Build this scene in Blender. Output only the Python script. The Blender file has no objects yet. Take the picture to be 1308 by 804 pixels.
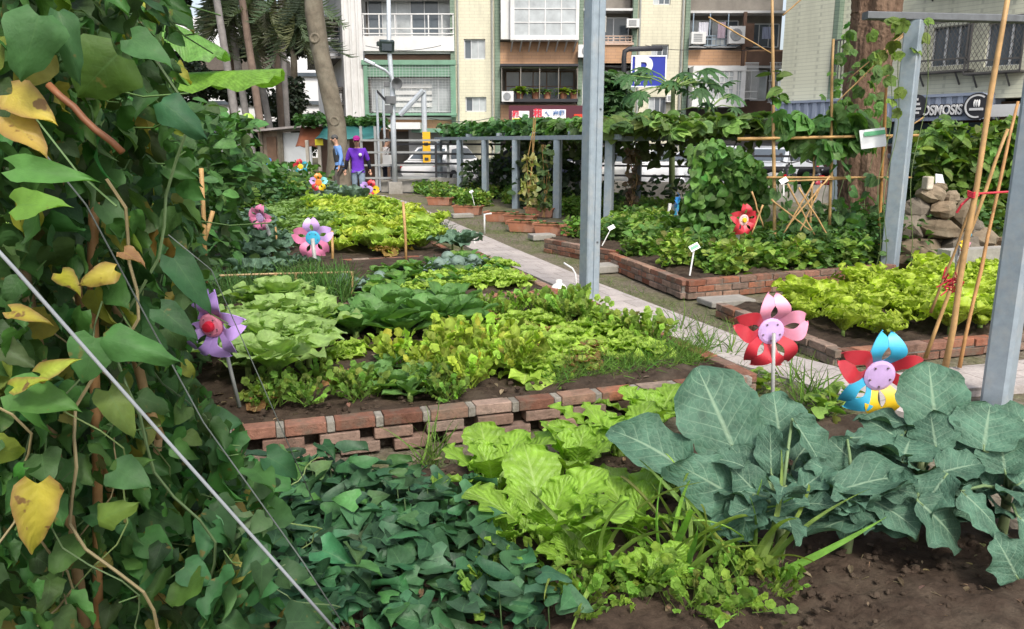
import bpy, math, random
import numpy as np
from mathutils import Vector, Matrix
random.seed(7); RNG = np.random.default_rng(7)
R = math.radians
SC = bpy.context.scene
COL = SC.collection
# ------------------------------------------------------------------ camera model
PITCH = R(12.5); CAMH = 1.6; FPX = 1000.0; PW, PH = 1308, 804
def ray(px, py):
    a = (px - PW/2)/FPX; b = (PH/2 - py)/FPX
    return (a, math.cos(PITCH) + b*math.sin(PITCH), -math.sin(PITCH) + b*math.cos(PITCH))
def G(px, py, z=0.0):
    d = ray(px, py); t = (z - CAMH)/d[2]
    return Vector((d[0]*t, d[1]*t, z))
def P(px, py, Y):
    d = ray(px, py); t = Y/d[1]
    return Vector((d[0]*t, Y, CAMH + d[2]*t))
# ------------------------------------------------------------------ object helpers
def tag(o, label=None, cat=None, group=None, kind=None):
    if label: o['label'] = label
    if cat: o['category'] = cat
    if group: o['group'] = group
    if kind: o['kind'] = kind
    return o
def thing(name, label, cat, loc=(0,0,0), rz=0.0, group=None):
    o = bpy.data.objects.new(name, None); o.empty_display_size = 0.1
    COL.objects.link(o); o.location = loc; o.rotation_euler = (0,0,rz)
    return tag(o, label, cat, group)
def dup(o, parent=None):
    c = o.copy(); COL.objects.link(c)
    if parent is not None: c.parent = parent
    for ch in list(KIDS.get(o.name, [])):
        k = dup(ch, c); KIDS.setdefault(c.name, []).append(k)
    return c
KIDS = {}
def place(proto, used, loc, rz=0.0, s=1.0, label=None, group=None):
    """first call moves the prototype itself, later calls copy it with its parts"""
    o = proto if proto.name not in used else dup(proto)
    used.add(proto.name); used.add(o.name)
    o.location = loc; o.rotation_euler = (o.rotation_euler[0], o.rotation_euler[1], rz)
    o.scale = (s, s, s)
    if label: o['label'] = label
    if group: o['group'] = group
    return o
class MB:
    def __init__(s): s.V=[]; s.L=[]; s.T=[]; s.U=[]; s.C=[]; s.M=[]; s.n=0
    def add(s, v, faces, col=(1,1,1), uv=None, mi=0):
        v = np.asarray(v, float).reshape(-1,3); k = len(v)
        s.V.append(v); s.L.append(np.array([i + s.n for f in faces for i in f], int))
        s.T.append(np.array([len(f) for f in faces], int)); s.M.append(np.full(len(faces), mi, int))
        s.U.append(np.zeros((k,2)) if uv is None else np.asarray(uv, float))
        c = np.asarray(col, float)
        s.C.append(np.tile(c[:3], (k,1)) if c.ndim == 1 else c); s.n += k
        return s
    def box(s, c, size, rz=0.0, col=(1,1,1), mi=0, tilt=None):
        x,y,z = [d/2.0 for d in size]
        v = np.array([(-x,-y,-z),(x,-y,-z),(x,y,-z),(-x,y,-z),(-x,-y,z),(x,-y,z),(x,y,z),(-x,y,z)])
        m = Matrix.Rotation(rz,3,'Z')
        if tilt: m = m @ Matrix.Rotation(tilt[0],3,'X') @ Matrix.Rotation(tilt[1],3,'Y')
        v = v @ np.array(m).T + np.array(c)
        return s.add(v, BOXF, col, mi=mi)
    def bx(s, x0, x1, y0, y1, z0, z1, col=(1,1,1), mi=0):
        return s.box(((x0+x1)/2,(y0+y1)/2,(z0+z1)/2), (abs(x1-x0),abs(y1-y0),abs(z1-z0)), 0, col, mi)
    def bar(s, a, b, w, h=None, col=(1,1,1), mi=0, up=(0,0,1), ch=0.0):
        a = Vector(a); b = Vector(b); h = h or w
        d = (b-a).normalized(); u = Vector(up)
        if abs(d.dot(u)) > 0.98: u = Vector((0,1,0))
        x = d.cross(u).normalized(); u = x.cross(d)
        if ch <= 0:
            prof = [(-w/2,-h/2),(w/2,-h/2),(w/2,h/2),(-w/2,h/2)]
        else:
            prof = [(-w/2+ch,-h/2),(w/2-ch,-h/2),(w/2,-h/2+ch),(w/2,h/2-ch),(w/2-ch,h/2),(-w/2+ch,h/2),(-w/2,h/2-ch),(-w/2,-h/2+ch)]
        n = len(prof)
        v = [p + x*q[0] + u*q[1] for p in (a,b) for q in prof]
        f = [(i,(i+1)%n,n+(i+1)%n,n+i) for i in range(n)] + [tuple(range(n))[::-1], tuple(range(n,2*n))]
        return s.add(v, f, col, mi=mi)
    def tube(s, pts, rad, n=6, col=(1,1,1), mi=0, cap=True, vs=None):
        pts = [Vector(p) for p in pts]; k = len(pts)
        rad = [rad]*k if np.isscalar(rad) else list(rad)
        V=[]; U=[]; up = None; acc = 0
        for i,p in enumerate(pts):
            d = (pts[min(i+1,k-1)] - pts[max(i-1,0)]).normalized()
            if up is None:
                up = Vector((0,0,1)) if abs(d.z) < 0.9 else Vector((1,0,0))
            x = d.cross(up)
            if x.length < 1e-4: x = d.cross(Vector((0,1,0)))
            x.normalize(); up = x.cross(d)
            if i: acc += (p-pts[i-1]).length
            for j in range(n):
                a = 2*math.pi*j/n
                V.append(p + (x*math.cos(a) + up*math.sin(a))*rad[i]); U.append((j/n, acc))
        f = [(i*n+j, i*n+(j+1)%n, (i+1)*n+(j+1)%n, (i+1)*n+j) for i in range(k-1) for j in range(n)]
        if cap: f += [tuple(range(n))[::-1], tuple(range((k-1)*n, k*n))]
        return s.add(V, f, col, U, mi)
    def lathe(s, c, prof, n=16, col=(1,1,1), mi=0, axis='z'):
        V=[]
        for r,z in prof:
            for j in range(n):
                a = 2*math.pi*j/n; q = (r*math.cos(a), r*math.sin(a), z)
                if axis == 'y': q = (q[0], q[2], q[1])
                if axis == 'x': q = (q[2], q[0], q[1])
                V.append((c[0]+q[0], c[1]+q[1], c[2]+q[2]))
        k = len(prof)
        f = [(i*n+j, i*n+(j+1)%n, (i+1)*n+(j+1)%n, (i+1)*n+j) for i in range(k-1) for j in range(n)]
        f += [tuple(range(n))[::-1], tuple(range((k-1)*n, k*n))]
        return s.add(V, f, col, mi=mi)
    def ball(s, c, r, n=10, m=7, col=(1,1,1), mi=0, noise=0.0):
        r = (r,r,r) if np.isscalar(r) else r
        V=[]
        for i in range(m+1):
            t = math.pi*i/m
            for j in range(n):
                a = 2*math.pi*j/n; k = 1 + (random.uniform(-noise,noise) if 0<i<m else 0)
                V.append((c[0]+k*r[0]*math.sin(t)*math.cos(a), c[1]+k*r[1]*math.sin(t)*math.sin(a), c[2]+k*r[2]*math.cos(t)))
        f = [(i*n+j, (i+1)*n+j, (i+1)*n+(j+1)%n, i*n+(j+1)%n) for i in range(m) for j in range(n)]
        return s.add(V, f, col, mi=mi)
    def inst(s, T, pos, d, up, scale, col, mi=0):
        """many copies of leaf template T (verts, quads, uv) put into this one mesh"""
        tv, tf, tu = T
        pos = np.asarray(pos,float).reshape(-1,3); K = len(pos)
        if K == 0: return s
        d = np.broadcast_to(np.asarray(d,float),(K,3)); up = np.broadcast_to(np.asarray(up,float),(K,3))
        y = d/np.maximum(np.linalg.norm(d,axis=1,keepdims=True),1e-9)
        z = up - (up*y).sum(1,keepdims=True)*y
        nz = np.linalg.norm(z,axis=1,keepdims=True)
        bad = nz[:,0] < 1e-3
        z = np.where(bad[:,None], np.cross(y, np.array([1.0,0.2,0])), z)
        z = z/np.maximum(np.linalg.norm(z,axis=1,keepdims=True),1e-9)
        x = np.cross(y,z)
        sc = np.broadcast_to(np.asarray(scale,float),(K,))[:,None,None]
        v = (x[:,None,:]*tv[None,:,0:1] + y[:,None,:]*tv[None,:,1:2] + z[:,None,:]*tv[None,:,2:3])*sc + pos[:,None,:]
        n = len(tv); v = v.reshape(-1,3)
        L = (tf[None] + (np.arange(K)*n)[:,None,None] + s.n).reshape(-1)
        col = np.broadcast_to(np.asarray(col,float),(K,3))
        s.V.append(v); s.L.append(L); s.T.append(np.full(K*len(tf), tf.shape[1], int)); s.M.append(np.full(K*len(tf), mi, int))
        s.U.append(np.tile(tu,(K,1))); s.C.append(np.repeat(col, n, axis=0)); s.n += len(v)
        return s
    def mesh(s, name, off=None, smooth=False):
        me = bpy.data.meshes.new(name)
        V = np.concatenate(s.V)
        if off is not None: V = V - np.array(off)
        L = np.concatenate(s.L); T = np.concatenate(s.T); U = np.concatenate(s.U); C = np.concatenate(s.C); M = np.concatenate(s.M)
        me.vertices.add(len(V)); me.vertices.foreach_set('co', V.astype(np.float32).ravel())
        me.loops.add(len(L)); me.loops.foreach_set('vertex_index', L.astype(np.int32))
        me.polygons.add(len(T)); st = np.concatenate(([0], np.cumsum(T)[:-1]))
        me.polygons.foreach_set('loop_start', st.astype(np.int32))
        me.polygons.foreach_set('material_index', M.astype(np.int32))
        me.polygons.foreach_set('use_smooth', np.full(len(T), smooth, bool))
        me.update(calc_edges=True)
        uv = me.uv_layers.new(name='UVMap'); uv.data.foreach_set('uv', U[L].astype(np.float32).ravel())
        ca = me.color_attributes.new('Col','FLOAT_COLOR','POINT')
        ca.data.foreach_set('color', np.concatenate([C, np.ones((len(C),1))],1).astype(np.float32).ravel())
        return me
    def build(s, name, mats, parent=None, smooth=False, local=False):
        if s.n == 0: return None
        off = None
        if parent is not None and not local: off = WLOC[parent.name] if parent.name in WLOC else tuple(parent.location)
        me = s.mesh(name, off, smooth)
        for m in (mats if isinstance(mats,(list,tuple)) else [mats]): me.materials.append(m)
        o = bpy.data.objects.new(name, me); COL.objects.link(o)
        if parent is not None:
            o.parent = parent; KIDS.setdefault(parent.name, []).append(o)
            WLOC[o.name] = off if off is not None else (0,0,0)
        return o
WLOC = {}
BOXF = [(0,3,2,1),(4,5,6,7),(0,1,5,4),(1,2,6,5),(2,3,7,6),(3,0,4,7)]
# ------------------------------------------------------------------ materials
def nodes(name):
    m = bpy.data.materials.new(name); m.use_nodes = True
    nt = m.node_tree; nt.nodes.clear()
    out = nt.nodes.new('ShaderNodeOutputMaterial')
    def N(t, **kw):
        n = nt.nodes.new(t)
        for k,v in kw.items():
            if k.startswith('i_'):
                key = k[2:]; key = int(key) if key.isdigit() else key.replace('_',' ')
                n.inputs[key].default_value = v
            else: setattr(n,k,v)
        return n
    return m, nt, N, nt.links.new, out
def mth(N, L, op, a, b=None, c=None, clamp=False):
    n = N('ShaderNodeMath', operation=op); n.use_clamp = clamp
    for i,x in enumerate((a,b,c)):
        if x is None: continue
        if isinstance(x,(int,float)): n.inputs[i].default_value = x
        else: L(x, n.inputs[i])
    return n.outputs[0]
def mixc(N, L, fac, a, b, mode='MIX'):
    n = N('ShaderNodeMix', data_type='RGBA', blend_type=mode)
    for i,x in ((0,fac),(6,a),(7,b)):
        if isinstance(x,(int,float)): n.inputs[i].default_value = x
        elif isinstance(x,tuple): n.inputs[i].default_value = (*x[:3],1)
        else: L(x, n.inputs[i])
    return n.outputs[2]
def ramp(N, L, fac, stops):
    n = N('ShaderNodeValToRGB'); e = n.color_ramp.elements
    while len(e) < len(stops): e.new(0.5)
    for q,(p,c) in zip(e, stops): q.position = p; q.color = (*c[:3],1) if isinstance(c,tuple) else (c,c,c,1)
    L(fac, n.inputs[0]); return n.outputs[0]
MATS = {}
def mat(name, col, rough=0.6, metal=0.0, var=0.25, vs=6.0, bump=0.0, bs=40.0, spec=0.4, vcol=False, dirt=None, coat=0.0, st=None):
    """noise-varied paint / stone / metal; vcol multiplies by the per-piece colour stored on the mesh"""
    if name in MATS: return MATS[name]
    m, nt, N, L, out = nodes(name)
    p = N('ShaderNodeBsdfPrincipled', i_Roughness=rough, i_Metallic=metal); p.inputs['Specular IOR Level'].default_value = spec
    p.inputs['Coat Weight'].default_value = coat
    tc = N('ShaderNodeTexCoord'); co = tc.outputs['Object']
    if st: mp_ = N('ShaderNodeMapping'); mp_.inputs['Scale'].default_value = st; L(co, mp_.inputs[0]); co = mp_.outputs[0]
    nz = N('ShaderNodeTexNoise', i_Scale=vs, i_Detail=6.0, i_Roughness=0.65); L(co, nz.inputs['Vector'])
    f = ramp(N, L, nz.outputs['Fac'], [(0.3, 1-var),(0.7, 1+var*0.5)])
    base = (*col[:3],1)
    if vcol:
        at = N('ShaderNodeAttribute', attribute_name='Col'); c = mixc(N, L, 1.0, at.outputs['Color'], col, 'MULTIPLY')
    else:
        rg = N('ShaderNodeRGB'); rg.outputs[0].default_value = base; c = rg.outputs[0]
    c = mixc(N, L, 1.0, c, f, 'MULTIPLY')
    if dirt:
        n2 = N('ShaderNodeTexNoise', i_Scale=vs*0.35, i_Detail=8.0, i_Roughness=0.7); L(co, n2.inputs['Vector'])
        c = mixc(N, L, ramp(N, L, n2.outputs['Fac'], [(0.48,0.0),(0.68,dirt[3])]), c, tuple(dirt[:3]))
    L(c, p.inputs['Base Color'])
    if bump:
        n3 = N('ShaderNodeTexNoise', i_Scale=bs, i_Detail=5.0, i_Roughness=0.6); L(co, n3.inputs['Vector'])
        b = N('ShaderNodeBump', i_Strength=bump, i_Distance=0.05 if st else 0.01); L(n3.outputs['Fac'], b.inputs['Height']); L(b.outputs[0], p.inputs['Normal'])
    L(p.outputs[0], out.inputs[0]); MATS[name] = m
    return m
def leafmat(name, vein=(0.35,0.45,0.2), vs=0.35, nside=7, rough=0.5, trans=0.25, midw=0.07, quilt=0.25, edge=None, spec=0.35, netb=0.5, spots=None):
    if name in MATS: return MATS[name]
    m, nt, N, L, out = nodes(name)
    p = N('ShaderNodeBsdfPrincipled', i_Roughness=rough); p.inputs['Specular IOR Level'].default_value = spec
    at = N('ShaderNodeAttribute', attribute_name='Col')
    uv = N('ShaderNodeUVMap'); sp = N('ShaderNodeSeparateXYZ'); L(uv.outputs[0], sp.inputs[0])
    u = mth(N,L,'ABSOLUTE', mth(N,L,'MULTIPLY', mth(N,L,'SUBTRACT', sp.outputs[0], 0.5), 2.0)); v = sp.outputs[1]
    wid = mth(N,L,'MULTIPLY', mth(N,L,'SUBTRACT', 1.15, v), midw)
    mid = mth(N,L,'SUBTRACT', 1.0, mth(N,L,'DIVIDE', u, wid), clamp=True)
    mid = mth(N,L,'POWER', mid, 0.6)
    ph = mth(N,L,'FRACT', mth(N,L,'MULTIPLY', mth(N,L,'SUBTRACT', v, mth(N,L,'MULTIPLY', u, 0.33)), float(nside)))
    sd = mth(N,L,'ABSOLUTE', mth(N,L,'SUBTRACT', ph, 0.5))
    side = mth(N,L,'SUBTRACT', 1.0, mth(N,L,'MULTIPLY', sd, 15.0), clamp=True)
    side = mth(N,L,'MULTIPLY', side, mth(N,L,'SUBTRACT', 0.75, mth(N,L,'MULTIPLY', u, 0.6), clamp=True))
    vo = N('ShaderNodeTexVoronoi', feature='DISTANCE_TO_EDGE', i_Scale=13.0); L(uv.outputs[0], vo.inputs['Vector'])
    net = mth(N,L,'SUBTRACT', 1.0, mth(N,L,'MULTIPLY', vo.outputs['Distance'], 16.0), clamp=True)
    veins = mth(N,L,'MULTIPLY', mth(N,L,'MAXIMUM', mth(N,L,'MAXIMUM', mid, side), mth(N,L,'MULTIPLY', net, 0.28)), vs, clamp=True)
    tc = N('ShaderNodeTexCoord')
    nz = N('ShaderNodeTexNoise', i_Scale=14.0, i_Detail=4.0, i_Roughness=0.6); L(tc.outputs['Object'], nz.inputs['Vector'])
    f = ramp(N, L, nz.outputs['Fac'], [(0.28,0.62),(0.72,1.35)])
    c = mixc(N,L,1.0, at.outputs['Color'], f, 'MULTIPLY')
    if edge: c = mixc(N,L, mth(N,L,'MULTIPLY', mth(N,L,'POWER', u, 2.5), edge[3], clamp=True), c, tuple(edge[:3]))
    c = mixc(N,L, veins, c, vein)
    if spots:
        n4 = N('ShaderNodeTexNoise', i_Scale=spots[4], i_Detail=3.0, i_Roughness=0.55); L(tc.outputs['Object'], n4.inputs['Vector'])
        c = mixc(N,L, ramp(N,L,n4.outputs['Fac'],[(spots[3],0.0),(spots[3]+0.05,0.9)]), c, tuple(spots[:3]))
    L(c, p.inputs['Base Color'])
    hb = mth(N,L,'ADD', mth(N,L,'ADD', mth(N,L,'MULTIPLY', sd, quilt), mth(N,L,'MULTIPLY', vo.outputs['Distance'], netb)), mth(N,L,'MULTIPLY', nz.outputs['Fac'], 0.35))
    b = N('ShaderNodeBump', i_Strength=0.7, i_Distance=0.012); L(hb, b.inputs['Height']); L(b.outputs[0], p.inputs['Normal'])
    tr = N('ShaderNodeBsdfTranslucent'); c2 = mixc(N,L,1.0,c,(1.35,1.5,0.55),'MULTIPLY'); L(c2, tr.inputs[0])
    mx = N('ShaderNodeMixShader', i_0=trans); L(p.outputs[0], mx.inputs[1]); L(tr.outputs[0], mx.inputs[2])
    L(mx.outputs[0], out.inputs[0]); MATS[name] = m
    return m
# ------------------------------------------------------------------ leaf templates
def leafT(wf, L=1.0, W=0.5, nu=4, nv=6, droop=0.3, cup=0.15, wave=0.0, wn=4, heart=0.0, rag=0.0, pet=0.0, seed=0, twist=0.0):
    """leaf along +Y from its base, normal +Z. wf(v) half width 0..1; heart pulls the base lobes back; wave ripples the rim"""
    rs = np.random.default_rng(seed)
    us = np.linspace(-1,1,2*nu+1); tt_ = np.linspace(0,1,nv+1); vsv = tt_-0.55*np.sin(2*np.pi*tt_)/(2*np.pi); V=[]; U=[]
    ph = rs.uniform(0,6.28,4); ra = rs.uniform(-rag,rag,(nv+1,2))
    for i,v in enumerate(vsv):
        for u in us:
            sgn = 0 if u < 0 else 1
            w = max(wf(v),0.015)*W*(1 + ra[i,sgn]*abs(u))
            x = u*w; y = v*L - heart*L*abs(u)**1.3*(1-v)**2
            z = cup*W*abs(u)**1.6*(1 if v < 0.97 else 0.5) - droop*L*v*v
            z += wave*W*abs(u)**2*math.sin(wn*6.28*v + ph[sgn] + 1.3*u)
            x += wave*0.4*W*abs(u)**3*math.sin(wn*6.28*v*1.3 + ph[2+sgn])*(1 if u>0 else -1)
            if droop: y -= 0.25*droop*L*v**3
            if twist: z += twist*W*u*v
            V.append((x, y + pet, z)); U.append((u*0.5+0.5, v))
    n = 2*nu+1
    F = [(i*n+j, i*n+j+1, (i+1)*n+j+1, (i+1)*n+j) for i in range(nv) for j in range(2*nu)]
    return (np.array(V), np.array(F), np.array(U))
def w_heart(v):
    t=max(0,(v-.2)/.8); return (.45+.55*math.sin(min(v/.2,1)*math.pi/2))*(1-t)**.82*(1+.30*t)
def w_oval(v): return math.sin(math.pi*min(1,0.04+0.96*v)**0.9)**0.7
def w_ovate(v): return math.sin(math.pi*(0.03+0.97*v)**0.68)**0.8 if v<1 else 0
def w_spoon(v): return (0.1 + 0.9*max(0,math.sin(math.pi*min(1,max(0,(v-0.3)/0.7))**0.75))**0.55) if v<0.995 else 0.12
def w_mustard(v): return (0.13+0.87*min(1,max(0,(v-0.18)/0.5))**1.2)*(1-max(0,(v-0.72)/0.28)**2.6*0.85)
def w_blade(v): return 1-v**2.2*0.97
def w_fan(v): return (0.18+0.82*min(1,v/0.8)**1.3)*(1-max(0,(v-0.8)/0.2)**2*0.7)
def multi(Ts):
    V=[];F=[];U=[];n=0
    for t in Ts:
        V.append(t[0]);F.append(t[1]+n);U.append(t[2]);n+=len(t[0])
    return (np.concatenate(V),np.concatenate(F),np.concatenate(U))
def rotT(T, rz=0, rx=0, s=1.0, t=(0,0,0)):
    m = np.array(Matrix.Rotation(rz,3,'Z') @ Matrix.Rotation(rx,3,'X'))
    return (T[0]@m.T*s + np.array(t), T[1], T[2])
def rvec(K, zlo=-0.3, zhi=0.6):
    a = RNG.uniform(0,2*np.pi,K); z = RNG.uniform(zlo,zhi,K)
    return np.stack([np.cos(a),np.sin(a),z],1)
def cols(K, base, dv=0.25, dh=0.12):
    """per-leaf real colour differences (age of the leaf)"""
    b = np.asarray(base,float); g = RNG.normal(1,dv,(K,1)).clip(0.5,1.7); h = RNG.normal(1,dh,(K,3)).clip(0.6,1.5)
    return (b*g*h).clip(0.004,0.85)
def scatter(mb, Ts, pos, d, up, s0, s1, base, dv=0.22, dh=0.1, mi=0):
    pos = np.asarray(pos,float); K = len(pos); ch = RNG.integers(0,len(Ts),K)
    sc = RNG.uniform(s0,s1,K); C = cols(K, base, dv, dh) if np.ndim(base)==1 else np.asarray(base)
    d = np.broadcast_to(np.asarray(d,float),(K,3)); up = np.broadcast_to(np.asarray(up,float),(K,3))
    for i,T in enumerate(Ts):
        q = ch == i
        if q.any(): mb.inst(T, pos[q], d[q], up[q], sc[q], C[q], mi)
def inpoly(x, y, poly):
    c = False; j = len(poly)-1
    for i in range(len(poly)):
        xi,yi = poly[i][0],poly[i][1]; xj,yj = poly[j][0],poly[j][1]
        if (yi>y) != (yj>y) and x < (xj-xi)*(y-yi)/(yj-yi)+xi: c = not c
        j = i
    return c
def fill(poly, sp, jit=0.35, ang=0.3):
    """planting spots in rows inside a ground polygon"""
    xs=[p[0] for p in poly]; ys=[p[1] for p in poly]; cx=(min(xs)+max(xs))/2; cy=(min(ys)+max(ys))/2
    r = max(max(xs)-min(xs),max(ys)-min(ys)); n=int(r/sp)+2; out=[]
    for i in range(-n,n+1):
        for j in range(-n,n+1):
            a=(i+0.5*(j%2))*sp+random.uniform(-jit,jit)*sp; b=j*sp*0.9+random.uniform(-jit,jit)*sp
            x=cx+a*math.cos(ang)-b*math.sin(ang); y=cy+a*math.sin(ang)+b*math.cos(ang)
            if inpoly(x,y,poly): out.append((x,y))
    return out
def NR(s,shape): return RNG.normal(0,s,shape).clip(-1.6*s,1.6*s)
def gpoly(pts, z=0.0): return [tuple(G(a,b,z)[:2]) for a,b in pts]
# ------------------------------------------------------------------ camera, sky, sun
cam = bpy.data.objects.new('camera', bpy.data.cameras.new('camera')); COL.objects.link(cam)
cam.location = (0,0,CAMH); cam.rotation_euler = (math.pi/2 - PITCH, 0, 0)
cam.data.sensor_width = 36.0; cam.data.lens = FPX/PW*36.0; cam.data.clip_start = 0.05; cam.data.clip_end = 900
SC.camera = cam
SUN_EL, SUN_AZ = R(50), math.atan2(0.32, -0.95)     # behind the camera, to its right
w = bpy.data.worlds.new('World'); SC.world = w; w.use_nodes = True
nt = w.node_tree; nt.nodes.clear()
wo = nt.nodes.new('ShaderNodeOutputWorld'); bg = nt.nodes.new('ShaderNodeBackground'); sky = nt.nodes.new('ShaderNodeTexSky')
sky.sky_type = 'NISHITA'; sky.sun_disc = False; sky.sun_elevation = SUN_EL; sky.sun_rotation = SUN_AZ
sky.air_density = 1.0; sky.dust_density = 4.0; sky.ozone_density = 1.0
hs = nt.nodes.new('ShaderNodeHueSaturation'); hs.inputs['Saturation'].default_value = 0.55
nt.links.new(sky.outputs[0], hs.inputs['Color']); nt.links.new(hs.outputs[0], bg.inputs[0]); bg.inputs[1].default_value = 0.15
nt.links.new(bg.outputs[0], wo.inputs[0])
sl = bpy.data.lights.new('sun','SUN'); sl.energy = 1.7; sl.angle = R(9.0); sl.color = (1.0,0.95,0.86)
so = bpy.data.objects.new('sun', sl); COL.objects.link(so)
so.rotation_euler = Vector((math.sin(SUN_AZ)*math.cos(SUN_EL), math.cos(SUN_AZ)*math.cos(SUN_EL), math.sin(SUN_EL))).to_track_quat('Z','Y').to_euler()
so.location = (5,-6,20)
vs_ = SC.view_settings; SC.display_settings.display_device = 'sRGB'
vs_.view_transform = 'Standard'; vs_.look = 'None'; vs_.gamma = 1.0; vs_.use_curve_mapping = False; vs_.exposure = 0.78
SC.cycles.max_bounces = 6; SC.cycles.diffuse_bounces = 3; SC.cycles.transmission_bounces = 4; SC.cycles.transparent_max_bounces = 8
SC.cycles.use_denoising = True
# ------------------------------------------------------------------ shared materials
M_soil = mat('soil', (0.056,0.039,0.028), 0.95, var=0.5, vs=12, bump=1.0, bs=42, spec=0.15, dirt=(0.115,0.09,0.065,0.6))
M_brick = mat('brick', (1,1,1), 0.9, var=0.35, vs=16, bump=0.8, bs=70, spec=0.15, vcol=True, dirt=(0.13,0.115,0.09,0.9))
M_steel = mat('galvanised_steel', (0.30,0.36,0.41), 0.5, metal=0.25, var=0.16, vs=14, bump=0.05, bs=30, spec=0.5, dirt=(0.42,0.42,0.40,0.55))
M_steel_dk = mat('weathered_steel', (0.14,0.15,0.16), 0.6, metal=0.2, var=0.3, vs=8)
M_bamboo = mat('bamboo', (0.42,0.28,0.13), 0.55, var=0.35, vs=10, vcol=True)
M_bark = mat('bark', (0.19,0.122,0.085), 0.95, var=0.6, vs=9, bump=1.0, bs=20, st=(1,1,0.16), spec=0.1, dirt=(0.28,0.2,0.14,0.5))
M_bark_grey = mat('grey_bark', (0.17,0.145,0.11), 0.95, var=0.4, vs=4, bump=0.9, bs=16, spec=0.1, dirt=(0.25,0.23,0.18,0.6))
M_stem = mat('green_stem', (0.19,0.27,0.10), 0.6, var=0.25, vs=12, vcol=True)
M_paint = mat('paint', (1,1,1), 0.45, var=0.06, vs=5, vcol=True)
M_white = mat('white_paint', (0.66,0.66,0.65), 0.5, var=0.12, vs=1.2, dirt=(0.45,0.43,0.40,0.5))
M_plastic = mat('coloured_plastic', (1,1,1), 0.42, var=0.16, vs=14, vcol=True, spec=0.5)
M_conc = mat('concrete', (0.33,0.31,0.28), 0.9, var=0.25, vs=5, bump=0.4, bs=45, spec=0.2, dirt=(0.15,0.14,0.11,0.6))
M_terra = mat('terracotta', (0.36,0.15,0.085), 0.85, var=0.25, vs=12, bump=0.3, bs=50, dirt=(0.3,0.24,0.2,0.5))
M_glass = mat('window_glass', (0.10,0.12,0.14), 0.12, var=0.35, vs=0.6, spec=0.6)
M_glass_pale = mat('curtained_glass', (0.42,0.45,0.46), 0.2, var=0.35, vs=1.2, spec=0.6)
M_dark = mat('dark_metal', (0.03,0.03,0.035), 0.5, var=0.2, vs=6)
M_black = mat('black_rubber', (0.015,0.015,0.016), 0.7, var=0.2, vs=9)
M_rope = mat('cord', (0.28,0.30,0.32), 0.6, var=0.1, vs=20)
M_red = mat('red_string', (0.55,0.03,0.05), 0.6, var=0.15, vs=20)
# leaves
L_vine = leafmat('vine_leaf', (0.085,0.18,0.06), 0.34, 5, 0.55, 0.30, 0.045, quilt=0.06, spec=0.25, netb=0.05, spots=(0.15,0.12,0.035,0.66,26.0))
L_pale = leafmat('pale_leaf', (0.36,0.48,0.14), 0.35, 7, 0.45, 0.3, 0.06)
L_must = leafmat('mustard_leaf', (0.42,0.56,0.20), 0.55, 9, 0.45, 0.3, 0.13, quilt=0.7, netb=0.5)
L_broc = leafmat('broccoli_leaf', (0.31,0.43,0.29), 0.58, 6, 0.62, 0.12, 0.085, quilt=0.3, spec=0.22)
L_pot = leafmat('sweet_potato_leaf', (0.11,0.23,0.10), 0.5, 5, 0.5, 0.2, 0.05, quilt=0.1, spec=0.3, netb=0.12)
L_lett = leafmat('lettuce_leaf', (0.62,0.68,0.28), 0.5, 6, 0.5, 0.32, 0.13, quilt=0.8)
L_small = leafmat('small_leaf', (0.2,0.3,0.08), 0.2, 4, 0.5, 0.28, 0.06)
# ------------------------------------------------------------------ ground
def ground_mat():
    m, nt, N, L, out = nodes('garden_ground')
    p = N('ShaderNodeBsdfPrincipled', i_Roughness=0.95); p.inputs['Specular IOR Level'].default_value = 0.15
    tc = N('ShaderNodeTexCoord')
    a = N('ShaderNodeTexNoise', i_Scale=1.1, i_Detail=8.0, i_Roughness=0.7); L(tc.outputs['Object'], a.inputs['Vector'])
    b = N('ShaderNodeTexNoise', i_Scale=26.0, i_Detail=6.0, i_Roughness=0.7); L(tc.outputs['Object'], b.inputs['Vector'])
    s = ramp(N,L,b.outputs['Fac'], [(0.3,(0.075,0.06,0.045)),(0.52,(0.16,0.135,0.10)),(0.72,(0.27,0.24,0.19))])
    g = ramp(N,L,b.outputs['Fac'], [(0.3,(0.045,0.06,0.02)),(0.7,(0.15,0.17,0.06))])
    f = ramp(N,L,a.outputs['Fac'], [(0.44,0.0),(0.62,0.75)])
    L(mixc(N,L,f,s,g), p.inputs['Base Color'])
    bm = N('ShaderNodeBump', i_Strength=0.9, i_Distance=0.02); L(b.outputs['Fac'], bm.inputs['Height']); L(bm.outputs[0], p.inputs['Normal'])
    L(p.outputs[0], out.inputs[0]); return m
mb = MB(); n = 40
xs = np.concatenate(([-300,-120,-50,-25],np.linspace(-14,14,41),[25,50,120,300])); ys = np.concatenate(([-60,-20],np.linspace(-6,30,50),[45,80,150,400]))
V = [(x,y,(0.012*math.sin(1.7*x+0.6*y)*math.sin(1.3*y) if abs(x)<14 and -6<y<30 else 0)-0.012) for y in ys for x in xs]
nx = len(xs); mb.add(V, [(j*nx+i,j*nx+i+1,(j+1)*nx+i+1,(j+1)*nx+i) for j in range(len(ys)-1) for i in range(nx-1)])
tag(mb.build('ground', ground_mat(), smooth=True), kind='structure')
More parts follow.
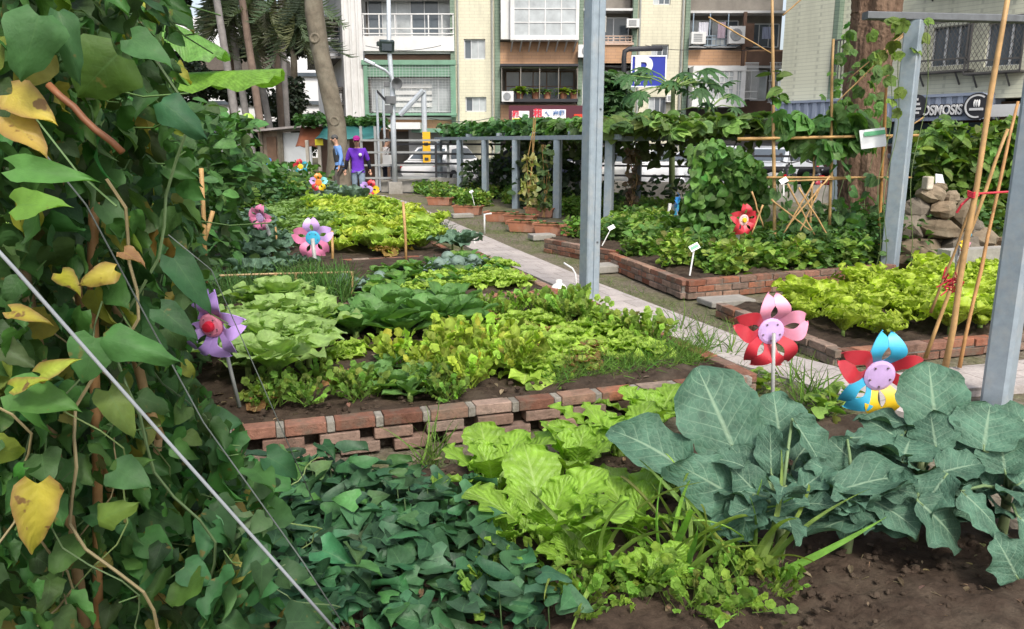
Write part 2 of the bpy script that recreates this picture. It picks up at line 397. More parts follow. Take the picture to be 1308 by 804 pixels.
# concrete footpath between the beds, with scored joints
def path_mat():
    m, nt, N, L, out = nodes('footpath_paving')
    p = N('ShaderNodeBsdfPrincipled', i_Roughness=0.9); p.inputs['Specular IOR Level'].default_value = 0.2
    uv = N('ShaderNodeUVMap'); br = N('ShaderNodeTexBrick'); L(uv.outputs[0], br.inputs['Vector'])
    br.inputs['Scale'].default_value = 1.0; br.inputs['Brick Width'].default_value = 0.30; br.inputs['Row Height'].default_value = 0.30
    br.inputs['Mortar Size'].default_value = 0.006; br.inputs['Color1'].default_value = (0.45,0.40,0.375,1); br.inputs['Color2'].default_value = (0.40,0.36,0.34,1)
    br.inputs['Mortar'].default_value = (0.27,0.24,0.22,1)
    tc = N('ShaderNodeTexCoord'); a = N('ShaderNodeTexNoise', i_Scale=2.2, i_Detail=8.0, i_Roughness=0.7); L(tc.outputs['Object'], a.inputs['Vector'])
    c = mixc(N,L,1.0,br.outputs['Color'], ramp(N,L,a.outputs['Fac'],[(0.3,0.72),(0.65,1.12)]),'MULTIPLY')
    b = N('ShaderNodeTexNoise', i_Scale=60.0, i_Detail=4.0); L(tc.outputs['Object'], b.inputs['Vector'])
    c = mixc(N,L,1.0,c, ramp(N,L,b.outputs['Fac'],[(0.3,0.82),(0.7,1.1)]),'MULTIPLY')
    L(c, p.inputs['Base Color'])
    bm = N('ShaderNodeBump', i_Strength=0.4, i_Distance=0.006); L(mth(N,L,'SUBTRACT', b.outputs['Fac'], br.outputs['Fac']), bm.inputs['Height']); L(bm.outputs[0], p.inputs['Normal'])
    L(p.outputs[0], out.inputs[0]); return m
M_path = path_mat()
def strip(mb, Lp, Rp, z, skirt=0.06):
    acc = 0; V=[]; U=[]
    for i,(a,b) in enumerate(zip(Lp,Rp)):
        if i: acc += math.dist(Lp[i-1],a)*0.5 + math.dist(Rp[i-1],b)*0.5
        wd = math.dist(a,b)
        V += [(a[0],a[1],z-skirt),(a[0],a[1],z),(b[0],b[1],z),(b[0],b[1],z-skirt)]; U += [(-0.02,acc),(0,acc),(wd,acc),(wd+0.02,acc)]
    F = [(i*4+j,i*4+j+1,(i+1)*4+j+1,(i+1)*4+j) for i in range(len(Lp)-1) for j in range(3)] + [(0,1,2,3),tuple(range(len(V)-4,len(V)))]
    mb.add(V,F,uv=U)
PL = [(3.5,2.2),(2.75,3.75),(2.13,4.66),(1.61,5.44),(1.0,7.1),(.37,8.88),(-.63,11.66),(-2.0,15.9),(-3.39,20.19),(-4.35,23.2)]
PR = [(4.0,2.5),(3.2,4.05),(2.58,4.95),(2.05,5.72),(1.47,7.3),(.87,9.02),(-.05,11.9),(-1.36,16.15),(-2.65,20.5),(-3.8,23.4)]
mb = MB(); strip(mb, PL, PR, 0.035); tag(mb.build('footpath', M_path), kind='structure')
mb = MB(); strip(mb, [(2.62,4.75),(4.2,5.05),(8,5.9)],[(2.5,5.12),(4.0,5.58),(7.8,6.5)], 0.045)
tag(mb.build('side_path', M_path), kind='structure')
# ------------------------------------------------------------------ raised brick beds
BRC = [(0.30,0.125,0.075),(0.25,0.10,0.062),(0.34,0.16,0.10),(0.27,0.135,0.095),(0.31,0.19,0.135),(0.20,0.095,0.065)]
def brick_wall(parent, a, b, z0, n, gaps=False, th=0.10, grey=0.25):
    """courses of single bricks with mortar between; gaps leaves the open joints of the honeycomb courses"""
    mb = MB(); a = Vector((a[0],a[1],0)); b = Vector((b[0],b[1],0)); d = b-a; Ln = d.length; d.normalize(); rz = math.atan2(d.y,d.x)
    bl, bh, mj = 0.205, 0.058, 0.012; nrm = Vector((-d.y,d.x,0))
    for k in range(n):
        z = z0 + k*(bh+mj) + bh/2; top = k == n-1; s = -bl*(0.5 if k%2 else 0.0)
        step = bl + (0.075 if (gaps and not top) else (0.045 if gaps else mj))
        while s < Ln:
            e0 = max(s,0); e1 = min(s+bl,Ln)
            if e1-e0 > 0.03:
                c = a + d*((e0+e1)/2) + nrm*random.uniform(-0.005,0.005); col = np.array(random.choice(BRC))*random.uniform(0.75,1.2)
                if random.random() < grey or (gaps and not top): col = col*0.45 + np.array((0.22,0.19,0.16))*random.uniform(0.4,0.9)
                mb.box((c.x,c.y,z+random.uniform(-0.003,0.003)), (e1-e0,th*random.uniform(0.95,1.04),bh), rz+random.uniform(-0.02,0.02), col, tilt=(random.uniform(-0.03,0.03),random.uniform(-0.012,0.012)))
            if gaps and top and e1 < Ln:
                c = a + d*(e1+0.0225); mb.box((c.x,c.y,z-0.004),(0.040,th*0.96,bh*1.0),rz,np.array((0.27,0.25,0.215))*random.uniform(0.75,1.15))
            s += step
        if k and not gaps:
            c = a + d*(Ln/2); mb.box((c.x,c.y,z-bh/2-mj/2),(Ln-0.02,th*0.82,mj*1.3),rz,(0.25,0.22,0.19))
    if not gaps:
        c = a+d*(Ln/2); mb.box((c.x,c.y,z0+n*(bh+mj)/2-0.01),(Ln-0.03,th*0.72,n*(bh+mj)-0.02),rz,(0.2,0.175,0.15))
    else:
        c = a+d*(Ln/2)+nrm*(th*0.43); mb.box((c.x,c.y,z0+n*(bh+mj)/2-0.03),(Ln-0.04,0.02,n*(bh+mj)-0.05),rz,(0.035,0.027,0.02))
    o = mb.build('brick_wall', M_brick, parent); bv = o.modifiers.new('b','BEVEL'); bv.width = 0.005; bv.segments = 2; return o
def soil_sheet(parent, q, z, n=70, amp=0.025, name='soil'):
    q = [Vector((p[0],p[1],0)) for p in q]; V=[]; 
    ph = [random.uniform(0,6) for _ in range(6)]
    for i in range(n+1):
        for j in range(n+1):
            u=i/n; v=j/n; p = q[0]*(1-u)*(1-v)+q[1]*u*(1-v)+q[2]*u*v+q[3]*(1-u)*v
            h = amp*(math.sin(3*p.x+ph[0])*math.sin(4*p.y+ph[1])+0.6*math.sin(9*p.x+ph[2]+2*p.y)+random.uniform(-0.5,0.5)*1.1)
            if i in (0,n) or j in (0,n): h = -0.02
            V.append((p.x,p.y,z+h))
    mb = MB(); mb.add(V,[(i*(n+1)+j,(i+1)*(n+1)+j,(i+1)*(n+1)+j+1,i*(n+1)+j+1) for i in range(n) for j in range(n)])
    return mb.build(name, M_soil, parent, smooth=True)
QA = [(-3.3,3.08),(1.47,4.63),(0.55,7.28),(-3.9,5.8)]
QB = [(-4.3,5.75),(0.42,7.42),(-0.5,10.2),(-5.0,8.6)]
QC = [(-5.2,8.75),(-0.72,10.36),(-3.3,17.5),(-7.5,16.2)]
QD = [(2.38,5.46),(6.2,6.7),(5.5,9.0),(1.95,7.15)]
QE = [(1.80,7.97),(4.45,9.05),(5.3,12.6),(1.28,10.0)]
QF = [(0.51,11.5),(1.36,10.15),(3.6,11.6),(2.3,14.2)]
def bed(q, label, z, walls, n, gaps=False, grey=0.25):
    c = sum((Vector((p[0],p[1],0)) for p in q), Vector())/4
    r = thing('brick_bed', label, 'raised bed', c)
    for (i,j) in walls: brick_wall(r, q[i], q[j], 0.0, n, gaps and (i,j)==(0,1), grey=grey)
    soil_sheet(r, q, z); return r
bed(QA, 'large raised bed in the middle whose front wall has open honeycomb brickwork', 0.165, [(0,1),(1,2)], 3, True, 0.4)
bed(QB, 'low brick bed behind the honeycomb bed, with young seedlings and scallions', 0.17, [(0,1),(1,2)], 3)
bed(QC, 'long brick bed packed with bright lettuce, left of the path in the distance', 0.12, [(0,1),(1,2)], 2)
bed(QD, 'low brick bed right of the path full of lime green curly lettuce', 0.10, [(0,1),(3,0)], 2, grey=0.45)
bed(QE, 'brick bed with stepped walls at the pergola, full of bushy herbs', 0.17, [(0,1),(3,0)], 3)
bed(QF, 'brick bed just behind the tall front post, near the terracotta planters', 0.18, [(0,1)], 3)
# ground bed in the foreground
mb = MB(); r = bpy.data.objects.new('tmp',None)
V=[];nn=150
for i in range(nn+1):
    for j in range(nn+1):
        x=-4+6.1*i/nn; y=0.6+2.95*j/nn + 0.33*(x+0.6)*(j/nn)
        V.append((x,y,0.03+0.02*math.sin(5*x)*math.sin(6*y)+0.012*math.sin(17*x+3*y)*math.sin(19*y-2*x)+random.uniform(-0.011,0.011)*random.random()*1.6-(0.04 if j in(0,nn) or i in (0,nn) else 0)))
mb.add(V,[(i*(nn+1)+j,(i+1)*(nn+1)+j,(i+1)*(nn+1)+j+1,i*(nn+1)+j+1) for i in range(nn) for j in range(nn)])
tag(mb.build('soil', M_soil, smooth=True), kind='structure')
# loose clods and pebbles
mb = MB()
for _ in range(1500):
    x = random.uniform(-0.6,1.95); y = random.uniform(2.0,3.7); s = 0.004+0.016*random.random()**2.5
    mb.ball((x,y,0.035+s*0.3),(s,s*random.uniform(0.7,1.2),s*0.7),6,4,noise=0.25)
for _ in range(1300):
    x = random.uniform(-3,1.3); y = random.uniform(3.9,7.0)
    if inpoly(x,y,QA): s = random.uniform(0.006,0.02); mb.ball((x,y,0.17+s*0.4),(s,s,s*0.7),6,4,noise=0.25)
tag(mb.build('soil_clods', M_soil), kind='stuff', label='crumbly brown soil clods on the beds', cat='soil')
# paving stones and planters on the verge
def stone(x,y,sx,sy,sz,rz,label):
    t = MB(); t.box((0,0,sz/2),(sx,sy,sz),0); o = t.build('stepping_stone', M_conc); o.location=(x,y,0.0); o.rotation_euler=(0,0,rz)
    bv = o.modifiers.new('b','BEVEL'); bv.width=0.012; bv.segments=2
    tag(o,label,'stone','flat concrete stones along the verge')
p=G(770,347); stone(p.x,p.y,0.42,0.3,0.09,0.4,'pale flat concrete stone between the two brick walls by the front post')
p=G(905,386); stone(p.x+0.15,p.y-0.1,0.5,0.3,0.06,0.3,'pale concrete slab at the foot of the tall brick bed')
p=G(692,306); stone(p.x,p.y,0.4,0.3,0.09,0.3,'flat pale stone in front of the terracotta planters')
p=G(590,278); stone(p.x,p.y,0.45,0.3,0.08,0.3,'flat pale stone lying farthest along the verge')
def planter_proto():
    r = thing('planter_box','terracotta planter box','planter',(0,0,0))
    m = MB(); a,b,h = 0.32,0.13,0.2
    V=[]; 
    for (s,z) in ((0.86,0),(0.97,h*0.85),(1.05,h*0.86),(1.07,h),(0.97,h),(0.93,h*0.8)): V += [(-a*s,-b*s,z),(a*s,-b*s,z),(a*s,b*s,z),(-a*s,b*s,z)]
    m.add(V,[(i*4+j,i*4+(j+1)%4,(i+1)*4+(j+1)%4,(i+1)*4+j) for i in range(5) for j in range(4)]+[(0,3,2,1)])
    m.build('planter_body', M_terra, r, local=True)
    m = MB(); m.bx(-a*0.93,a*0.93,-b*0.93,b*0.93,h*0.75,h*0.84); m.build('soil', M_soil, r, local=True)
    m = MB(); K=70; pos=np.stack([RNG.uniform(-.28,.28,K),RNG.uniform(-.1,.1,K),np.full(K,0.17)],1)
    scatter(m,[leafT(w_oval,1,0.32,2,4,0.5)],pos,rvec(K,0.3,1.4),(0,0,1),0.06,0.13,(0.06,0.12,0.03)); m.build('foliage', L_small, r, local=True)
    return r
pl = planter_proto(); used=set()
for i,(a,b,lab) in enumerate([(706,300,'terracotta planter box nearest the front post'),(672,296,'terracotta planter box second from the front post'),(640,283,'terracotta planter box with a flat stone beside it'),
        (665,287,'terracotta planter box behind the second pair of pergola posts'),(598,274,'terracotta planter box with dense seedlings in the middle of the row'),(562,262,'terracotta planter box farthest along the pergola'),(742,303,'terracotta planter box directly behind the tall front post'),(690,277,'terracotta planter box at the foot of a pergola post')]):
    p = G(a,b); place(pl,used,(p.x,p.y,0.0),-0.95+random.uniform(-.12,.12)+ (1.57 if False else 0.6),1.0,lab,'terracotta planters along the pergola')
# ------------------------------------------------------------------ buildings
def tile_mat(name, c1, c2, mortar, bw=0.5, rh=0.16, dirt=0.4):
    m, nt, N, L, out = nodes(name)
    p = N('ShaderNodeBsdfPrincipled', i_Roughness=0.65); p.inputs['Specular IOR Level'].default_value = 0.3
    tc = N('ShaderNodeTexCoord'); sp = N('ShaderNodeSeparateXYZ'); L(tc.outputs['Object'], sp.inputs[0])
    cb = N('ShaderNodeCombineXYZ'); L(mth(N,L,'ADD', sp.outputs[0], sp.outputs[1]), cb.inputs[0]); L(sp.outputs[2], cb.inputs[1])
    br = N('ShaderNodeTexBrick'); L(cb.outputs[0], br.inputs['Vector'])
    for k,v in (('Scale',1.0),('Brick Width',bw),('Row Height',rh),('Mortar Size',0.012)): br.inputs[k].default_value = v
    br.inputs['Color1'].default_value=(*c1,1); br.inputs['Color2'].default_value=(*c2,1); br.inputs['Mortar'].default_value=(*mortar,1)
    ml = N('ShaderNodeMapping'); ml.inputs['Scale'].default_value = (1.4,1.4,0.25); L(tc.outputs['Object'], ml.inputs[0])
    a = N('ShaderNodeTexNoise', i_Scale=0.9, i_Detail=8.0, i_Roughness=0.7); L(ml.outputs[0], a.inputs['Vector'])
    c = mixc(N,L, mth(N,L,'MULTIPLY', ramp(N,L,a.outputs['Fac'],[(0.45,0.0),(0.75,1.0)]), dirt), br.outputs['Color'], tuple(x*0.45 for x in c1))
    L(c, p.inputs['Base Color']); L(p.outputs[0], out.inputs[0]); return m
M_yel = tile_mat('cream_tile', (0.62,0.59,0.45),(0.59,0.56,0.43),(0.50,0.47,0.36), dirt=0.55)
M_pgreen = tile_mat('pale_green_tile', (0.58,0.58,0.455),(0.555,0.555,0.435),(0.44,0.44,0.35), dirt=0.45)
M_orange = tile_mat('tan_tile', (0.46,0.27,0.15),(0.43,0.26,0.155),(0.33,0.2,0.13), dirt=0.6)
M_gtile = tile_mat('green_tile', (0.19,0.25,0.19),(0.17,0.23,0.17),(0.1,0.15,0.11))
M_plaster = mat('grey_plaster', (0.62,0.61,0.60), 0.85, var=0.2, vs=0.8, dirt=(0.4,0.39,0.37,0.6))
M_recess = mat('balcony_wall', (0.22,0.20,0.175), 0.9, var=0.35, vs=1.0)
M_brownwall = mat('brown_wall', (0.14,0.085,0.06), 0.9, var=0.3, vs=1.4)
M_alu = mat('aluminium', (0.55,0.56,0.57), 0.45, metal=0.2, var=0.1, vs=3)
M_grnmet = mat('green_painted_metal', (0.16,0.30,0.21), 0.5, var=0.2, vs=2)
M_roofing = mat('roof_concrete', (0.3,0.29,0.28), 0.9, var=0.3, vs=0.6)
YB = 44.0
def fx(px, Y=YB): return P(px, 90, Y).x
def fz(py, Y=YB): return P(654, py, Y).z
def pbox(mb, x0,y0,x1,y1, d0, d1, col=(1,1,1), mi=0, Y=YB):
    """box on a facade: photo-measured rectangle, d metres in front (+) of or behind (-) the wall line"""
    mb.bx(fx(x0,Y),fx(x1,Y), Y-d1, Y-d0, fz(y1,Y), fz(y0,Y), col, mi)
def wall_holes(mb, x0,x1,z0,z1, y, holes, depth=0.22):
    xs = sorted({x0,x1,*[h[0] for h in holes],*[h[1] for h in holes]}); zs = sorted({z0,z1,*[h[2] for h in holes],*[h[3] for h in holes]})
    for i in range(len(xs)-1):
        for j in range(len(zs)-1):
            cx=(xs[i]+xs[i+1])/2; cz=(zs[j]+zs[j+1])/2
            if any(h[0]<cx<h[1] and h[2]<cz<h[3] for h in holes): continue
            mb.add([(xs[i],y,zs[j]),(xs[i+1],y,zs[j]),(xs[i+1],y,zs[j+1]),(xs[i],y,zs[j+1])],[(0,1,2,3)])
    for a,b,c,d in holes:
        for q in ([(a,y,c),(b,y,c),(b,y+depth,c),(a,y+depth,c)],[(a,y,d),(a,y+depth,d),(b,y+depth,d),(b,y,d)],[(a,y,c),(a,y+depth,c),(a,y+depth,d),(a,y,d)],[(b,y,c),(b,y,d),(b,y+depth,d),(b,y+depth,c)]):
            mb.add(q,[(0,1,2,3)])
def window(parent, x0,x1,z0,z1, y, nx=2, nz=1, fm=None, gm=None, t=0.06, pale=()):
    fm = fm or M_alu; gm = gm or M_glass
    m = MB()
    for i in range(nx+1): x=x0+(x1-x0)*i/nx; w=t if i in(0,nx) else t*0.8; m.bx(x-w/2,x+w/2,y-0.035,y+0.035,z0,z1)
    for j in range(nz+1): z=z0+(z1-z0)*j/nz; w=t if j in(0,nz) else t*0.7; m.bx(x0+t/2,x1-t/2,y-0.032,y+0.032,z-w/2,z+w/2)
    f = m.build('window', fm, parent)
    for i in range(nx): 
        g = MB(); g.bx(x0+(x1-x0)*i/nx+t*0.4,x0+(x1-x0)*(i+1)/nx-t*0.4,y+0.0,y+0.012,z0+t*0.4,z1-t*0.4); g.build('pane', M_glass_pale if i in pale else gm, f)
    return f
def pwin(parent,x0,y0,x1,y1,d,**k): return window(parent, fx(x0),fx(x1),fz(y1),fz(y0), YB-d, **k)
ZT = 13.2
B = thing('apartment_building','long weathered apartment block with green framed balconies and cream tiled piers behind the pergola','building',(3.5,YB+5,0))
# cream piers with small sliding windows
m = MB()
def hole(x0,y0,x1,y1): return (fx(x0),fx(x1),fz(y1),fz(y0))
h1 = [hole(593,50,620,76),hole(594,124,621,143),(fx(593),fx(620),fz(50)+2.9,fz(50)+4.0)]
wall_holes(m, fx(582),fx(632),0,ZT,YB,h1); m.build('wall', M_yel, B); m = MB()
h2 = [hole(831,57,853,75),hole(830,124,853,146),(fx(831),fx(853),fz(57)+2.0,fz(57)+3.1)]
wall_holes(m, fx(812),fx(872),0,ZT,YB,h2)
m.build('wall', M_yel, B)
for h in h1+h2: window(B,h[0]+0.03,h[1]-0.03,h[2]+0.03,h[3]-0.03,YB+0.15,nx=3,pale=(1,2) if h in h1 else (0,))
for a,b in ((576,582),(632,639),(806,812),(872,878),(738,744)): m = MB(); m.bx(fx(a)+0.004,fx(b)-0.004,YB-0.12,YB+0.3,0,ZT); m.build('pier', M_gtile, B)
# recessed balcony walls, slabs and soffits
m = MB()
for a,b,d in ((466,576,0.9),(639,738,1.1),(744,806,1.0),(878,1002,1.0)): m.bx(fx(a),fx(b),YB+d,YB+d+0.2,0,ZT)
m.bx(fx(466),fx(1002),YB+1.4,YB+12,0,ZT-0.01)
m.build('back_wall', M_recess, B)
m = MB(); m.bx(fx(463),fx(1004),YB-0.3,YB+12.2,ZT,ZT+0.35); m.build('roof', M_roofing, B)
m = MB()
for a,b,ys in ((466,576,(66,150)),(639,738,(83,155)),(744,806,(81,155)),(878,1002,(84,152))):
    for y in ys+(ys[0]-70,): m = MB(); pbox(m,a,y,b,y+3,-0.95,0.05); m.build('floor_slab', M_plaster, B)
# left bay: white balcony over a green framed cage
for q in ((47,66),(-30,-8)): m = MB(); pbox(m,466,q[0],581,q[1],0.05,0.22); m.build('parapet', M_white, B)
m = MB()
for x in (467,487,507,528,549,566,580): pbox(m,x-0.7,18,x+0.7,47,0.10,0.18)
for y in (36.5,43,18): pbox(m,466,y,581,y+1.5,0.12,0.2)
m.build('balcony_frame', M_white, B)
pwin(B,470,-5,578,44,-0.75,nx=6,pale=(1,5,2))
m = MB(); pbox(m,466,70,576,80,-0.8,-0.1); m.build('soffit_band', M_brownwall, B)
m = MB()
pbox(m,464,78,583,84,0.25,0.5); pbox(m,466,84,471,150,0.3,0.45); pbox(m,576,84,582.5,150,0.3,0.45); pbox(m,466,145,583,148,0.0,0.5); pbox(m,466,84,582,99,0.36,0.38)
m.build('cage_frame', M_grnmet, B)
m = MB()
for i in range(1,28): x=466+116*i/28; pbox(m,x-0.12,84,x+0.12,146,0.42,0.435)
for j in range(1,18): y=84+62*j/18; pbox(m,470,y-0.12,578,y+0.12,0.436,0.45)
m.build('window_grille', M_alu, B)
pwin(B,474,101,576,143,-0.1,nx=6,nz=1,fm=M_alu,gm=M_glass_pale,pale=(0,4,5))
m = MB()
for k in range(4): pbox(m,504,108+k*8,551,113+k*8,-0.06,-0.02)
m.build('louvre', M_white, B)
m = MB(); pbox(m,474,150,576,168,-0.4,-0.1); m.build('brown_band', M_orange, B)
# centre bay: white bay window, tan bands, plant balcony
m = MB(); pbox(m,640,-30,738,-4,0.0,0.6); pbox(m,640,-4,655,52,0.0,0.55); pbox(m,652,50,737,54,0.0,0.9); pbox(m,652,-4,657,50,0.1,0.85); pbox(m,733,-4,737,50,0.1,0.85); m.build('bay_window_box', M_white, B)
pwin(B,655,-3,735,49,0.80,nx=4,nz=3,fm=M_white,gm=M_glass_pale,t=0.07)
m = MB()
for i in range(8):
    x=655+11.3*i; a=Vector((fx(x),YB-0.85,fz(54))); b=Vector((fx(x)-0.1,YB-0.05,fz(66))); m.bar(a,b,0.07,0.05)
m.build('bracket', M_alu, B)
for q in ((639,54,738,83),(744,58,806,84),(639,134,738,172),(878,64,1000,84)): m = MB(); pbox(m,*q,-0.1,0.05); m.build('tan_band', M_orange, B)
m = MB(); pbox(m,639,83,738,86,0,0.6); m.build('canopy_edge', M_dark, B)
pwin(B,646,90,735,128,-0.95,nx=5,nz=2,fm=M_brownwall,gm=M_glass)
m = MB(); pbox(m,640,127,738,131,-0.2,0.55); m.build('balcony_shelf', M_dark, B)
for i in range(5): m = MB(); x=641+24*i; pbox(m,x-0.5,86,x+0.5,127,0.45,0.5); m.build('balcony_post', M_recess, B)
# next bay: tan rail balcony
pwin(B,746,20,804,52,-0.9,nx=3,nz=1,fm=M_alu,gm=M_glass)
m = MB()
for y in (46,49.5,53): pbox(m,744,y,808,y+1.2,0.05,0.12)
for i in range(9): x=746+7.4*i; pbox(m,x-0.5,46,x+0.5,56,0.06,0.11)
pbox(m,744,55,808,58,-0.1,0.15)
m.build('balcony_rail', mat('tan_rail',(0.5,0.36,0.28),0.6), B)
m = MB(); pbox(m,744,90,806,140,-0.9,-0.4); m.build('shutter', M_plaster, B)
# right bays
m = MB(); pbox(m,880,87,946,93,0,1.1); pbox(m,880,129,946,138,0,1.1); pbox(m,880,93,884,129,0,1.08); pbox(m,941,93,946,129,0,1.08); pbox(m,931,93,935,129,0.9,1.08); m.build('bay_window_box', M_white, B)
pwin(B,884,93,931,129,1.02,nx=8,nz=5,fm=M_white,gm=M_glass_pale,t=0.05); pwin(B,935,93,941,129,1.02,nx=2,nz=3,fm=M_white,gm=M_glass_pale,t=0.05)
pwin(B,880,24,945,58,-0.9,nx=4,nz=1,gm=M_glass,pale=(0,2))
m = MB()
for y in (46,50,58): pbox(m,878,y,944,y+1.2,0.1,0.16)
for i in range(13): x=880+5.3*i; pbox(m,x-0.4,46,x+0.4,58,0.11,0.15)
for x in (882,903,926): pbox(m,x-0.6,18,x+0.6,46,0.1,0.17)
m.build('balcony_rail', mat('blue_rail',(0.26,0.33,0.40),0.5), B)
m = MB(); pbox(m,945,16,949,152,0.0,0.2); pbox(m,952,66,1000,84,0.06,0.1); pbox(m,949,30,960,60,-0.3,0.02); m.build('brown_pier', M_brownwall, B)
pwin(B,960,28,998,58,-0.9,nx=3,nz=1,gm=M_glass)
m = MB()
for i in range(12): x=947+1.4*i; pbox(m,x-0.22,82,x+0.22,128,0.8,0.84)
for y in (82,92,118,127): pbox(m,946,y,963,y+1,0.75,0.86)
for i in range(10): x=980+1.8*i; pbox(m,x-0.22,82,x+0.22,132,0.5,0.54)
for y in (81,104,131): pbox(m,979,y,998,y+1,0.46,0.56)
m.build('window_grille', M_white, B)
pwin(B,962,90,982,128,-0.3,nx=2,nz=1,gm=M_glass_pale)
m = MB(); pbox(m,946,129,1000,160,-0.2,0.02); m.build('brown_band', M_brownwall, B)
# ground floor
m = MB(); pbox(m,520,165,572,252,-0.5,0.1); m.build('shutter', M_plaster, B)
m = MB(); pbox(m,530,165,620,170,0.1,2.2); m.build('awning', M_grnmet, B)
m = MB(); pbox(m,500,158,542,166,0.1,2.6); m.build('canopy_roof', M_white, B)
# small things fixed on or standing on the balconies
def aircon(px,py,pw,ph,d,label,round_=False):
    x0,x1=fx(px),fx(px+pw); z0,z1=fz(py+ph),fz(py); c=((x0+x1)/2,YB-d,z0)
    r = thing('air_conditioner',label,'air conditioner',c,group='air conditioners on the apartment facades')
    m = MB(); m.bx(x0,x1,YB-d-0.35,YB-d,z0,z1); m.build('housing', M_white, r)
    m = MB(); wx=(x1-x0)
    if round_:
        m.lathe((x0+wx*0.45,YB-d-0.352,(z0+z1)/2),[(min(wx,z1-z0)*0.38,-0.01),(min(wx,z1-z0)*0.36,-0.03)],18,axis='y')
    else:
        for k in range(5): zz=z0+(z1-z0)*(0.2+0.14*k); m.bx(x0+wx*0.15,x0+wx*0.75,YB-d-0.365,YB-d-0.345,zz,zz+(z1-z0)*0.07)
    m.build('grille', mat('vent_grey',(0.25,0.26,0.27),0.6), r)
    m = MB(); m.bx(x0+0.05,x0+0.1,YB-d-0.4,YB-d+0.2,z0-0.06,z0-0.01); m.bx(x1-0.1,x1-0.05,YB-d-0.4,YB-d+0.2,z0-0.06,z0-0.01); m.build('bracket', M_dark, r)
for a in ((641,118,15,13,0.5,'white air conditioner on the plant balcony above the maroon sign',True),(737,59,23,16,0.3,'white condenser right behind the tall front post',True),(797,26,16,11,0.2,'white air conditioner above the tan balcony rail',False),
          (878,43,18,15,0.3,'wide white air conditioner left of the blue balcony rail',False),(924,36,20,22,0.4,'tall white condenser at the right end of the blue balcony rail',True),(851,122,10,9,0.1,'small white air conditioner low on the second cream pier',False)): aircon(*a)
def pot_plant(px,py,s,label,c=(0.2,0.3,0.04)):
    p = Vector((fx(px),YB-0.2,fz(py)+0.004)); r = thing('potted_plant',label,'potted plant',p,group='potted plants on the balcony')
    m = MB(); m.lathe(p,[(0.16,0),(0.2,0.3),(0.22,0.3),(0.22,0.36),(0.17,0.36),(0.05,0.33)],12); m.build('pot', M_terra, r)
    m = MB(); K=60; scatter(m,[leafT(w_oval,1,0.25,2,4,0.5)],np.array(p)+np.zeros((K,3))+np.array([0,0,0.33]),rvec(K,0.2,1.5),(0,0,1),0.3*s,0.7*s,c); m.build('foliage', L_small, r)
for a in ((664,127,1.1,'bright green potted plant beside the balcony air conditioner'),(684,127,0.8,'potted plant in the middle of the balcony shelf',(0.16,0.2,0.05)),(699,127,0.7,'small potted plant right of the middle of the balcony shelf',(0.1,0.2,0.06)),(720,127,0.9,'terracotta pot with a bushy plant at the right of the balcony shelf'),(733,128,0.7,'potted plant nearest the tall front post on the balcony',(0.22,0.3,0.05))): pot_plant(*a)
# corner block on the left, turning away
C0 = Vector((fx(466)-0.003,YB-0.3,0)); C1 = Vector((P(440,90,YB-0.6).x,YB-0.6,0)); C2 = Vector((P(405,90,62).x,62,0))
B2 = thing('corner_building','pale grey corner block with a caged balcony left of the lamp post','building',(C1.x,C1.y+8,0))
m = MB()
for a,b in ((C0,C1),(C1,C2)): m.add([a,b,b+Vector((0,0,ZT)),a+Vector((0,0,ZT))],[(0,1,2,3)])
m.add([C2,(C2.x+3,C2.y+6,0),(C2.x+3,C2.y+6,ZT),(C2.x,C2.y,ZT)],[(0,1,2,3)]); m.add([C0,C1,C2,(C2.x+3,C2.y+6,0),(C0.x,C2.y+6,0)],[(0,1,2,3,4)]); m.add([p+Vector((0,0,ZT)) for p in (C0,C1,C2,Vector((C2.x+3,C2.y+6,0)),Vector((C0.x,C2.y+6,0)))],[(0,1,2,3,4)])
m.build('wall', M_plaster, B2)
dd = (C2-C1).normalized(); nn_ = Vector((-dd.y,dd.x,0)); nn_ = nn_ if nn_.y<0 else -nn_
m = MB()
for t in (0.0,0.35,0.7): 
    q=C1.lerp(C0,t)+Vector((0.05,-0.04,0)); m.bx(q.x-0.05,q.x+0.05,q.y-0.06,q.y+0.02,0,ZT)
m.build('drainpipe', M_white, B2)
def side_cage(z0,z1,s0,s1,label,dep=0.8):
    f = MB(); a=C1+dd*s0; b=C1+dd*s1
    for q in (a,b): 
        f.bar(q+nn_*dep+Vector((0,0,z0)),q+nn_*dep+Vector((0,0,z1)),0.07)
        for z in (z0,z1): f.bar(q+Vector((0,0,z)),q+nn_*dep+Vector((0,0,z)),0.07)
    for z in (z0,z1): f.bar(a+nn_*dep+Vector((0,0,z)),b+nn_*dep+Vector((0,0,z)),0.07)
    for i in range(1,16): q=a.lerp(b,i/16)+nn_*dep; f.bar(q+Vector((0,0,z0)),q+Vector((0,0,z1)),0.03)
    for i in range(1,9): z=z0+(z1-z0)*i/9; f.bar(a+Vector((0,0,z)),a+nn_*dep+Vector((0,0,z)),0.03)
    for z in (z0-0.06,z1+0.06): f.add([a+Vector((0,0,z)),b+Vector((0,0,z)),b+nn_*(dep+.1)+Vector((0,0,z)),a+nn_*(dep+.1)+Vector((0,0,z))],[(0,1,2,3)])
    o = f.build('balcony_cage', mat('rusty_cage',(0.13,0.12,0.11),0.7), B2)
    f = MB(); q=a.lerp(b,0.5)+nn_*0.05; f.bar(a+dd*0.3+nn_*0.04+Vector((0,0,(z0+z1)/2)),b-dd*0.3+nn_*0.04+Vector((0,0,(z0+z1)/2)),0.06,(z1-z0)*0.8); f.build('window', M_glass, B2)
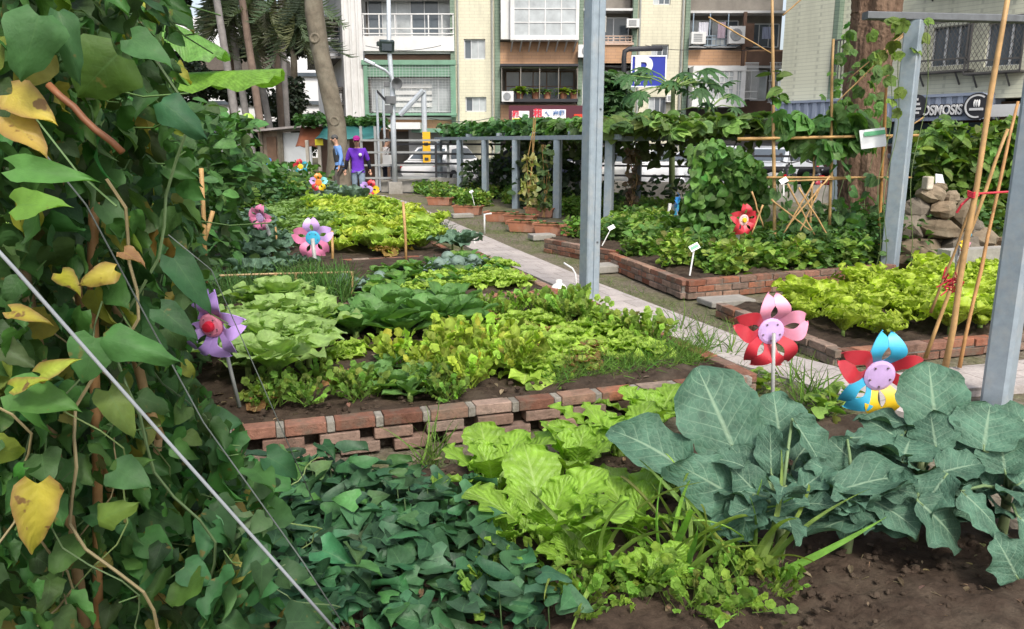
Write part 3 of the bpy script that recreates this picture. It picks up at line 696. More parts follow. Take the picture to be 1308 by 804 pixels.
side_cage(fz(72),fz(22),1.2,9,'',1.3); side_cage(fz(133),fz(112),1.0,5,'',0.7); side_cage(fz(22)+2.4,fz(22)+4.6,1.2,9,'',1.3)
# right-hand shop block
Ya, Yb_ = 36.5, 31.0
A0 = Vector((P(1004,90,Ya+2.3).x,Ya+2.3,0)); A1 = Vector((P(1310,90,Yb_-0.6).x,Yb_-0.6,0))
fd = (A1-A0).normalized(); fn = Vector((fd.y,-fd.x,0)); frz = math.atan2(fd.y,fd.x)
def fpt(px, py, d=0.0):
    """point on the slanting shop facade seen at px,py"""
    r_ = ray(px,py); o = A0 + fn*d; den = r_[0]*fn.x + r_[1]*fn.y; t = (o.x*fn.x+o.y*fn.y)/den
    return Vector((r_[0]*t, r_[1]*t, CAMH+r_[2]*t))
def fs(p): return (p-A0).dot(fd)
B3 = thing('shop_building','pale green tiled apartment block over the container shop front on the right','building',A0.lerp(A1,0.5)+Vector((2,5,0)))
ext = A1 + fd*6
def fbar(mb, s0,s1,z0,z1,d0,d1,col=(1,1,1)):
    c = A0 + fd*((s0+s1)/2) + fn*((d0+d1)/2); mb.box((c.x,c.y,(z0+z1)/2),(abs(s1-s0),abs(d1-d0),abs(z1-z0)),frz,col)
S_end = (ext-A0).length
m = MB()
# plain wall face projecting, then the window wall set back a little
s1 = fs(fpt(1066,80)); 
fbar(m,0,s1,3.2,ZT,-8,0.35); m.build('plain_wall', M_pgreen, B3)
wins = [(1187,1243,30,92),(1256,1310,25,92)]
m = MB(); hs=[]
for a,b,c,d in wins:
    q0=fpt(a,d-6); q1=fpt(b,c); hs.append((fs(q0),fs(q1),q0.z,q1.z))
hs2 = hs + [(h[0],h[1],h[2]+3.3,h[3]+3.3) for h in hs]
xs=sorted({s1,S_end,*[h[0] for h in hs2],*[h[1] for h in hs2]}); zs=sorted({3.2,ZT,*[h[2] for h in hs2],*[h[3] for h in hs2]})
for i in range(len(xs)-1):
    for j in range(len(zs)-1):
        cx=(xs[i]+xs[i+1])/2; cz=(zs[j]+zs[j+1])/2
        if not any(h[0]<cx<h[1] and h[2]<cz<h[3] for h in hs2): fbar(m,xs[i],xs[i+1],zs[j],zs[j+1],-0.3,0.0)
fbar(m,s1,S_end,3.2,ZT,-8,-1.0)
m.build('wall', M_pgreen, B3)
m = MB(); fbar(m,-0.1,S_end+0.1,ZT,ZT+0.3,-8.2,0.5); m.build('roof', M_roofing, B3)
m = MB(); fbar(m,0.1,S_end,0,3.1,-8,-0.6); m.build('ground_floor', M_brownwall, B3)
m = MB(); s_c=fs(fpt(1075,60)); fbar(m,s1+0.02,s1+0.25,3.2,ZT,0.0,0.36); m.build('pier', M_gtile, B3)
for h in hs2:
    m = MB(); t=0.07
    for s in np.linspace(h[0],h[1],4): fbar(m,s-t/2,s+t/2,h[2],h[3],-0.2,-0.12)
    for z in (h[2],h[3]): fbar(m,h[0],h[1],z-t/2,z+t/2,-0.19,-0.13)
    f = m.build('window', M_alu, B3)
    m = MB(); fbar(m,h[0],h[1],h[2],h[3],-0.24,-0.22); m.build('pane', M_glass, f)
    m = MB(); d=0.55; a=h[0]-0.45; b=h[1]+0.25; z0=h[2]-0.25; z1=h[3]+0.1
    for s in (a,b):
        fbar(m,s-0.03,s+0.03,z0,z1,d-0.03,d+0.03)
        for z in (z0,z1): fbar(m,s-0.03,s+0.03,z-0.03,z+0.03,0,d)
    for z in (z0,z1,z0+0.45): fbar(m,a,b,z-0.035,z+0.035,d-0.03,d+0.03)
    fbar(m,a,b,z0-0.05,z0-0.02,0,d)
    for s in (a+0.3,b-0.5): 
        p0=A0+fd*s+Vector((0,0,z0-0.5)); p1=A0+fd*s+fn*(d-0.1)+Vector((0,0,z0-0.05)); m.bar(p0,p1,0.05)
    q = int((b-a)/0.16)
    for i in range(-q,q*2):    # diamond mesh
        for sg in (1,-1):
            sA=a+i*0.16; H_=z1-z0; e0=sA; e1=sA+sg*H_*0.6; t0,t1=0.0,1.0
            lo,hi=(a,b)
            if e1!=e0:
                ta=(lo-e0)/(e1-e0); tb=(hi-e0)/(e1-e0); t0=max(0,min(ta,tb)); t1=min(1,max(ta,tb))
            if t1-t0>0.03:
                pA=A0+fd*(e0+(e1-e0)*t0)+fn*(d+0.005*sg)+Vector((0,0,z0+H_*t0)); pB=A0+fd*(e0+(e1-e0)*t1)+fn*(d+0.005*sg)+Vector((0,0,z0+H_*t1)); m.bar(pA,pB,0.014)
    m.build('window_cage', mat('cage_metal',(0.09,0.085,0.08),0.6), B3)
# small caged window + conditioner beside the big trunk
q0=fpt(1068,108); q1=fpt(1082,52)
m = MB(); 
for s in np.linspace(fs(q0),fs(q1)+0.4,6): fbar(m,s-0.02,s+0.02,q0.z,q1.z,0.4,0.44)
for z in (q0.z,q1.z,(q0.z+q1.z)/2): fbar(m,fs(q0),fs(q1)+0.4,z-0.03,z+0.03,0.38,0.45)
m.build('window_cage', MATS['cage_metal'], B3)
# container shop sign: corrugated blue grey fascia with raised lettering
sg0=fpt(985,131,1.0); sgA=fpt(1256,118.5,1.0); sgB=fpt(1235,152,1.0); zb=sgB.z; zt=sgA.z; sL=fs(sg0); sR=fs(sgA)
sg = thing('shop_sign','blue grey corrugated container fascia lettered OSMOSIS with a round emblem','sign',A0+fd*((sL+sR)/2)+fn*1.0+Vector((0,0,zb)))
M_cont = mat('container_blue',(0.25,0.29,0.37),0.5,var=0.12,vs=1.5,spec=0.4)
m = MB(); fbar(m,sL,sR,zb,zt,-0.9,0.94); fbar(m,sL,sR,zt-0.09,zt+0.02,0.945,1.03); fbar(m,sL,sR,zb-0.05,zb+0.09,0.945,1.03)
nr = int((sR-sL)/0.42)
for i in range(nr): s=sL+0.1+i*0.42; fbar(m,s,s+0.2,zb+0.09,zt-0.09,0.945,1.0)
m.build('fascia', M_cont, sg)
def textobj(body, size, depth, m_, parent, loc, rz, name, sx=1.0, bold=0.0, fwd=None):
    cu = bpy.data.curves.new('t','FONT'); cu.body = body; cu.size = size; cu.extrude = depth; cu.align_x='CENTER'; cu.align_y='CENTER'; cu.offset = bold
    o = bpy.data.objects.new('t',cu); COL.objects.link(o); dg = bpy.context.evaluated_depsgraph_get()
    me = bpy.data.meshes.new_from_object(o.evaluated_get(dg)); bpy.data.objects.remove(o); bpy.data.curves.remove(cu)
    M_ = Matrix.Translation(Vector(loc)) @ Matrix.Rotation(rz,4,'Z') @ Matrix.Rotation(math.pi/2,4,'X') @ Matrix.Diagonal((sx,1,1,1))
    me.transform(M_)
    if parent is not None: me.transform(Matrix.Translation(-Vector(WLOC.get(parent.name, parent.location))))
    me.name = name; me.materials.clear(); me.materials.append(m_)
    o = bpy.data.objects.new(name, me); COL.objects.link(o)
    if parent is not None:
        o.parent = parent; KIDS.setdefault(parent.name,[]).append(o); WLOC[o.name] = WLOC.get(parent.name, tuple(parent.location))
    return o
def fit_text(px0,px1,py,size,d,m_,name,bold,wide=0.0):
    o = textobj('OSMOSIS',size,0.03,m_,sg,Vector((0,0,0)),0,name,1.0,bold); bpy.data.objects.remove(o) if False else None
    xs_=[v.co.x for v in o.data.vertices]; off=Vector(sg.location); W0=max(xs_)-min(xs_)
    want=fs(fpt(px1,py,d))-fs(fpt(px0,py,d))+wide; ctr=(fpt(px0,py,d)+fpt(px1,py,d))/2
    o.data.transform(Matrix.Translation(off)); o.data.transform(Matrix.Translation(ctr-off) @ Matrix.Rotation(frz,4,'Z') @ Matrix.Diagonal((want/W0,1,1,1)))
fit_text(1178,1229,141.5,0.52,1.05,M_dark,'letter_backing',0.05,0.12)
fit_text(1178,1229,141.5,0.52,1.10,M_white,'lettering',0.012)
def disc(mb,c,r0,r1,d,n=32,arc=(0,2*math.pi)):
    V=[];
    for i in range(n+1):
        a=arc[0]+(arc[1]-arc[0])*i/n
        for r in (r0,r1): q=c+fd*(math.cos(a)*r)+Vector((0,0,math.sin(a)*r)); V+= [q, q+fn*d]
    F=[]
    for i in range(n):
        a=i*4; b=a+4; F += [(a+1,a+3,b+3,b+1),(a,b,b+2,a+2),(a+2,b+2,b+3,a+3),(a,a+1,b+1,b)]
    mb.add(V,F)
c = fpt(1249,136,1.12); rr = 0.49
m = MB(); disc(m,c,0.001,rr,0.09); em = m.build('emblem', M_dark, sg)
m = MB(); disc(m,c+fn*0.092,rr*0.76,rr*0.88,0.02,arc=(0.9,5.0))
for k in (-1,0,1):
    q=c+fn*0.1+fd*(k*rr*0.16)+Vector((0,0,rr*0.22)); m.ball(q,(rr*0.11,rr*0.05,rr*0.28),8,6)
q=c+fn*0.1+Vector((0,0,-rr*0.22)); m.bar(q-fd*rr*0.5,q+fd*rr*0.5,0.05,0.09)
m.build('emblem_mark', M_white, em)
c = fpt(1170,136,1.08); m = MB(); disc(m,c,0.001,0.46,0.06); e2=m.build('emblem', M_dark, sg)
m = MB()
for k,wd in ((0.26,0.1),(0.08,0.18),(-0.1,0.24),(-0.26,0.18)):
    q=c+fn*0.075+Vector((0,0,k)); m.bar(q-fd*wd,q+fd*wd,0.03,0.09)
m.build('emblem_mark', M_white, e2)
m = MB(); fbar(m,fs(fpt(1264,150,.4)),S_end,2.5,2.95,0.05,0.45); tag(m.build('shop_awning', M_white),'white awning edge beside the round shop emblem','awning')
m = MB(); fbar(m,sL+3,sR-0.3,1.5,zb-0.12,0.1,0.16); tag(m.build('shop_window', mat('shop_glass',(0.02,0.05,0.06),0.1)),'dark teal shop window under the OSMOSIS lettering','shop window')
# far pale building and elevated road behind the palms
m = MB(); r = thing('distant_building','plain white building seen far off between the palms and the grey trunk','building',(-24,80,0))
m.bx(-36,-17.5,78,86,0,13); m.build('wall', mat('white_render',(0.72,0.72,0.72),0.8,var=0.1,vs=0.4), r)
m = MB()
for k in range(4): m.bx(-36,-17.4,77.7,77.99,2.4+2.6*k,2.75+2.6*k)
m.build('window_band', M_glass, r)
r = thing('elevated_road','long grey elevated road crossing behind the palms','road bridge',(-30,68,0))
m = MB(); m.bx(-75,-19.5,66,72,7.2,8.4); m.build('deck', mat('deck_brown',(0.12,0.10,0.085),0.9), r)
m = MB(); m.bx(-75,-19.5,65.8,65.99,8.41,9.3); m.build('side_wall', M_plaster, r)
m = MB()
for x in (-70,-50,-31): m.lathe((x,69,0),[(0.7,0),(0.7,7.19)],14)
m.build('column', M_conc, r)

# pipes, cables and laundry that clutter the facades
for x,lab in ((585.5,''),(629,''),(815,''),(869,'')):
    m=MB(); m.tube([(fx(x),YB-.12,0),(fx(x),YB-.12,ZT)],.05,6); m.build('drainpipe', mat('grey_pipe',(0.35,0.36,0.34),0.6,var=.3,vs=1), B)
for i in range(7):
    m=MB(); x0=470+i*70; x1=x0+95; pts=[]; yy=random.choice((66,82,150,156,60))
    for k in range(9): t=k/8; pts.append((fx(x0+(x1-x0)*t),YB-.5-.1*(i%3),fz(yy+random.uniform(-.3,.3))-0.25*math.sin(math.pi*t)))
    m.tube(pts,.016,4); m.build('cable', M_dark, B)
def laundry(px,py,w,h,c,lab):
    p=Vector((fx(px),YB-.35,fz(py))); m=MB(); V=[];n=6
    for i in range(n+1):
        for z in (0,-h): V.append((p.x+w*i/n,p.y+.03*math.sin(i*1.9+z*5),p.z+z))
    m.add(V,[(i*2,i*2+2,i*2+3,i*2+1) for i in range(n)],c); o=m.build('laundry',M_paint); s_=o.modifiers.new('s','SOLIDIFY'); s_.thickness=.012; tag(o,lab,'laundry')
for a in ((888,30,.5,.7,(.5,.5,.55),'grey shirt drying left on the blue railed balcony'),(912,30,.4,.8,(.32,.25,.3),'dull mauve cloth drying in the middle of the blue railed balcony'),(760,22,.5,.8,(.55,.52,.45),'beige cloth hanging above the tan balcony rail'),(968,36,.5,.6,(.2,.22,.3),'dark cloth hanging on the brown balcony at right')): laundry(*a)
# ------------------------------------------------------------------ steel posts, pergola and fence
def post_mesh(m, p, z0, z1, w, rz, ch=0.012):
    d = Vector((math.cos(rz),math.sin(rz),0)); a = Vector((p[0],p[1],z0)); b = Vector((p[0],p[1],z1))
    m.bar(a,b,w,w,up=d,ch=ch)
rzp = R(20)
# tall front post (channel section with lips)
p0 = G(752,386); r = thing('steel_post','tall galvanised channel post standing beside the path in the middle','post',(p0.x,p0.y,0))
m = MB(); w=0.155
prof=[(-w/2,-w/2),(w/2,-w/2),(w/2,w/2),(-w/2,w/2)]
a=R(28); q=[(x*math.cos(a)-y*math.sin(a)+p0.x,x*math.sin(a)+y*math.cos(a)+p0.y) for x,y in [(-w/2+.012,-w/2),(-.03,-w/2),(-.026,-w/2+.012),(.0,-w/2+.012),(.004,-w/2),(w/2-.012,-w/2),(w/2,-w/2+.012),(w/2,w/2-.012),(w/2-.012,w/2),(-w/2+.012,w/2),(-w/2,w/2-.012),(-w/2,-w/2+.012)]]
V=[(x,y,z) for z in (-0.05,4.6) for x,y in q]; k=len(q)
m.add(V,[(i,(i+1)%k,k+(i+1)%k,k+i) for i in range(k)]+[tuple(range(k))[::-1],tuple(range(k,2*k))]); m.build('post', M_steel, r)
m = MB()
for z in (0.62,1.9,3.1):
    c=Vector((p0.x,p0.y,z))+Vector((math.sin(a),-math.cos(a),0))*(w/2+.004)+Vector((math.cos(a),math.sin(a),0))*0.035; m.ball(c,0.011,8,5)
m.build('bolt', M_steel_dk, r)
# leaning-in-view post on the right with its cross beam
p1 = G(1134,357); zt = P(1165,27,p1.y).z
r = thing('steel_post','grey square steel post in front of the big trunk carrying a cross beam','post',(p1.x,p1.y,0))
m = MB(); post_mesh(m,p1,0,zt,0.17,R(48)); m.build('post', M_steel, r)
m = MB(); m.bar((p1.x-0.6,p1.y-0.1,zt+0.04),(p1.x+4.5,p1.y+0.6,zt+0.04),0.12,0.08,ch=0.01); m.build('beam', M_steel_dk, r)
p2 = Vector((3.0,4.62,0)); r = thing('steel_post','thick dark grey steel post nearest the camera at the right edge','post',p2)
m = MB(); post_mesh(m,p2,0,4.5,0.145,R(40),0.02); m.build('post', M_steel, r)
# pergola
pg = thing('pergola','low galvanised steel pergola along the path roofed with climbing vines','pergola',(2.5,18,0))
ZP = 1.62
front = [G(x,y) for x,y in ((778,292),(712,285),(659,272),(620,262),(588,250),(562,245))]
fa, fb = front[0], front[-1]; pd = (fb-fa).normalized(); pn = Vector((pd.y,-pd.x,0)); pn = pn if pn.x>0 else -pn
front = []
for x_ in (778,712,659,620,588,562):
    d_=ray(x_,235); k_=d_[0]/d_[1]; front.append(fa+pd*((k_*fa.y-fa.x)/(pd.x-k_*pd.y)))
for q in front:
    m = MB(); post_mesh(m,q,-0.02,ZP,0.15,R(62),0.01); m.build('post', M_steel, pg)
back = [fa+pn*2.3+pd*s for s in (-3.2,0.6,3.0,6.2,9.5)] 
for q in back:
    m = MB(); post_mesh(m,q,-0.02,ZP-0.06,0.13,R(62),0.01); m.build('post', M_steel_dk if q is not back[0] else M_steel, pg)
for off,st in ((0,-0.3),(2.3,-3.6)):
    m = MB(); m.bar(fa+pn*off+pd*st+Vector((0,0,ZP+0.05)),fb+pn*off+pd*0.4+Vector((0,0,ZP+0.05)),0.1,0.09); m.build('beam', M_steel, pg)
for k,s in enumerate((0.02,2.0,4.0,6.4,9.0,11.5)):
    m = MB(); m.bar(fa+pd*s+pn*0.06+Vector((0,0,ZP+0.14)),fa+pd*s+pn*3.6+Vector((0,0,ZP+0.14)),0.06,0.08); m.build('cross_beam', M_steel, pg)
m = MB(); m.bar(fa+Vector((0.05,-0.02,ZP+0.02)),fa+Vector((4.6,1.2,ZP+0.05)),0.08,0.09); m.build('beam', M_steel, pg)
# parking lot and boundary fence
mb = MB(); mb.add([(-9,26.6,0.004),(14,19.6,0.004),(40,26,0.004),(34,46,0.004),(-9,43.9,0.004)],[(0,1,2,3,4)])
tag(mb.build('parking_lot', mat('asphalt',(0.055,0.055,0.057),0.9,var=0.3,vs=3,bump=0.4,bs=40,spec=0.2)), kind='structure')
FA, FB_ = Vector((-3.9,25.9,0)), Vector((12.5,19.3,0)); fdir=(FB_-FA).normalized(); frz2=math.atan2(fdir.y,fdir.x); FL=(FB_-FA).length
fen = thing('fence','dark horizontal rail fence on a low concrete wall between garden and car park','fence',FA.lerp(FB_,0.5))
m = MB(); c=FA.lerp(FB_,0.5); m.box((c.x,c.y,0.22),(FL,0.18,0.48),frz2); m.build('low_wall', M_conc, fen)
for z in (0.62,0.9,1.2,1.5):
    m = MB(); m.bar(FA+Vector((0,0,z)),FB_+Vector((0,0,z)),0.05,0.06); m.build('rail', M_dark if z<5 else M_alu, fen)
for i in range(12):
    m = MB(); q=FA+fdir*(FL*i/11); m.bar(q+Vector((0,0,0.46)),q+Vector((0,0,1.56)),0.07,0.07); m.build('post', M_dark, fen)
# grey gate rails left of it with a lighter finish
M_rail=mat('grey_rail',(0.30,0.31,0.31),0.55,metal=.2,var=.2,vs=4)
g0,g1 = Vector((-4.0,25.2,0)), Vector((-2.0,25.35,0))
fen2 = thing('railing','pale grey steel railing and gate posts beside the lamp post','railing',g0.lerp(g1,0.5))
for z,zz in ((0.45,.06),(0.85,.06),(1.25,.06),(1.62,.06)):
    m = MB(); m.bar(g0+Vector((-.75,0,z)),g1+Vector((0,0,z)),0.06,zz); m.build('rail', M_rail, fen2)
for x in (-4.75,-4.3,-2.02):
    m = MB(); m.bar((x,25.25,0),(x,25.25,2.05 if x<-4 else 1.7),0.08,0.08); m.build('post', M_rail, fen2)
m = MB(); m.bx(-4.2,-1.9,25.4,25.6,0,0.38); m.build('low_wall', M_conc, fen2)
# yellow striped height post
p=P(546,235,27.2); r=thing('bollard','yellow steel post with dark marks behind the end of the pergola','bollard',(p.x,27.2,0))
m=MB(); m.box((p.x,27.2,0.95),(0.26,0.2,1.9),0.1,(0.75,0.42,0.02)); m.build('post', M_paint, r)
m=MB()
for z in (0.5,1.0,1.5): m.box((p.x,27.09,z),(0.13,0.02,0.1),0.1,(0.05,0.05,0.05))
m.build('mark', M_paint, r)
# ------------------------------------------------------------------ lamp post with floodlight and horn speakers
def at(px,py,Y): return P(px,py,Y)
YL = 24.4; base = G(505,247); lp = thing('lamp_post','tall pale lamp post with a floodlight, a street lamp arm and a horn loudspeaker','lamp post',(base.x,base.y,0)); YL=base.y
m=MB(); m.box((base.x,base.y,0.17),(0.42,0.42,0.36),0.2); m.build('plinth', M_conc, lp)
m=MB(); m.tube([(base.x,YL,0.3),(base.x-.0,YL,2.0),at(501,110,YL),at(497,62,YL),at(496,-30,YL)],[0.085,0.082,0.075,0.07,0.06],12); m.build('pole', mat('pale_steel',(0.52,0.56,0.6),0.45,metal=0.2,var=0.15,vs=4), lp, smooth=True)
m=MB(); m.tube([at(500,108,YL),at(498,96,YL-.1),at(492,90,YL-.2),at(480,84,YL-.3),at(474,81,YL-.3)],0.045,8); m.build('arm', MATS['pale_steel'], lp, smooth=True)
m=MB(); m.bar(at(479,83,YL-.3),at(466,77,YL-.3),0.2,0.11,ch=0.03); m.build('lamp_head', MATS['pale_steel'], lp)
m=MB(); c=at(494,59,YL-.1); m.box(c,(0.42,0.22,0.32),0.35,tilt=(0.35,0)); m.box(c+Vector((-.24,0,.06)),(0.1,0.2,0.12),0.35)
f=m.build('floodlight', mat('dark_green_metal',(0.03,0.045,0.04),0.4), lp); m=MB(); m.box(c+Vector((0.02,-.13,-.05)),(0.3,0.02,0.2),0.35,tilt=(0.35,0)); m.build('lens', M_glass, f)
m=MB(); c=at(507,107,YL-.2); 
V=[];pr=[(0.03,0.32),(0.05,0.2),(0.1,0.08),(0.17,0.0),(0.16,0.0),(0.08,0.09),(0.02,0.15)]
m.lathe((0,0,0),pr,18,axis='y'); 
h=m.mesh('horn_speaker'); h.transform(Matrix.Translation(c-Vector(lp.location))@Matrix.Rotation(0.25,4,'Z')); h.materials.append(mat('horn_grey',(0.12,0.125,0.13),0.5))
o=bpy.data.objects.new('horn_speaker',h); COL.objects.link(o); o.parent=lp
h2=h.copy(); h2.transform(Matrix.Translation(Vector((-.55,0,-.1)))@Matrix.Scale(0.6,4)); 
m=MB(); m.bar(at(493,107,YL),at(507,107,YL),0.04); m.box(at(494,108,YL),(0.16,0.16,0.14),0.2); m.build('bracket', MATS['horn_grey'], lp)
m=MB(); m.box(at(499,128,YL-.1),(0.3,0.25,0.22),0.3); m.box(at(497,140,YL-.1),(0.22,0.2,0.24),0.0); m.build('junction_box', MATS['horn_grey'], lp)
# thin poles behind the awning and a slanted pipe support
for i,(x,y0,y1,lab) in enumerate(((481,116,245,'thin pole with a slanting arm left of the lamp post'),(489,114,240,'thin pole directly left of the lamp post'),(541,116,170,'short white post holding the slanted pipe right of the lamp post'))):
    Y=26.0+i*0.8; a=P(x,y0,Y); t=thing('pole',lab,'pole',(a.x,Y,0)); m=MB(); m.tube([(a.x,Y,0),(a.x,Y,a.z)],0.04 if i<2 else 0.09,8); m.build('shaft', MATS['pale_steel'], t)
    m=MB()
    if i==0: m.bar(a,P(493,129,Y),0.07)
    if i==2: m.tube([a+Vector((0,-.1,0)),P(511,147,Y)],0.09,8)
    if i!=1: m.build('arm', MATS['pale_steel'] if i else M_dark, t)
# P parking sign
Y=30.0; a0=P(806,64,Y); r=thing('parking_sign','blue parking sign with a white P hanging from a dark bracket','sign',(P(797,200,Y).x,Y,0))
m=MB(); m.tube([(r.location.x,Y,0),P(797,74,Y),P(798,66,Y),P(803,63,Y),P(846,62,Y)],0.09,8); m.build('bracket', M_dark, r, smooth=True)
cA=P(807,72,Y-.1); cB=P(849,111,Y-.1); c=(cA+cB)/2
m=MB(); m.box(c,(cB.x-cA.x,0.12,cA.z-cB.z),0.0,(0.02,0.035,0.30)); brd=m.build('board', M_paint, r)
m=MB(); wx=(cB.x-cA.x)/2; hz=(cA.z-cB.z)/2
for s in (-1,1): m.box(c+Vector((s*wx,-.02,0)),(0.04,0.14,2*hz+.05),0,(0.75,0.78,0.85)); m.box(c+Vector((0,-.02,s*hz)),(2*wx,0.13,0.04),0,(0.75,0.78,0.85))
m.build('border', M_paint, r)
textobj('P',1.30,0.02,M_white,r,c+Vector((-0.22,-0.085,-0.02)),0,'letter',1.0,0.045)
# maroon rental sign with posters
Y=38.0; cA=P(650,135,Y); cB=P(745,178,Y); r=thing('rental_sign','maroon sign board with red and yellow rental posters above the vines','sign',((cA.x+cB.x)/2,Y,cB.z))
m=MB(); m.bx(cA.x,cB.x,Y,Y+0.12,cB.z,cA.z,(0.085,0.018,0.03)); m.build('board', M_paint, r)
def poster(x0,y0,x1,y1,col,name='poster',dy=0.02):
    a=P(x0,y0,Y-dy); b=P(x1,y1,Y-dy); m=MB(); m.bx(a.x,b.x,Y-dy,Y-dy+0.015,b.z,a.z,col); return m.build(name, M_paint, r)
poster(654,142,676,159,(0.85,0.72,0.74)); poster(663,142.4,675.8,151,(0.88,0.86,0.84),dy=0.04); poster(654.4,151.4,675.8,158.8,(0.85,0.72,0.03),dy=0.04)
poster(681.5,140,722.5,164,(0.86,0.83,0.84)); poster(682,152,692,163.8,(0.86,0.70,0.72),dy=0.03)
M_tr = mat('red_print',(0.65,0.03,0.06),0.6); M_tg = mat('green_print',(0.05,0.22,0.08),0.6); M_tb = mat('blue_print',(0.12,0.22,0.42),0.6)
def tx(s,px,py,size,m_,sx=1,b=0.01): textobj(s,size,0.006,m_,r,P(px,py,Y-.06),0,'lettering',sx,b)
tx('租',658.8,146.8,0.34,M_tr); tx('出',669,146.8,0.16,M_tg,b=0.0); tx('吉屋出租',665,155.2,0.20,M_tg)
tx('租',687.3,145.8,0.46,M_tr); tx('557-',691.5,158,0.46,M_tr,0.95); tx('出租',714,145,0.26,M_tb,1.1); tx('ㄟ',699,146,0.26,M_tb)
m=MB(); m.bx(P(733,148,Y).x,P(745,148,Y).x,Y-.04,Y-.02,P(700,156,Y).z,P(700,146,Y).z,(0.6,0.05,0.02)); m.build('poster', M_paint, r)
# ------------------------------------------------------------------ trees
def trunk_mesh(m, path, rads, n=22, rough=0.12, seg=10, col=(1,1,1)):
    pts=[];rr=[]
    for i in range(len(path)-1):
        for k in range(seg):
            t=k/seg; pts.append(Vector(path[i]).lerp(Vector(path[i+1]),t)); rr.append(rads[i]*(1-t)+rads[i+1]*t)
    pts.append(Vector(path[-1])); rr.append(rads[-1])
    ph=[random.uniform(0,6.28) for _ in range(6)]; V=[];U=[]
    for i,(p,r_) in enumerate(zip(pts,rr)):
        d=(pts[min(i+1,len(pts)-1)]-pts[max(i-1,0)]).normalized(); x=d.cross(Vector((0,1,0.01))).normalized(); y=x.cross(d)
        for j in range(n):
            a=2*math.pi*j/n
            h_=i*10.0/seg; k=1+rough*(0.5*math.sin(3*a+ph[0]+0.125*h_)+0.35*math.sin(5*a+ph[1]-0.2*h_)+0.3*math.sin(9*a+ph[2]+0.1*h_)+(0.28*abs(math.sin(13*a+ph[3]+0.9*math.sin(0.7*h_+ph[4])))-.14 if n>40 else 0)+random.uniform(-.2,.2))
            V.append(p+(x*math.cos(a)+y*math.sin(a))*r_*k); U.append((j/n,i*0.1))
    m.add(V,[(i*n+j,i*n+(j+1)%n,(i+1)*n+(j+1)%n,(i+1)*n+j) for i in range(len(pts)-1) for j in range(n)],col,U)
T_small=[leafT(w_oval,1,0.32,2,4,0.35,0.1,seed=1),leafT(w_ovate,1,0.36,2,4,0.5,0.1,seed=2),leafT(w_oval,1,0.26,2,4,0.2,0.2,seed=3)]
def crown(m, centers, K, s0, s1, base, flat=0.7):
    for c,rad in centers:
        k=int(K*rad*rad); v=rvec(k,-1,1); v/=np.linalg.norm(v,axis=1,keepdims=True); rr=rad*RNG.uniform(0.25,1.0,(k,1))**0.5
        pos=np.array(c)+v*rr*np.array([1,1,flat]); scatter(m,T_small,pos,rvec(k,-0.8,0.4),rvec(k,0.3,2),s0,s1,base)
# big trunk on the right
b0=G(1108,322); tr=thing('big_tree','big tree with a thick reddish brown trunk wrapped by vines behind the bamboo trellis','tree',(b0.x,b0.y,0))
Y=b0.y
m=MB(); trunk_mesh(m,[(b0.x,Y,-.1),P(1103,270,Y),P(1100,200,Y),P(1103,120,Y),P(1112,60,Y),P(1120,18,Y),P(1128,-60,Y)],[0.44,0.34,0.30,0.275,0.28,0.31,0.30],84,0.17,26); m.build('trunk', M_bark, tr, smooth=True)
top=P(1128,-60,Y)
for i,(dx,dy,dz,rr) in enumerate(((-1.8,0.5,2.2,.2),(1.9,1.0,2.0,.2),(0.2,1.8,2.8,.18),(0.5,-0.6,2.9,.2))):
    m=MB(); trunk_mesh(m,[top-Vector((0,0,.3)),top+Vector((dx*.4,dy*.4,dz*.5)),top+Vector((dx,dy,dz))],[0.26,rr,0.08],12,0.08,6); m.build('limb', M_bark, tr, smooth=True)
m=MB(); crown(m,[(top+Vector((-2,.5,2.8)),1.7),(top+Vector((2,1,2.6)),1.8),(top+Vector((.2,2,3.4)),1.8),(top+Vector((.4,-.4,3.8)),1.6)],240,0.14,0.26,(0.06,0.11,0.03)); m.build('crown', L_small, tr)
# grey leaning trunk on the left
b0=G(427,250); Y=b0.y; tl=thing('grey_tree','leaning grey barked tree in front of the shed and behind the gardeners','tree',(b0.x,Y,0))
m=MB(); trunk_mesh(m,[(b0.x+.15,Y,-.1),P(432,200,Y),P(430,160,Y),P(420,115,Y),P(410,70,Y),P(402,20,Y),P(398,-40,Y)],[0.42,0.30,0.27,0.27,0.25,0.27,0.22],18,0.07); m.build('trunk', M_bark_grey, tl, smooth=True)

for q in ((402,49,.25),(427,155,.24)):
    m=MB(); m.lathe((0,0,0),[(.17,.06),(.15,-.02),(.10,-.035),(.08,.0),(.03,.01)],12,axis='y'); k_=m.mesh('knot',smooth=True); k_.transform(Matrix.Translation(P(q[0],q[1],Y-q[2])-Vector(tl.location))); k_.materials.append(M_bark_grey); o=bpy.data.objects.new('knot',k_); COL.objects.link(o); o.parent=tl
top=P(398,-40,Y)
for dx,dy,dz in ((-1.6,.6,2.4),(1.5,.5,2.2),(0,1.2,3)):
    m=MB(); trunk_mesh(m,[top-Vector((0,0,.3)),top+Vector((dx,dy,dz))],[0.16,0.05],10,0.06,6); m.build('limb', M_bark_grey, tl, smooth=True)
m=MB(); crown(m,[(top+Vector((-1.8,.6,3)),1.6),(top+Vector((1.6,.5,2.8)),1.5),(top+Vector((0,1.2,3.6)),1.7)],200,0.14,0.24,(0.06,0.1,0.035)); m.build('crown', L_small, tl)
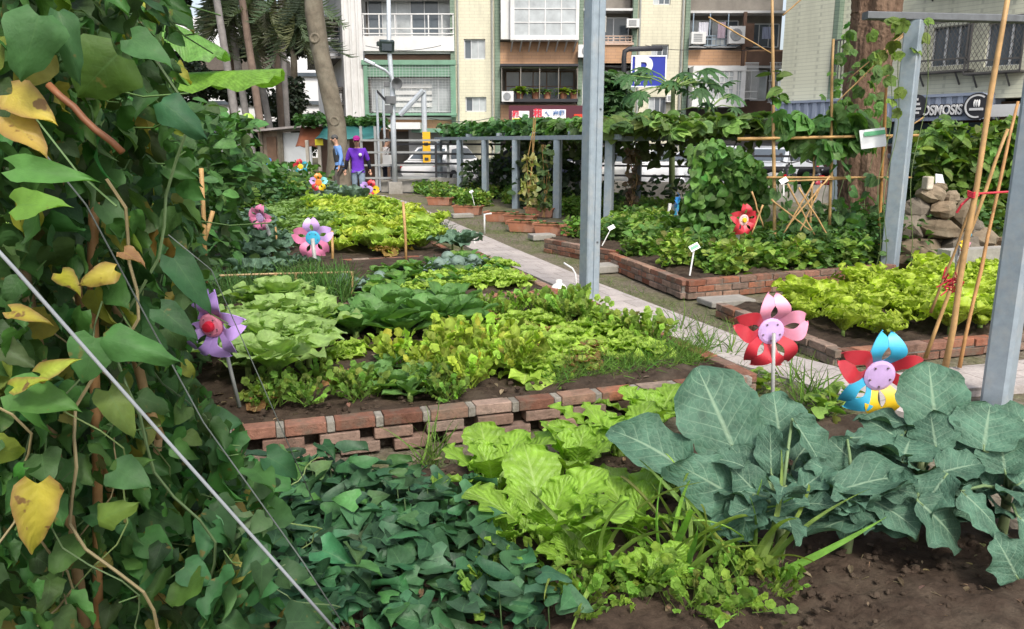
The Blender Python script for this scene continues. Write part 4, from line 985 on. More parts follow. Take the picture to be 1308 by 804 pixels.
# palms
T_frond=[]
for sd in range(3):
    rs=np.random.default_rng(sd); Ts=[]
    bl=leafT(w_blade,1,0.05,1,3,0.35,0.2,seed=sd)
    for i in range(34):
        v=(i+1)/35; sgn=-1 if i%2 else 1
        Ts.append(rotT(bl,rz=-sgn*(1.15-0.5*v),rx=-0.5-rs.uniform(0,.5),s=0.42*(1-0.75*abs(v-0.4)),t=(0,v,-0.55*v*v)))
    Ts.append(leafT(lambda v:1-v*.8,1,0.014,1,8,0.55,0,seed=sd))
    T_frond.append(multi(Ts))
M_palmb=mat('palm_trunk',(0.235,0.18,0.14),0.9,var=0.35,vs=3,bump=0.5,bs=10,vcol=True)
palms=[(283,50,165,318,0.0),(293,30,165,300,0.5),(309,16,165,333,1),(346,16,165,356,1.4),(322,50,170,334,2),(361,60,170,362,0.3)]
for i,(xt,yt,yb,xb,cc) in enumerate([(284,45,165,303,0),(312,18,168,334,1),(300,60,170,318,2),(330,85,165,345,0),(350,20,165,360,1),(362,70,165,367,2)]):
    Y=34+1.7*i; a=P(xb,yb,Y); d=(P(xt,yt,Y)-a); top=a+d*(2.9 if i in (1,4) else 2.5); bot=a-d*(a.z/d.z)
    r=thing('palm_tree',['slim pale palm trunk farthest left behind the banana leaf','tall reddish ringed palm above the banana leaf','thin palm trunk between the two ringed palms at left','short slim palm in the middle of the palm clump','tall dark ringed palm near the right of the clump','slim palm trunk nearest the grey leaning tree'][i],'palm',bot,group='palms at the back left')
    m=MB(); pts=[bot.lerp(top,t) for t in np.linspace(0,1,26)]; m.tube(pts,[0.17-0.05*t+0.008*(k%2) for k,t in enumerate(np.linspace(0,1,26))],10,col=((0.8,0.75,0.75) if i in (1,) else (0.55,.53,.52) if i==4 else (0.95,1.15,1.4))); m.build('trunk', M_palmb, r, smooth=True)
    m=MB(); K=22; a_=RNG.uniform(0,6.28,K); el=RNG.uniform(-0.6,0.9,K); dv=np.stack([np.cos(a_)*np.cos(el),np.sin(a_)*np.cos(el),np.sin(el)],1)
    scatter(m,T_frond,np.array(top)+np.zeros((K,3)),dv,(0,0,1),2.2,3.0,(0.045,0.065,0.035)); m.build('crown', L_small, r)
# hanging dead-ish fronds seen at the top of the clump
r=thing('palm_tree','palm with long drooping grey green fronds hanging at the top left','palm',(-13,38,0),group='palms at the back left')
m=MB(); m.tube([(-13,38,0),(-13.1,38,4),(-13.2,38,8.6)],[0.22,0.2,0.2],10,col=(.5,.45,.42)); m.build('trunk', M_palmb, r)
m=MB()
for (x,yt,n) in ((270,18,18),(300,15,18),(330,22,14),(385,20,18),(365,30,10)):
    K=n; p=P(x,yt-25,37); pos=np.array(p)+RNG.normal(0,.35,(K,3)); dv=np.stack([RNG.normal(0,.25,K),RNG.normal(0,.25,K),np.full(K,-1.0)],1)
    scatter(m,T_frond,pos,dv,rvec(K,-.2,.2),1.6,2.6,(0.10,0.125,0.075))
m.build('crown', L_small, r)
# dark dense trees behind the palms
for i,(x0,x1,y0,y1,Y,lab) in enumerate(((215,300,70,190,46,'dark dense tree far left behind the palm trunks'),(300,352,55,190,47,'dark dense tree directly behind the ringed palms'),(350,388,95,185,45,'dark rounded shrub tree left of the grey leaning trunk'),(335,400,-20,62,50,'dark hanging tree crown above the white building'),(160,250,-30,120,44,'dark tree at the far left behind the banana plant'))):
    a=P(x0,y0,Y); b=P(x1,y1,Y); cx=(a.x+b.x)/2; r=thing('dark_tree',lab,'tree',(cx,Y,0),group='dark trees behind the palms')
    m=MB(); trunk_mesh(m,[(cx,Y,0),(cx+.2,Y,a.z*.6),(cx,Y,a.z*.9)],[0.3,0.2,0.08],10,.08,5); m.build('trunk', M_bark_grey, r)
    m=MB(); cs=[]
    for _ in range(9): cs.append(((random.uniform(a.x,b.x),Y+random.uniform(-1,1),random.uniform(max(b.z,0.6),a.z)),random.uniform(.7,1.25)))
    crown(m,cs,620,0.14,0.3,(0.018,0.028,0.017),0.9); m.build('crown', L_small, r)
# ------------------------------------------------------------------ shed and awning
Y=31; a=P(333,175,Y); b=P(388,170,Y)
r=thing('shed','small shed of weathered boards and white sheets with a thin flat roof','shed',((a.x+b.x)/2,Y+1,0)); zr=P(360,168,Y).z
m=MB(); m.bx(a.x,P(358,170,Y).x,Y,Y+.1,0,zr); m.build('board_wall', mat('weathered_boards',(0.24,0.185,0.14),0.9,var=0.45,vs=5), r)
m=MB(); m.bx(P(358,170,Y).x+.01,P(396,170,Y).x,Y+.05,Y+.15,0,zr-.05); m.build('sheet_wall', mat('white_sheet',(0.6,0.62,0.62),0.7,var=0.2,vs=1), r)
m=MB(); m.bx(P(341,180,Y).x,P(353,180,Y).x,Y-.06,Y-.01,0.1,zr-.2); m.build('door', mat('brown_door',(0.16,0.095,0.06),0.8,var=.4,vs=4), r)
m=MB(); m.add([(a.x-.4,Y-.5,zr-.05),(b.x+.9,Y-.5,zr+.22),(b.x+.9,Y+3,zr+.22),(a.x-.4,Y+3,zr-.05),(a.x-.4,Y-.5,zr+.03),(b.x+.9,Y-.5,zr+.3),(b.x+.9,Y+3,zr+.3),(a.x-.4,Y+3,zr+.03)],BOXF); m.build('roof', mat('sheet_roof',(0.36,0.32,0.3),0.7,var=.3,vs=2), r)
m=MB()
for x in (333,356,359): q=P(x,170,Y-.1); m.bx(q.x-.05,q.x+.05,Y-.14,Y-.06,0,zr)
m.build('post', M_bark_grey, r)
Y=27; a=P(390,163,Y); b=P(487,163,Y); zt=P(430,161,Y).z; zb=P(430,178,Y-1).z
r=thing('awning_shelter','shelter with a teal green tarpaulin awning over a dark timber lean-to','shelter',((a.x+b.x)/2,Y+1,0))
def sheet(x0,x1,Y0,Y1,z0,z1,mm,name,n=10,fold=0.03):
    m=MB(); V=[]
    for i in range(n+1):
        for j in range(4):
            t=j/3; x=x0+(x1-x0)*i/n; V.append((x,Y0+(Y1-Y0)*t,z0+(z1-z0)*t-0.06*math.sin(math.pi*t)+fold*math.sin(i*2.1)*t))
    m.add(V,[(i*4+j,(i+1)*4+j,(i+1)*4+j+1,i*4+j+1) for i in range(n) for j in range(3)]); o=m.build(name,mm,r,smooth=True); s=o.modifiers.new('s','SOLIDIFY'); s.thickness=0.02; return o
sheet(P(413,163,Y).x,b.x,Y+.2,Y-1.2,zt,zb,mat('teal_tarpaulin',(0.035,0.155,0.15),0.5,var=.3,vs=1.5),'awning')
sheet(a.x-.2,P(414,163,Y).x,Y+.2,Y-.6,zt-.05,zb-.25,mat('rust_sheet',(0.20,0.066,0.03),0.7,var=.4,vs=2),'side_sheet',6)
m=MB(); m.bx(a.x,b.x,Y+1.6,Y+1.7,0,zt-.1); m.build('back_wall', M_brownwall, r)
m=MB()
for x in (392,407.5,444,486): q=P(x,180,Y-.9); m.bx(q.x-.05,q.x+.05,Y-.95,Y-.85,0,zb-.03)
m.build('post', mat('pale_timber',(0.42,0.38,0.32),0.8,var=.3,vs=5), r)
m=MB(); 
for k in range(7): x=P(418+5*k,215,Y).x; m.bx(x-.08,x+.08,Y+.3,Y+.4,0.1,0.9+.1*(k%3))
m.bx(P(416,215,Y).x,P(452,215,Y).x,Y+.28,Y+.42,0.55,0.65); m.build('shelf', mat('red_timber',(0.24,0.085,0.05),0.7,var=.3,vs=4), r)
q=P(407.5,182,Y-1); m=MB(); m.box(q,(0.26,0.02,0.19),0,(0.8,0.66,0.03)); tag(m.build('notice', M_paint),'small yellow notice fixed to a pale post under the awning','notice')
for (x0,x1,yy,lab) in ((380,415,158,'leafy creeper heaped on the left end of the awning roof'),(432,488,158,'flat green creeper growing along the top of the teal awning')):
    m=MB(); K=900; pos=np.stack([RNG.uniform(P(x0,yy,Y).x,P(x1,yy,Y).x,K),RNG.uniform(Y+.0 if x0>400 else Y-.5,Y+1.4,K),P(400,yy,Y).z+RNG.normal(0,.08,K)+(.12 if x0<400 else .05)],1)
    scatter(m,T_small,pos,rvec(K,-.5,.6),rvec(K,.3,2),.1,.22,(0.055,0.14,0.035)); tag(m.build('creeper',L_small),lab,'creeper')
# ------------------------------------------------------------------ vegetable kinds (prototypes built at the origin)
def rosette(m, Ts, n, s0, s1, base, el_in=1.25, el_out=0.35, r0=0.0, z0=0.0, dv=0.12, mi=0, jit=0.15, inner=1.0):
    """n leaves on a golden-angle spiral: inner ones upright, outer ones spread"""
    for i in range(n):
        t=i/max(1,n-1); a=i*2.39996+random.uniform(-.2,.2); el=el_in+(el_out-el_in)*t+random.uniform(-jit,jit)
        d=np.array((math.cos(a)*math.cos(el),math.sin(a)*math.cos(el),math.sin(el))); s=(s0+(s1-s0)*t)*random.uniform(.85,1.15)
        c=np.array(base)*random.uniform(1-dv,1+dv)*(inner+(1-inner)*t)
        m.inst(random.choice(Ts),[(math.cos(a)*r0*t,math.sin(a)*r0*t,z0)],d,(-d[0]*.6,-d[1]*.6,1.0),s,c,mi)
T_lett=[leafT(w_fan,1,0.46,4,8,0.35,0.35,wave=0.30,wn=3.5,rag=0.15,seed=s) for s in range(6)]
T_bok=[leafT(w_spoon,1,0.36,3,10,0.22,0.25,wave=0.07,wn=2,seed=s) for s in range(4)]
T_must=[leafT(w_mustard,1,0.27,6,30,0.34,0.14,wave=0.17,wn=6.5,rag=0.05,seed=s,twist=random.uniform(-.3,.3)) for s in range(8)]
T_curl=[leafT(w_fan,1,0.40,6,28,random.uniform(.0,.35),0.35,wave=0.34,wn=random.uniform(4,6),rag=0.10,seed=s,twist=random.uniform(-.4,.4)) for s in range(9)]
T_oak=[leafT(lambda v:(0.2+0.8*min(1,v/.6))*(1-max(0,(v-.75)/.25)**2*.8)*(0.8+0.2*math.cos(v*22)),1,0.36,4,16,0.28,0.2,wave=0.18,wn=3.4,rag=0.12,seed=s) for s in range(4)]
T_cel=[]
for s in range(4):
    q=leafT(lambda v:math.sin(math.pi*min(1,v*.9+.05))*(0.75+.25*abs(math.cos(v*9))),1,0.55,2,5,0.25,0.15,rag=.2,seed=s); Ts=[]
    for (a,t,sc) in ((0,.78,.22),(.7,.76,.19),(-.7,.76,.19),(1.1,.6,.17),(-1.1,.6,.17),(1.0,.48,.14),(-1.0,.48,.14)): Ts.append(rotT(q,rz=a,rx=random.uniform(-.4,.2),s=sc,t=(math.sin(a)*.07,t,0)))
    Ts.append(leafT(lambda v:1,1,0.014,1,3,0.0,0.3,seed=s)); Ts[-1]=(Ts[-1][0]*np.array([1,.8,1]),Ts[-1][1],Ts[-1][2])
    T_cel.append(multi(Ts))
T_blade=[leafT(w_blade,1,w,1,8,dr,0.5,seed=s,twist=.3) for s,(w,dr) in enumerate(((.018,.1),(.022,.35),(.016,.6),(.02,.85)))]
T_fern=[]
for s in range(3):
    q=leafT(w_oval,1,0.2,1,3,0.2,seed=s); rs=random.Random(s)
    T_fern.append(multi([rotT(q,rz=(1 if i%2 else -1)*rs.uniform(.5,1.1),rx=rs.uniform(-.4,.3),s=.22*(1.2-i/14),t=(0,.2+i*.06,-.03*i*i*.06)) for i in range(13)]+[leafT(w_blade,1,.01,1,3,.2)]))
T_broc=[leafT(lambda v,s=s:(math.sin(math.pi*(0.03+0.955*v)**0.85)**0.55)*(0.95+.05*math.cos(v*(9+s))),1,0.40,6,22,(.22,.35,.15,.3,.1,.28)[s],(.16,.3,-.12,.2,.35,.1)[s],wave=(.12,.18,.14,.2,.12,.16)[s],wn=(2.2,1.6,2.8,2.0,3.1,1.8)[s],rag=0.04,seed=s,twist=(s%3-1)*.35) for s in range(6)]
T_heart=[leafT(w_heart,1,0.50,3,6,d,c,heart=0.16,seed=s,wave=.03,wn=2) for s,(d,c) in enumerate(((.25,.1),(.45,.18),(.12,.06),(.35,-.12)))]
T_lobed=[]
for s in range(3):
    q=leafT(w_ovate,1,.42,2,5,.3,.1,seed=s); T_lobed.append(multi([rotT(q,rz=a,s=k,t=(0,0,z)) for a,k,z in ((0,1,.006),(.85,.82,0.003),(-.85,.82,0.0),(1.75,.5,-.004),(-1.75,.5,-.007))]))
def veg(name,label,cat,fn,stemfn=None,mat_=None,group=None):
    if not stemfn:
        m=MB(); fn(m); return tag(m.build(name,mat_,None,smooth=True),label,cat,group)
    r=thing(name,label,cat,(0,0,0),group=group); m=MB(); fn(m); m.build('foliage',mat_,r,smooth=True,local=True)
    m=MB(); stemfn(m); m.build('stem',M_stem,r,smooth=True,local=True)
    return r
YG=(0.36,0.50,0.045); LG=(0.20,0.34,0.05); MG=(0.085,0.19,0.03); DG=(0.04,0.105,0.03); BG=(0.105,0.175,0.125)
def lett_fn(c,n=22,s0=.1,s1=.2,el=(1.3,.15)):
    return lambda m: rosette(m,T_lett,n,s0,s1,c,el[0],el[1],.02,.02,.14)
def stub(h,r,c=(1.6,1.5,1.1)):
    return lambda m: m.tube([(0,0,-.02),(0,0,h)],[r,r*.8],8,col=c)
def family(protos, spots, smin, smax, label, group, z):
    used=set()
    for i,(x,y) in enumerate(spots):
        place(protos[i%len(protos)] ,used_of(protos[i%len(protos)],used),(x,y,z),random.uniform(0,6.28),random.uniform(smin,smax),label,group)
def used_of(p,u): return u
# --- curly lettuce in the right bed
pr=[veg('curly_lettuce','x','lettuce',lambda m: rosette(m,T_curl,random.choice((18,22,26)),.12,random.uniform(.2,.28),(0.37,0.48,0.045),1.5,random.uniform(.55,.95),.03,.04,.2,jit=.3),stub(.12,.016,(2,2,1.4)),L_lett) for _ in range(5)]
spots=[s for s in fill([(2.55,5.72),(5.9,6.82),(5.2,8.75),(2.2,7.05)],0.34,.28,.33)]
family(pr,spots,0.8,1.35,'lime green curly lettuce standing in the low brick bed right of the path','curly lettuces in the right bed',0.10)
# --- honeycomb bed (z .165)
ZA=.165
def A(px,py,z=ZA): return G(px,py,z)
pr=[veg('leaf_lettuce','x','lettuce',lambda m: rosette(m,T_oak,18,.18,.33,(0.28,0.42,0.13),1.45,.6,.03,.10,.12),stub(.2,.02),L_pale) for _ in range(3)]
family(pr,[tuple(A(*q)[:2]) for q in ((322,455),(352,470),(385,462),(340,432),(372,430),(402,438),(330,410),(362,408),(395,470),(318,488),(352,498))],.95,1.3,'tall pale green loose leaf lettuce at the left end of the honeycomb bed','pale leaf lettuces behind the purple pinwheel',ZA)
pr=[veg('bok_choy','x','leafy greens',lambda m: rosette(m,T_bok,12,.18,.32,(0.10,0.225,0.06),1.4,.6,.02,.02,.12),stub(.05,.025,(2.2,2.2,1.6)),L_pale) for _ in range(3)]
family(pr,[tuple(A(*q)[:2]) for q in ((455,432),(485,428),(515,432),(545,422),(572,418),(430,425),(470,412),(505,408),(540,404),(574,402),(598,414))],.95,1.3,'broad leaved green bok choy in the back row of the honeycomb bed','bok choy in the back row',ZA)
family(pr,[tuple(A(*q)[:2]) for q in ((478,488),(510,502),(535,492),(497,470),(524,512))],.7,.95,'small green bok choy standing near the honeycomb wall','bok choy near the honeycomb wall',ZA) if False else None
pr2=[veg('bok_choy','x','leafy greens',lambda m: rosette(m,T_bok,10,.12,.22,(0.12,0.25,0.07),1.3,.3,.02,.02,.12),stub(.05,.02,(2.2,2.2,1.6)),L_pale) for _ in range(2)]
family(pr2,[tuple(A(*q)[:2]) for q in ((478,490),(510,502),(537,494),(497,474),(524,510))],.85,1.1,'small green bok choy on bare soil near the honeycomb wall','bok choy near the honeycomb wall',ZA)
pr=[veg('celery','x','celery',lambda m: [scatter(m,T_cel,NR(.03,(46,3))*np.array([1,1,0]),rvec(46,.6,2.6),rvec(46,.1,.5),.16,.30,(0.35,0.47,0.06),.2)],None,L_pale) for _ in range(4)]
sp=[s for s in fill(gpoly([(505,482),(590,505),(668,490),(672,465),(640,445),(545,445),(500,460)],ZA),.215,.35)]
family(pr,sp,.7,1.2,'yellow green celery clump in the middle of the honeycomb bed','celery clumps in the middle bed',ZA)
pr=[veg('coriander','x','herb',lambda m: [scatter(m,T_cel,NR(.03,(30,3))*np.array([1,1,0]),rvec(30,.4,2.2),rvec(30,.1,.5),.12,.22,(0.18,0.31,0.05),.2)],None,L_pale) for _ in range(3)]
sp=fill(gpoly([(340,520),(410,528),(425,505),(400,485),(345,495)],ZA),.19,.35)+[tuple(A(*q)[:2]) for q in ((440,500),(455,512),(470,508),(545,500),(560,508),(575,512))]
family(pr,sp,.75,1.1,'mid green coriander clump along the front of the honeycomb bed','coriander clumps at the honeycomb wall',ZA)
pr=[veg('green_lettuce','x','lettuce',lett_fn((0.30,0.45,0.06),18,.09,.18,(1.2,.15)),None,L_lett) for _ in range(3)]
family(pr,[tuple(A(*q)[:2]) for q in ((432,462),(446,450),(600,448),(625,438),(650,425),(640,452),(668,432),(690,442),(700,420),(715,450),(728,436),(680,412),(745,425),(760,448),(775,430),(790,452),(800,438),(815,448),(735,462),(705,470),(655,415),(712,402),(740,405),(768,412),(790,420),(612,425),(630,465),(690,466),(830,455),(675,480))],.85,1.15,'light green lettuce head in the right half of the honeycomb bed','green lettuces in the right half of the honeycomb bed',ZA)
pr=[veg('red_lettuce','x','lettuce',lambda m:(rosette(m,T_lett,9,.07,.15,(0.26,0.13,0.05),1.2,.1,.02,.02,.25),rosette(m,T_lett,6,.06,.12,(0.26,0.33,0.06),1.3,.3,.02,.03,.2)),None,L_lett) for _ in range(2)]
family(pr,[tuple(A(*q)[:2]) for q in ((655,455),(682,450),(605,440),(742,462),(757,452),(712,430),(622,408),(640,395),(745,472),(728,470),(440,490),(335,515),(600,418),(672,425))],.8,1.1,'reddish brown tinged lettuce among the green ones in the honeycomb bed','red lettuces in the honeycomb bed',ZA)
pr=[veg('parsley','x','herb',lambda m: [scatter(m,T_cel,NR(.03,(36,3))*np.array([1,1,0]),rvec(36,.5,2.4),rvec(36,.1,.5),.12,.26,(0.24,0.36,0.06),.2)],None,L_pale) for _ in range(2)]
family(pr,[tuple(A(*q)[:2]) for q in ((735,400),(752,410),(742,388),(700,405),(722,410),(770,425),(798,428),(815,430),(680,400),(662,402),(645,408),(835,440),(625,400))],.8,1.2,'leafy herb clump at the back right of the honeycomb bed','herb clumps at the back of the honeycomb bed',ZA)
# grassy chives along the right front
m=MB(); pts=np.array([(*s,ZA) for s in fill(gpoly([(700,492),(780,482),(900,468),(905,445),(850,440),(800,462),(720,472)],ZA),.06,.5)]); K=len(pts)*11
pos=np.repeat(pts,11,axis=0)+NR(.02,(K,3))*np.array([1,1,0]); scatter(m,T_blade,pos,rvec(K,.3,1.5),rvec(K,.1,.4),.08,.18,(0.13,0.25,0.04))
tag(m.build('chives',L_small,smooth=True),'grassy green chives in the right corner of the honeycomb bed','chives',kind='stuff')
# --- second bed (z .11)
ZB=.17
m=MB(); pts=np.array([(*s,ZB) for s in fill(gpoly([(362,390),(448,388),(450,368),(362,366)],ZB),.07,.4)]); K=len(pts)*7
pos=np.repeat(pts,7,axis=0)+NR(.015,(K,3))*np.array([1,1,0]); scatter(m,T_blade[:3],pos,rvec(K,1,4.5),rvec(K,.1,.4),.2,.36,(0.10,0.21,0.05))
tag(m.build('scallions',L_small,smooth=True),'rows of upright thin scallions behind the low bamboo rail','scallions',kind='stuff')
m=MB(); pts=np.array([(*s,ZB) for s in fill(gpoly([(270,395),(345,395),(345,372),(270,372)],ZB),.07,.4)]); K=len(pts)*7
pos=np.repeat(pts,7,axis=0)+NR(.015,(K,3))*np.array([1,1,0]); scatter(m,T_blade[:3],pos,rvec(K,1,4.5),rvec(K,.1,.4),.2,.32,(0.09,0.19,0.05))
tag(m.build('scallions',L_small,smooth=True),'scallions at the far left end of the second bed beside the vines','scallions',kind='stuff')
pr=[veg('cabbage','x','cabbage',lambda m:(rosette(m,T_broc,12,.18,.3,(0.15,0.22,0.19),1.0,.1,.03,.03,.12),m.ball((0,0,.12),(.09,.09,.08),12,8,col=(0.17,0.24,0.2))),None,L_broc) for _ in range(2)]
family(pr,[tuple(A(*q)[:2]) for q in ((562,350),(585,348),(604,344),(572,340),(440,375),(485,365))],.7,1.0,'blue grey cabbage on the right side of the second bed','cabbages in the second bed',ZB)
pr=[veg('green_lettuce','x','lettuce',lett_fn((0.33,0.48,0.07),18,.10,.19,(1.2,.2)),None,L_lett) for _ in range(2)]
family(pr,[tuple(A(*q)[:2]) for q in ((530,375),(548,372),(566,372),(585,370),(602,368),(618,364),(634,362),(556,362),(578,358),(600,356),(620,352),(645,358),(640,345),(615,340),(660,366),(520,384))],.85,1.15,'light green lettuce in the front row of the second bed','lettuces in the front row of the second bed',ZB)
pr=[veg('seedling','x','seedling',lambda m: scatter(m,T_bok,NR(.02,(14,3))*np.array([1,1,0]),rvec(14,.3,1.6),(0,0,1),.1,.2,(0.10,0.21,0.045)),None,L_pale) for _ in range(3)]
family(pr,fill(gpoly([(455,385),(530,378),(660,352),(600,330),(470,352)],ZB),.24,.35),.7,1.2,'young green seedling on the bare soil of the second bed','seedlings in the second bed',ZB)
# --- third bed: bright lettuces and dark brassicas (z .12)
ZC=.12
pr=[veg('bright_lettuce','x','lettuce',lambda m: rosette(m,T_curl if random.random()<.5 else T_lett,20,.15,.28,random.choice([(0.36,0.48,0.055),(0.30,0.45,0.06),(0.40,0.48,0.05)]),1.4,.6,.02,.03,.16),None,L_lett) for _ in range(6)]
sp=fill(gpoly([(425,322),(495,330),(575,310),(540,285),(480,262),(455,252),(400,250),(395,275)],ZC),.45,.4)
family(pr,sp,.75,1.5,'bright yellow green lettuce in the long bed left of the path','bright lettuces in the long bed',ZC)
pr=[veg('red_lettuce','x','lettuce',lambda m:(rosette(m,T_lett,12,.1,.2,(0.28,0.17,0.045),1.3,.3,.02,.02,.25),rosette(m,T_lett,6,.08,.16,(0.3,0.38,0.05),1.3,.4,.02,.03,.2)),None,L_lett)]
family(pr,[tuple(A(*q)[:2]) for q in ((505,318),(518,312),(492,322),(500,306))],1,1.3,'orange brown lettuce beside the bamboo stake in the long bed','brown lettuces by the stake',ZC)
pr=[veg('broccoli','x','broccoli',lambda m: rosette(m,T_broc,13,.22,.38,(0.085,0.155,0.10),1.3,.2,.03,.14,.14),stub(.2,.02),L_broc) for _ in range(3)]
sp=fill(gpoly([(275,345),(355,345),(362,318),(345,285),(305,285),(275,310)],ZC),.5,.25)+[tuple(A(*q)[:2]) for q in ((368,350),(345,368),(320,372),(578,318),(590,322))]
family(pr,sp,.75,1.05,'dark blue green broccoli plant at the left of the long bed','broccoli plants at the left of the long bed',ZC)
pr=[veg('leaf_greens','x','leafy greens',lambda m: rosette(m,T_oak,14,.18,.34,(0.17,0.28,0.08),1.35,.25,.03,.05,.14),stub(.1,.02),L_pale) for _ in range(3)]
sp=fill(gpoly([(345,315),(425,322),(440,290),(395,260),(345,262),(335,285)],ZC),.5,.3)
family(pr,sp,.85,1.2,'mid green loose leaf plant around the pink and lilac pinwheels','loose leaf plants around the pinwheels',ZC)
pr=[veg('kale','x','kale',lambda m: rosette(m,T_broc,16,.3,.5,(0.11,0.17,0.125),1.35,.3,.03,.15,.14),stub(.2,.025),L_broc) for _ in range(2)]
sp=[tuple(A(*q)[:2]) for q in ((405,258),(422,262),(440,258),(452,262),(385,255),(432,252),(415,250))]
family(pr,sp,1.0,1.4,'blue green kale in front of the gardeners','kale in front of the gardeners',0.0)
pr=[veg('leafy_bush','x','leafy plant',lambda m: scatter(m,T_small,np.stack([NR(.28,220),NR(.28,220),RNG.uniform(.05,.75,220)],1),rvec(220,-.4,.8),rvec(220,.3,2),.10,.2,c),None,L_small) for c in ((0.10,0.20,0.035),(0.06,0.15,0.03),(0.17,0.27,0.05),(0.05,0.12,0.045))]
sp=fill([(-11,15),(-5.6,14.6),(-4.9,19.3),(-5.6,23.5),(-10,26),(-14,26)],.85,.3)+fill([(-9.5,9.8),(-5.4,9.4),(-6.4,14.2),(-11,14.5)],.8,.3)
family(pr,sp,.85,1.35,'leafy green vegetable clump in the far left plots','vegetable clumps in the far left plots',0.0)
# --- tall brick bed and pergola beds on the right
pr=[veg('herb_clump','x','herb',lambda m: scatter(m,T_small+T_bok,np.stack([NR(.10,150),NR(.10,150),RNG.uniform(.0,.24,150)],1),rvec(150,-.1,1.2),rvec(150,.3,2),.05,.12,c),None,L_small) for c in ((0.14,0.26,0.045),(0.18,0.31,0.055),(0.09,0.19,0.04),(0.23,0.35,0.06))]
sp=fill([(1.7,8.25),(4.2,9.2),(4.9,12.2),(1.45,10.1)],.36,.3)
family(pr,sp,.8,1.3,'bushy mid green herb clump in the tall brick bed','herb clumps in the tall brick bed',.16)
sp=fill([(.7,11.6),(1.4,10.5),(3.4,11.7),(2.3,13.9)],.38,.3)
family(pr,sp,.8,1.3,'leafy herb clump in the bed behind the tall front post','herb clumps behind the front post',.17)
sp=fill([tuple((fa+pn*.45+pd*-0.4)[:2]),tuple((fa+pn*2.6+pd*-0.4)[:2]),tuple((fa+pn*2.6+pd*11)[:2]),tuple((fa+pn*.3+pd*11)[:2])],.5,.3)
family(pr,sp,.9,1.5,'low green plant growing in the shade under the pergola','plants under the pergola',0.0)
sp=fill([tuple((fb+pn*-1.0+pd*-6)[:2]),tuple((fb+pn*-.2+pd*-6)[:2]),tuple((fb+pn*-.1+pd*0)[:2]),tuple((fb+pn*-1.0+pd*0)[:2])],.45,.3)
family(pr,sp,.9,1.4,'low green plant along the outer side of the far pergola posts','plants along the far pergola',0.0)
# far right filler behind lettuce bed
sp=fill([(2.6,8.6),(5.2,9.7),(6.2,10.6),(5.6,12.4),(5.2,11.9)],.5,.3)
pr3=[veg('dark_bush','x','bush',lambda m: scatter(m,T_small,np.stack([NR(.24,260),NR(.24,260),RNG.uniform(.05,.7,260)],1),rvec(260,-.5,.6),rvec(260,.3,2),.07,.15,c),None,L_small) for c in ((0.05,0.115,0.03),(0.07,0.15,0.035))]
family(pr3,sp,.6,.95,'dark green bush at the foot of the bamboo trellis','bushes at the foot of the trellis',.1)
# ------------------------------------------------------------------ foreground: mustard greens
def hero_leaf(m, T, base, tip, width, col, Yb, Yt, face=0.75, mi=0, roll=(0,0,0), droop=0.0):
    """one big leaf from a base point to a tip point; normal turned partly to the sky, partly to the viewer"""
    a=P(base[0],base[1],Yb); b=P(tip[0],tip[1],Yt); d=b-a; Ln=d.length
    view=(Vector((0,0,CAMH))-(a+b)/2).normalized(); up=view*face+Vector((0,0,1))*(1-face)+Vector(roll)
    t=T[0].copy(); w=width*((Yb+Yt)/2)/FPX; t[:,0]*= (w/2)/(np.abs(T[0][:,0]).max()*Ln)
    m.inst((t,T[1],T[2]),[tuple(a)],tuple(d),tuple(up),Ln,col,mi); return a
def must_fn(n,s0,s1,el=(1.5,1.0)):
    return lambda m: rosette(m,T_must,n,s0,s1,(0.21,0.37,0.04),el[0],el[1],.035,.0,.12,jit=.2)
def must_stem(m):
    for i in range(9):
        a=i*2.4; d=Vector((math.cos(a),math.sin(a),0)); m.tube([d*.012+Vector((0,0,-.02)),d*.03+Vector((0,0,.05)),d*.055+Vector((0,0,.13))],[.012,.010,.006],6,col=(1.9,2.0,1.3))
pr=[veg('mustard_green','x','mustard greens',must_fn(9,.30,.44),must_stem,L_must) for _ in range(3)]
used=set()
for i,(x,y,s,lab) in enumerate([(630,640,.92,'bright green mustard plant farthest left, beside the sweet potato leaves'),(700,712,1.05,'biggest bright green mustard plant, front and centre'),(733,625,.9,'mustard plant between the biggest one and the brick wall'),(808,698,.8,'mustard plant in front of the left broccoli leaves'),
        (790,590,.95,'mustard plant half hidden behind the left broccoli leaf'),(640,716,.55,'small low mustard plant left of the biggest one'),(745,745,.5,'smallest mustard plant low at the front edge'),(835,765,.45,'tiny mustard plant at the very bottom below the arching leaves'),(860,640,.6,'mustard plant in the shade under the left broccoli leaves'),(835,556,.8,'pale mustard plant at the brick wall behind the broccoli')]):
    g=G(x,y); place(pr[i%3],used,(g.x,g.y,.03),i*1.3,s,lab,'mustard greens in the front bed')
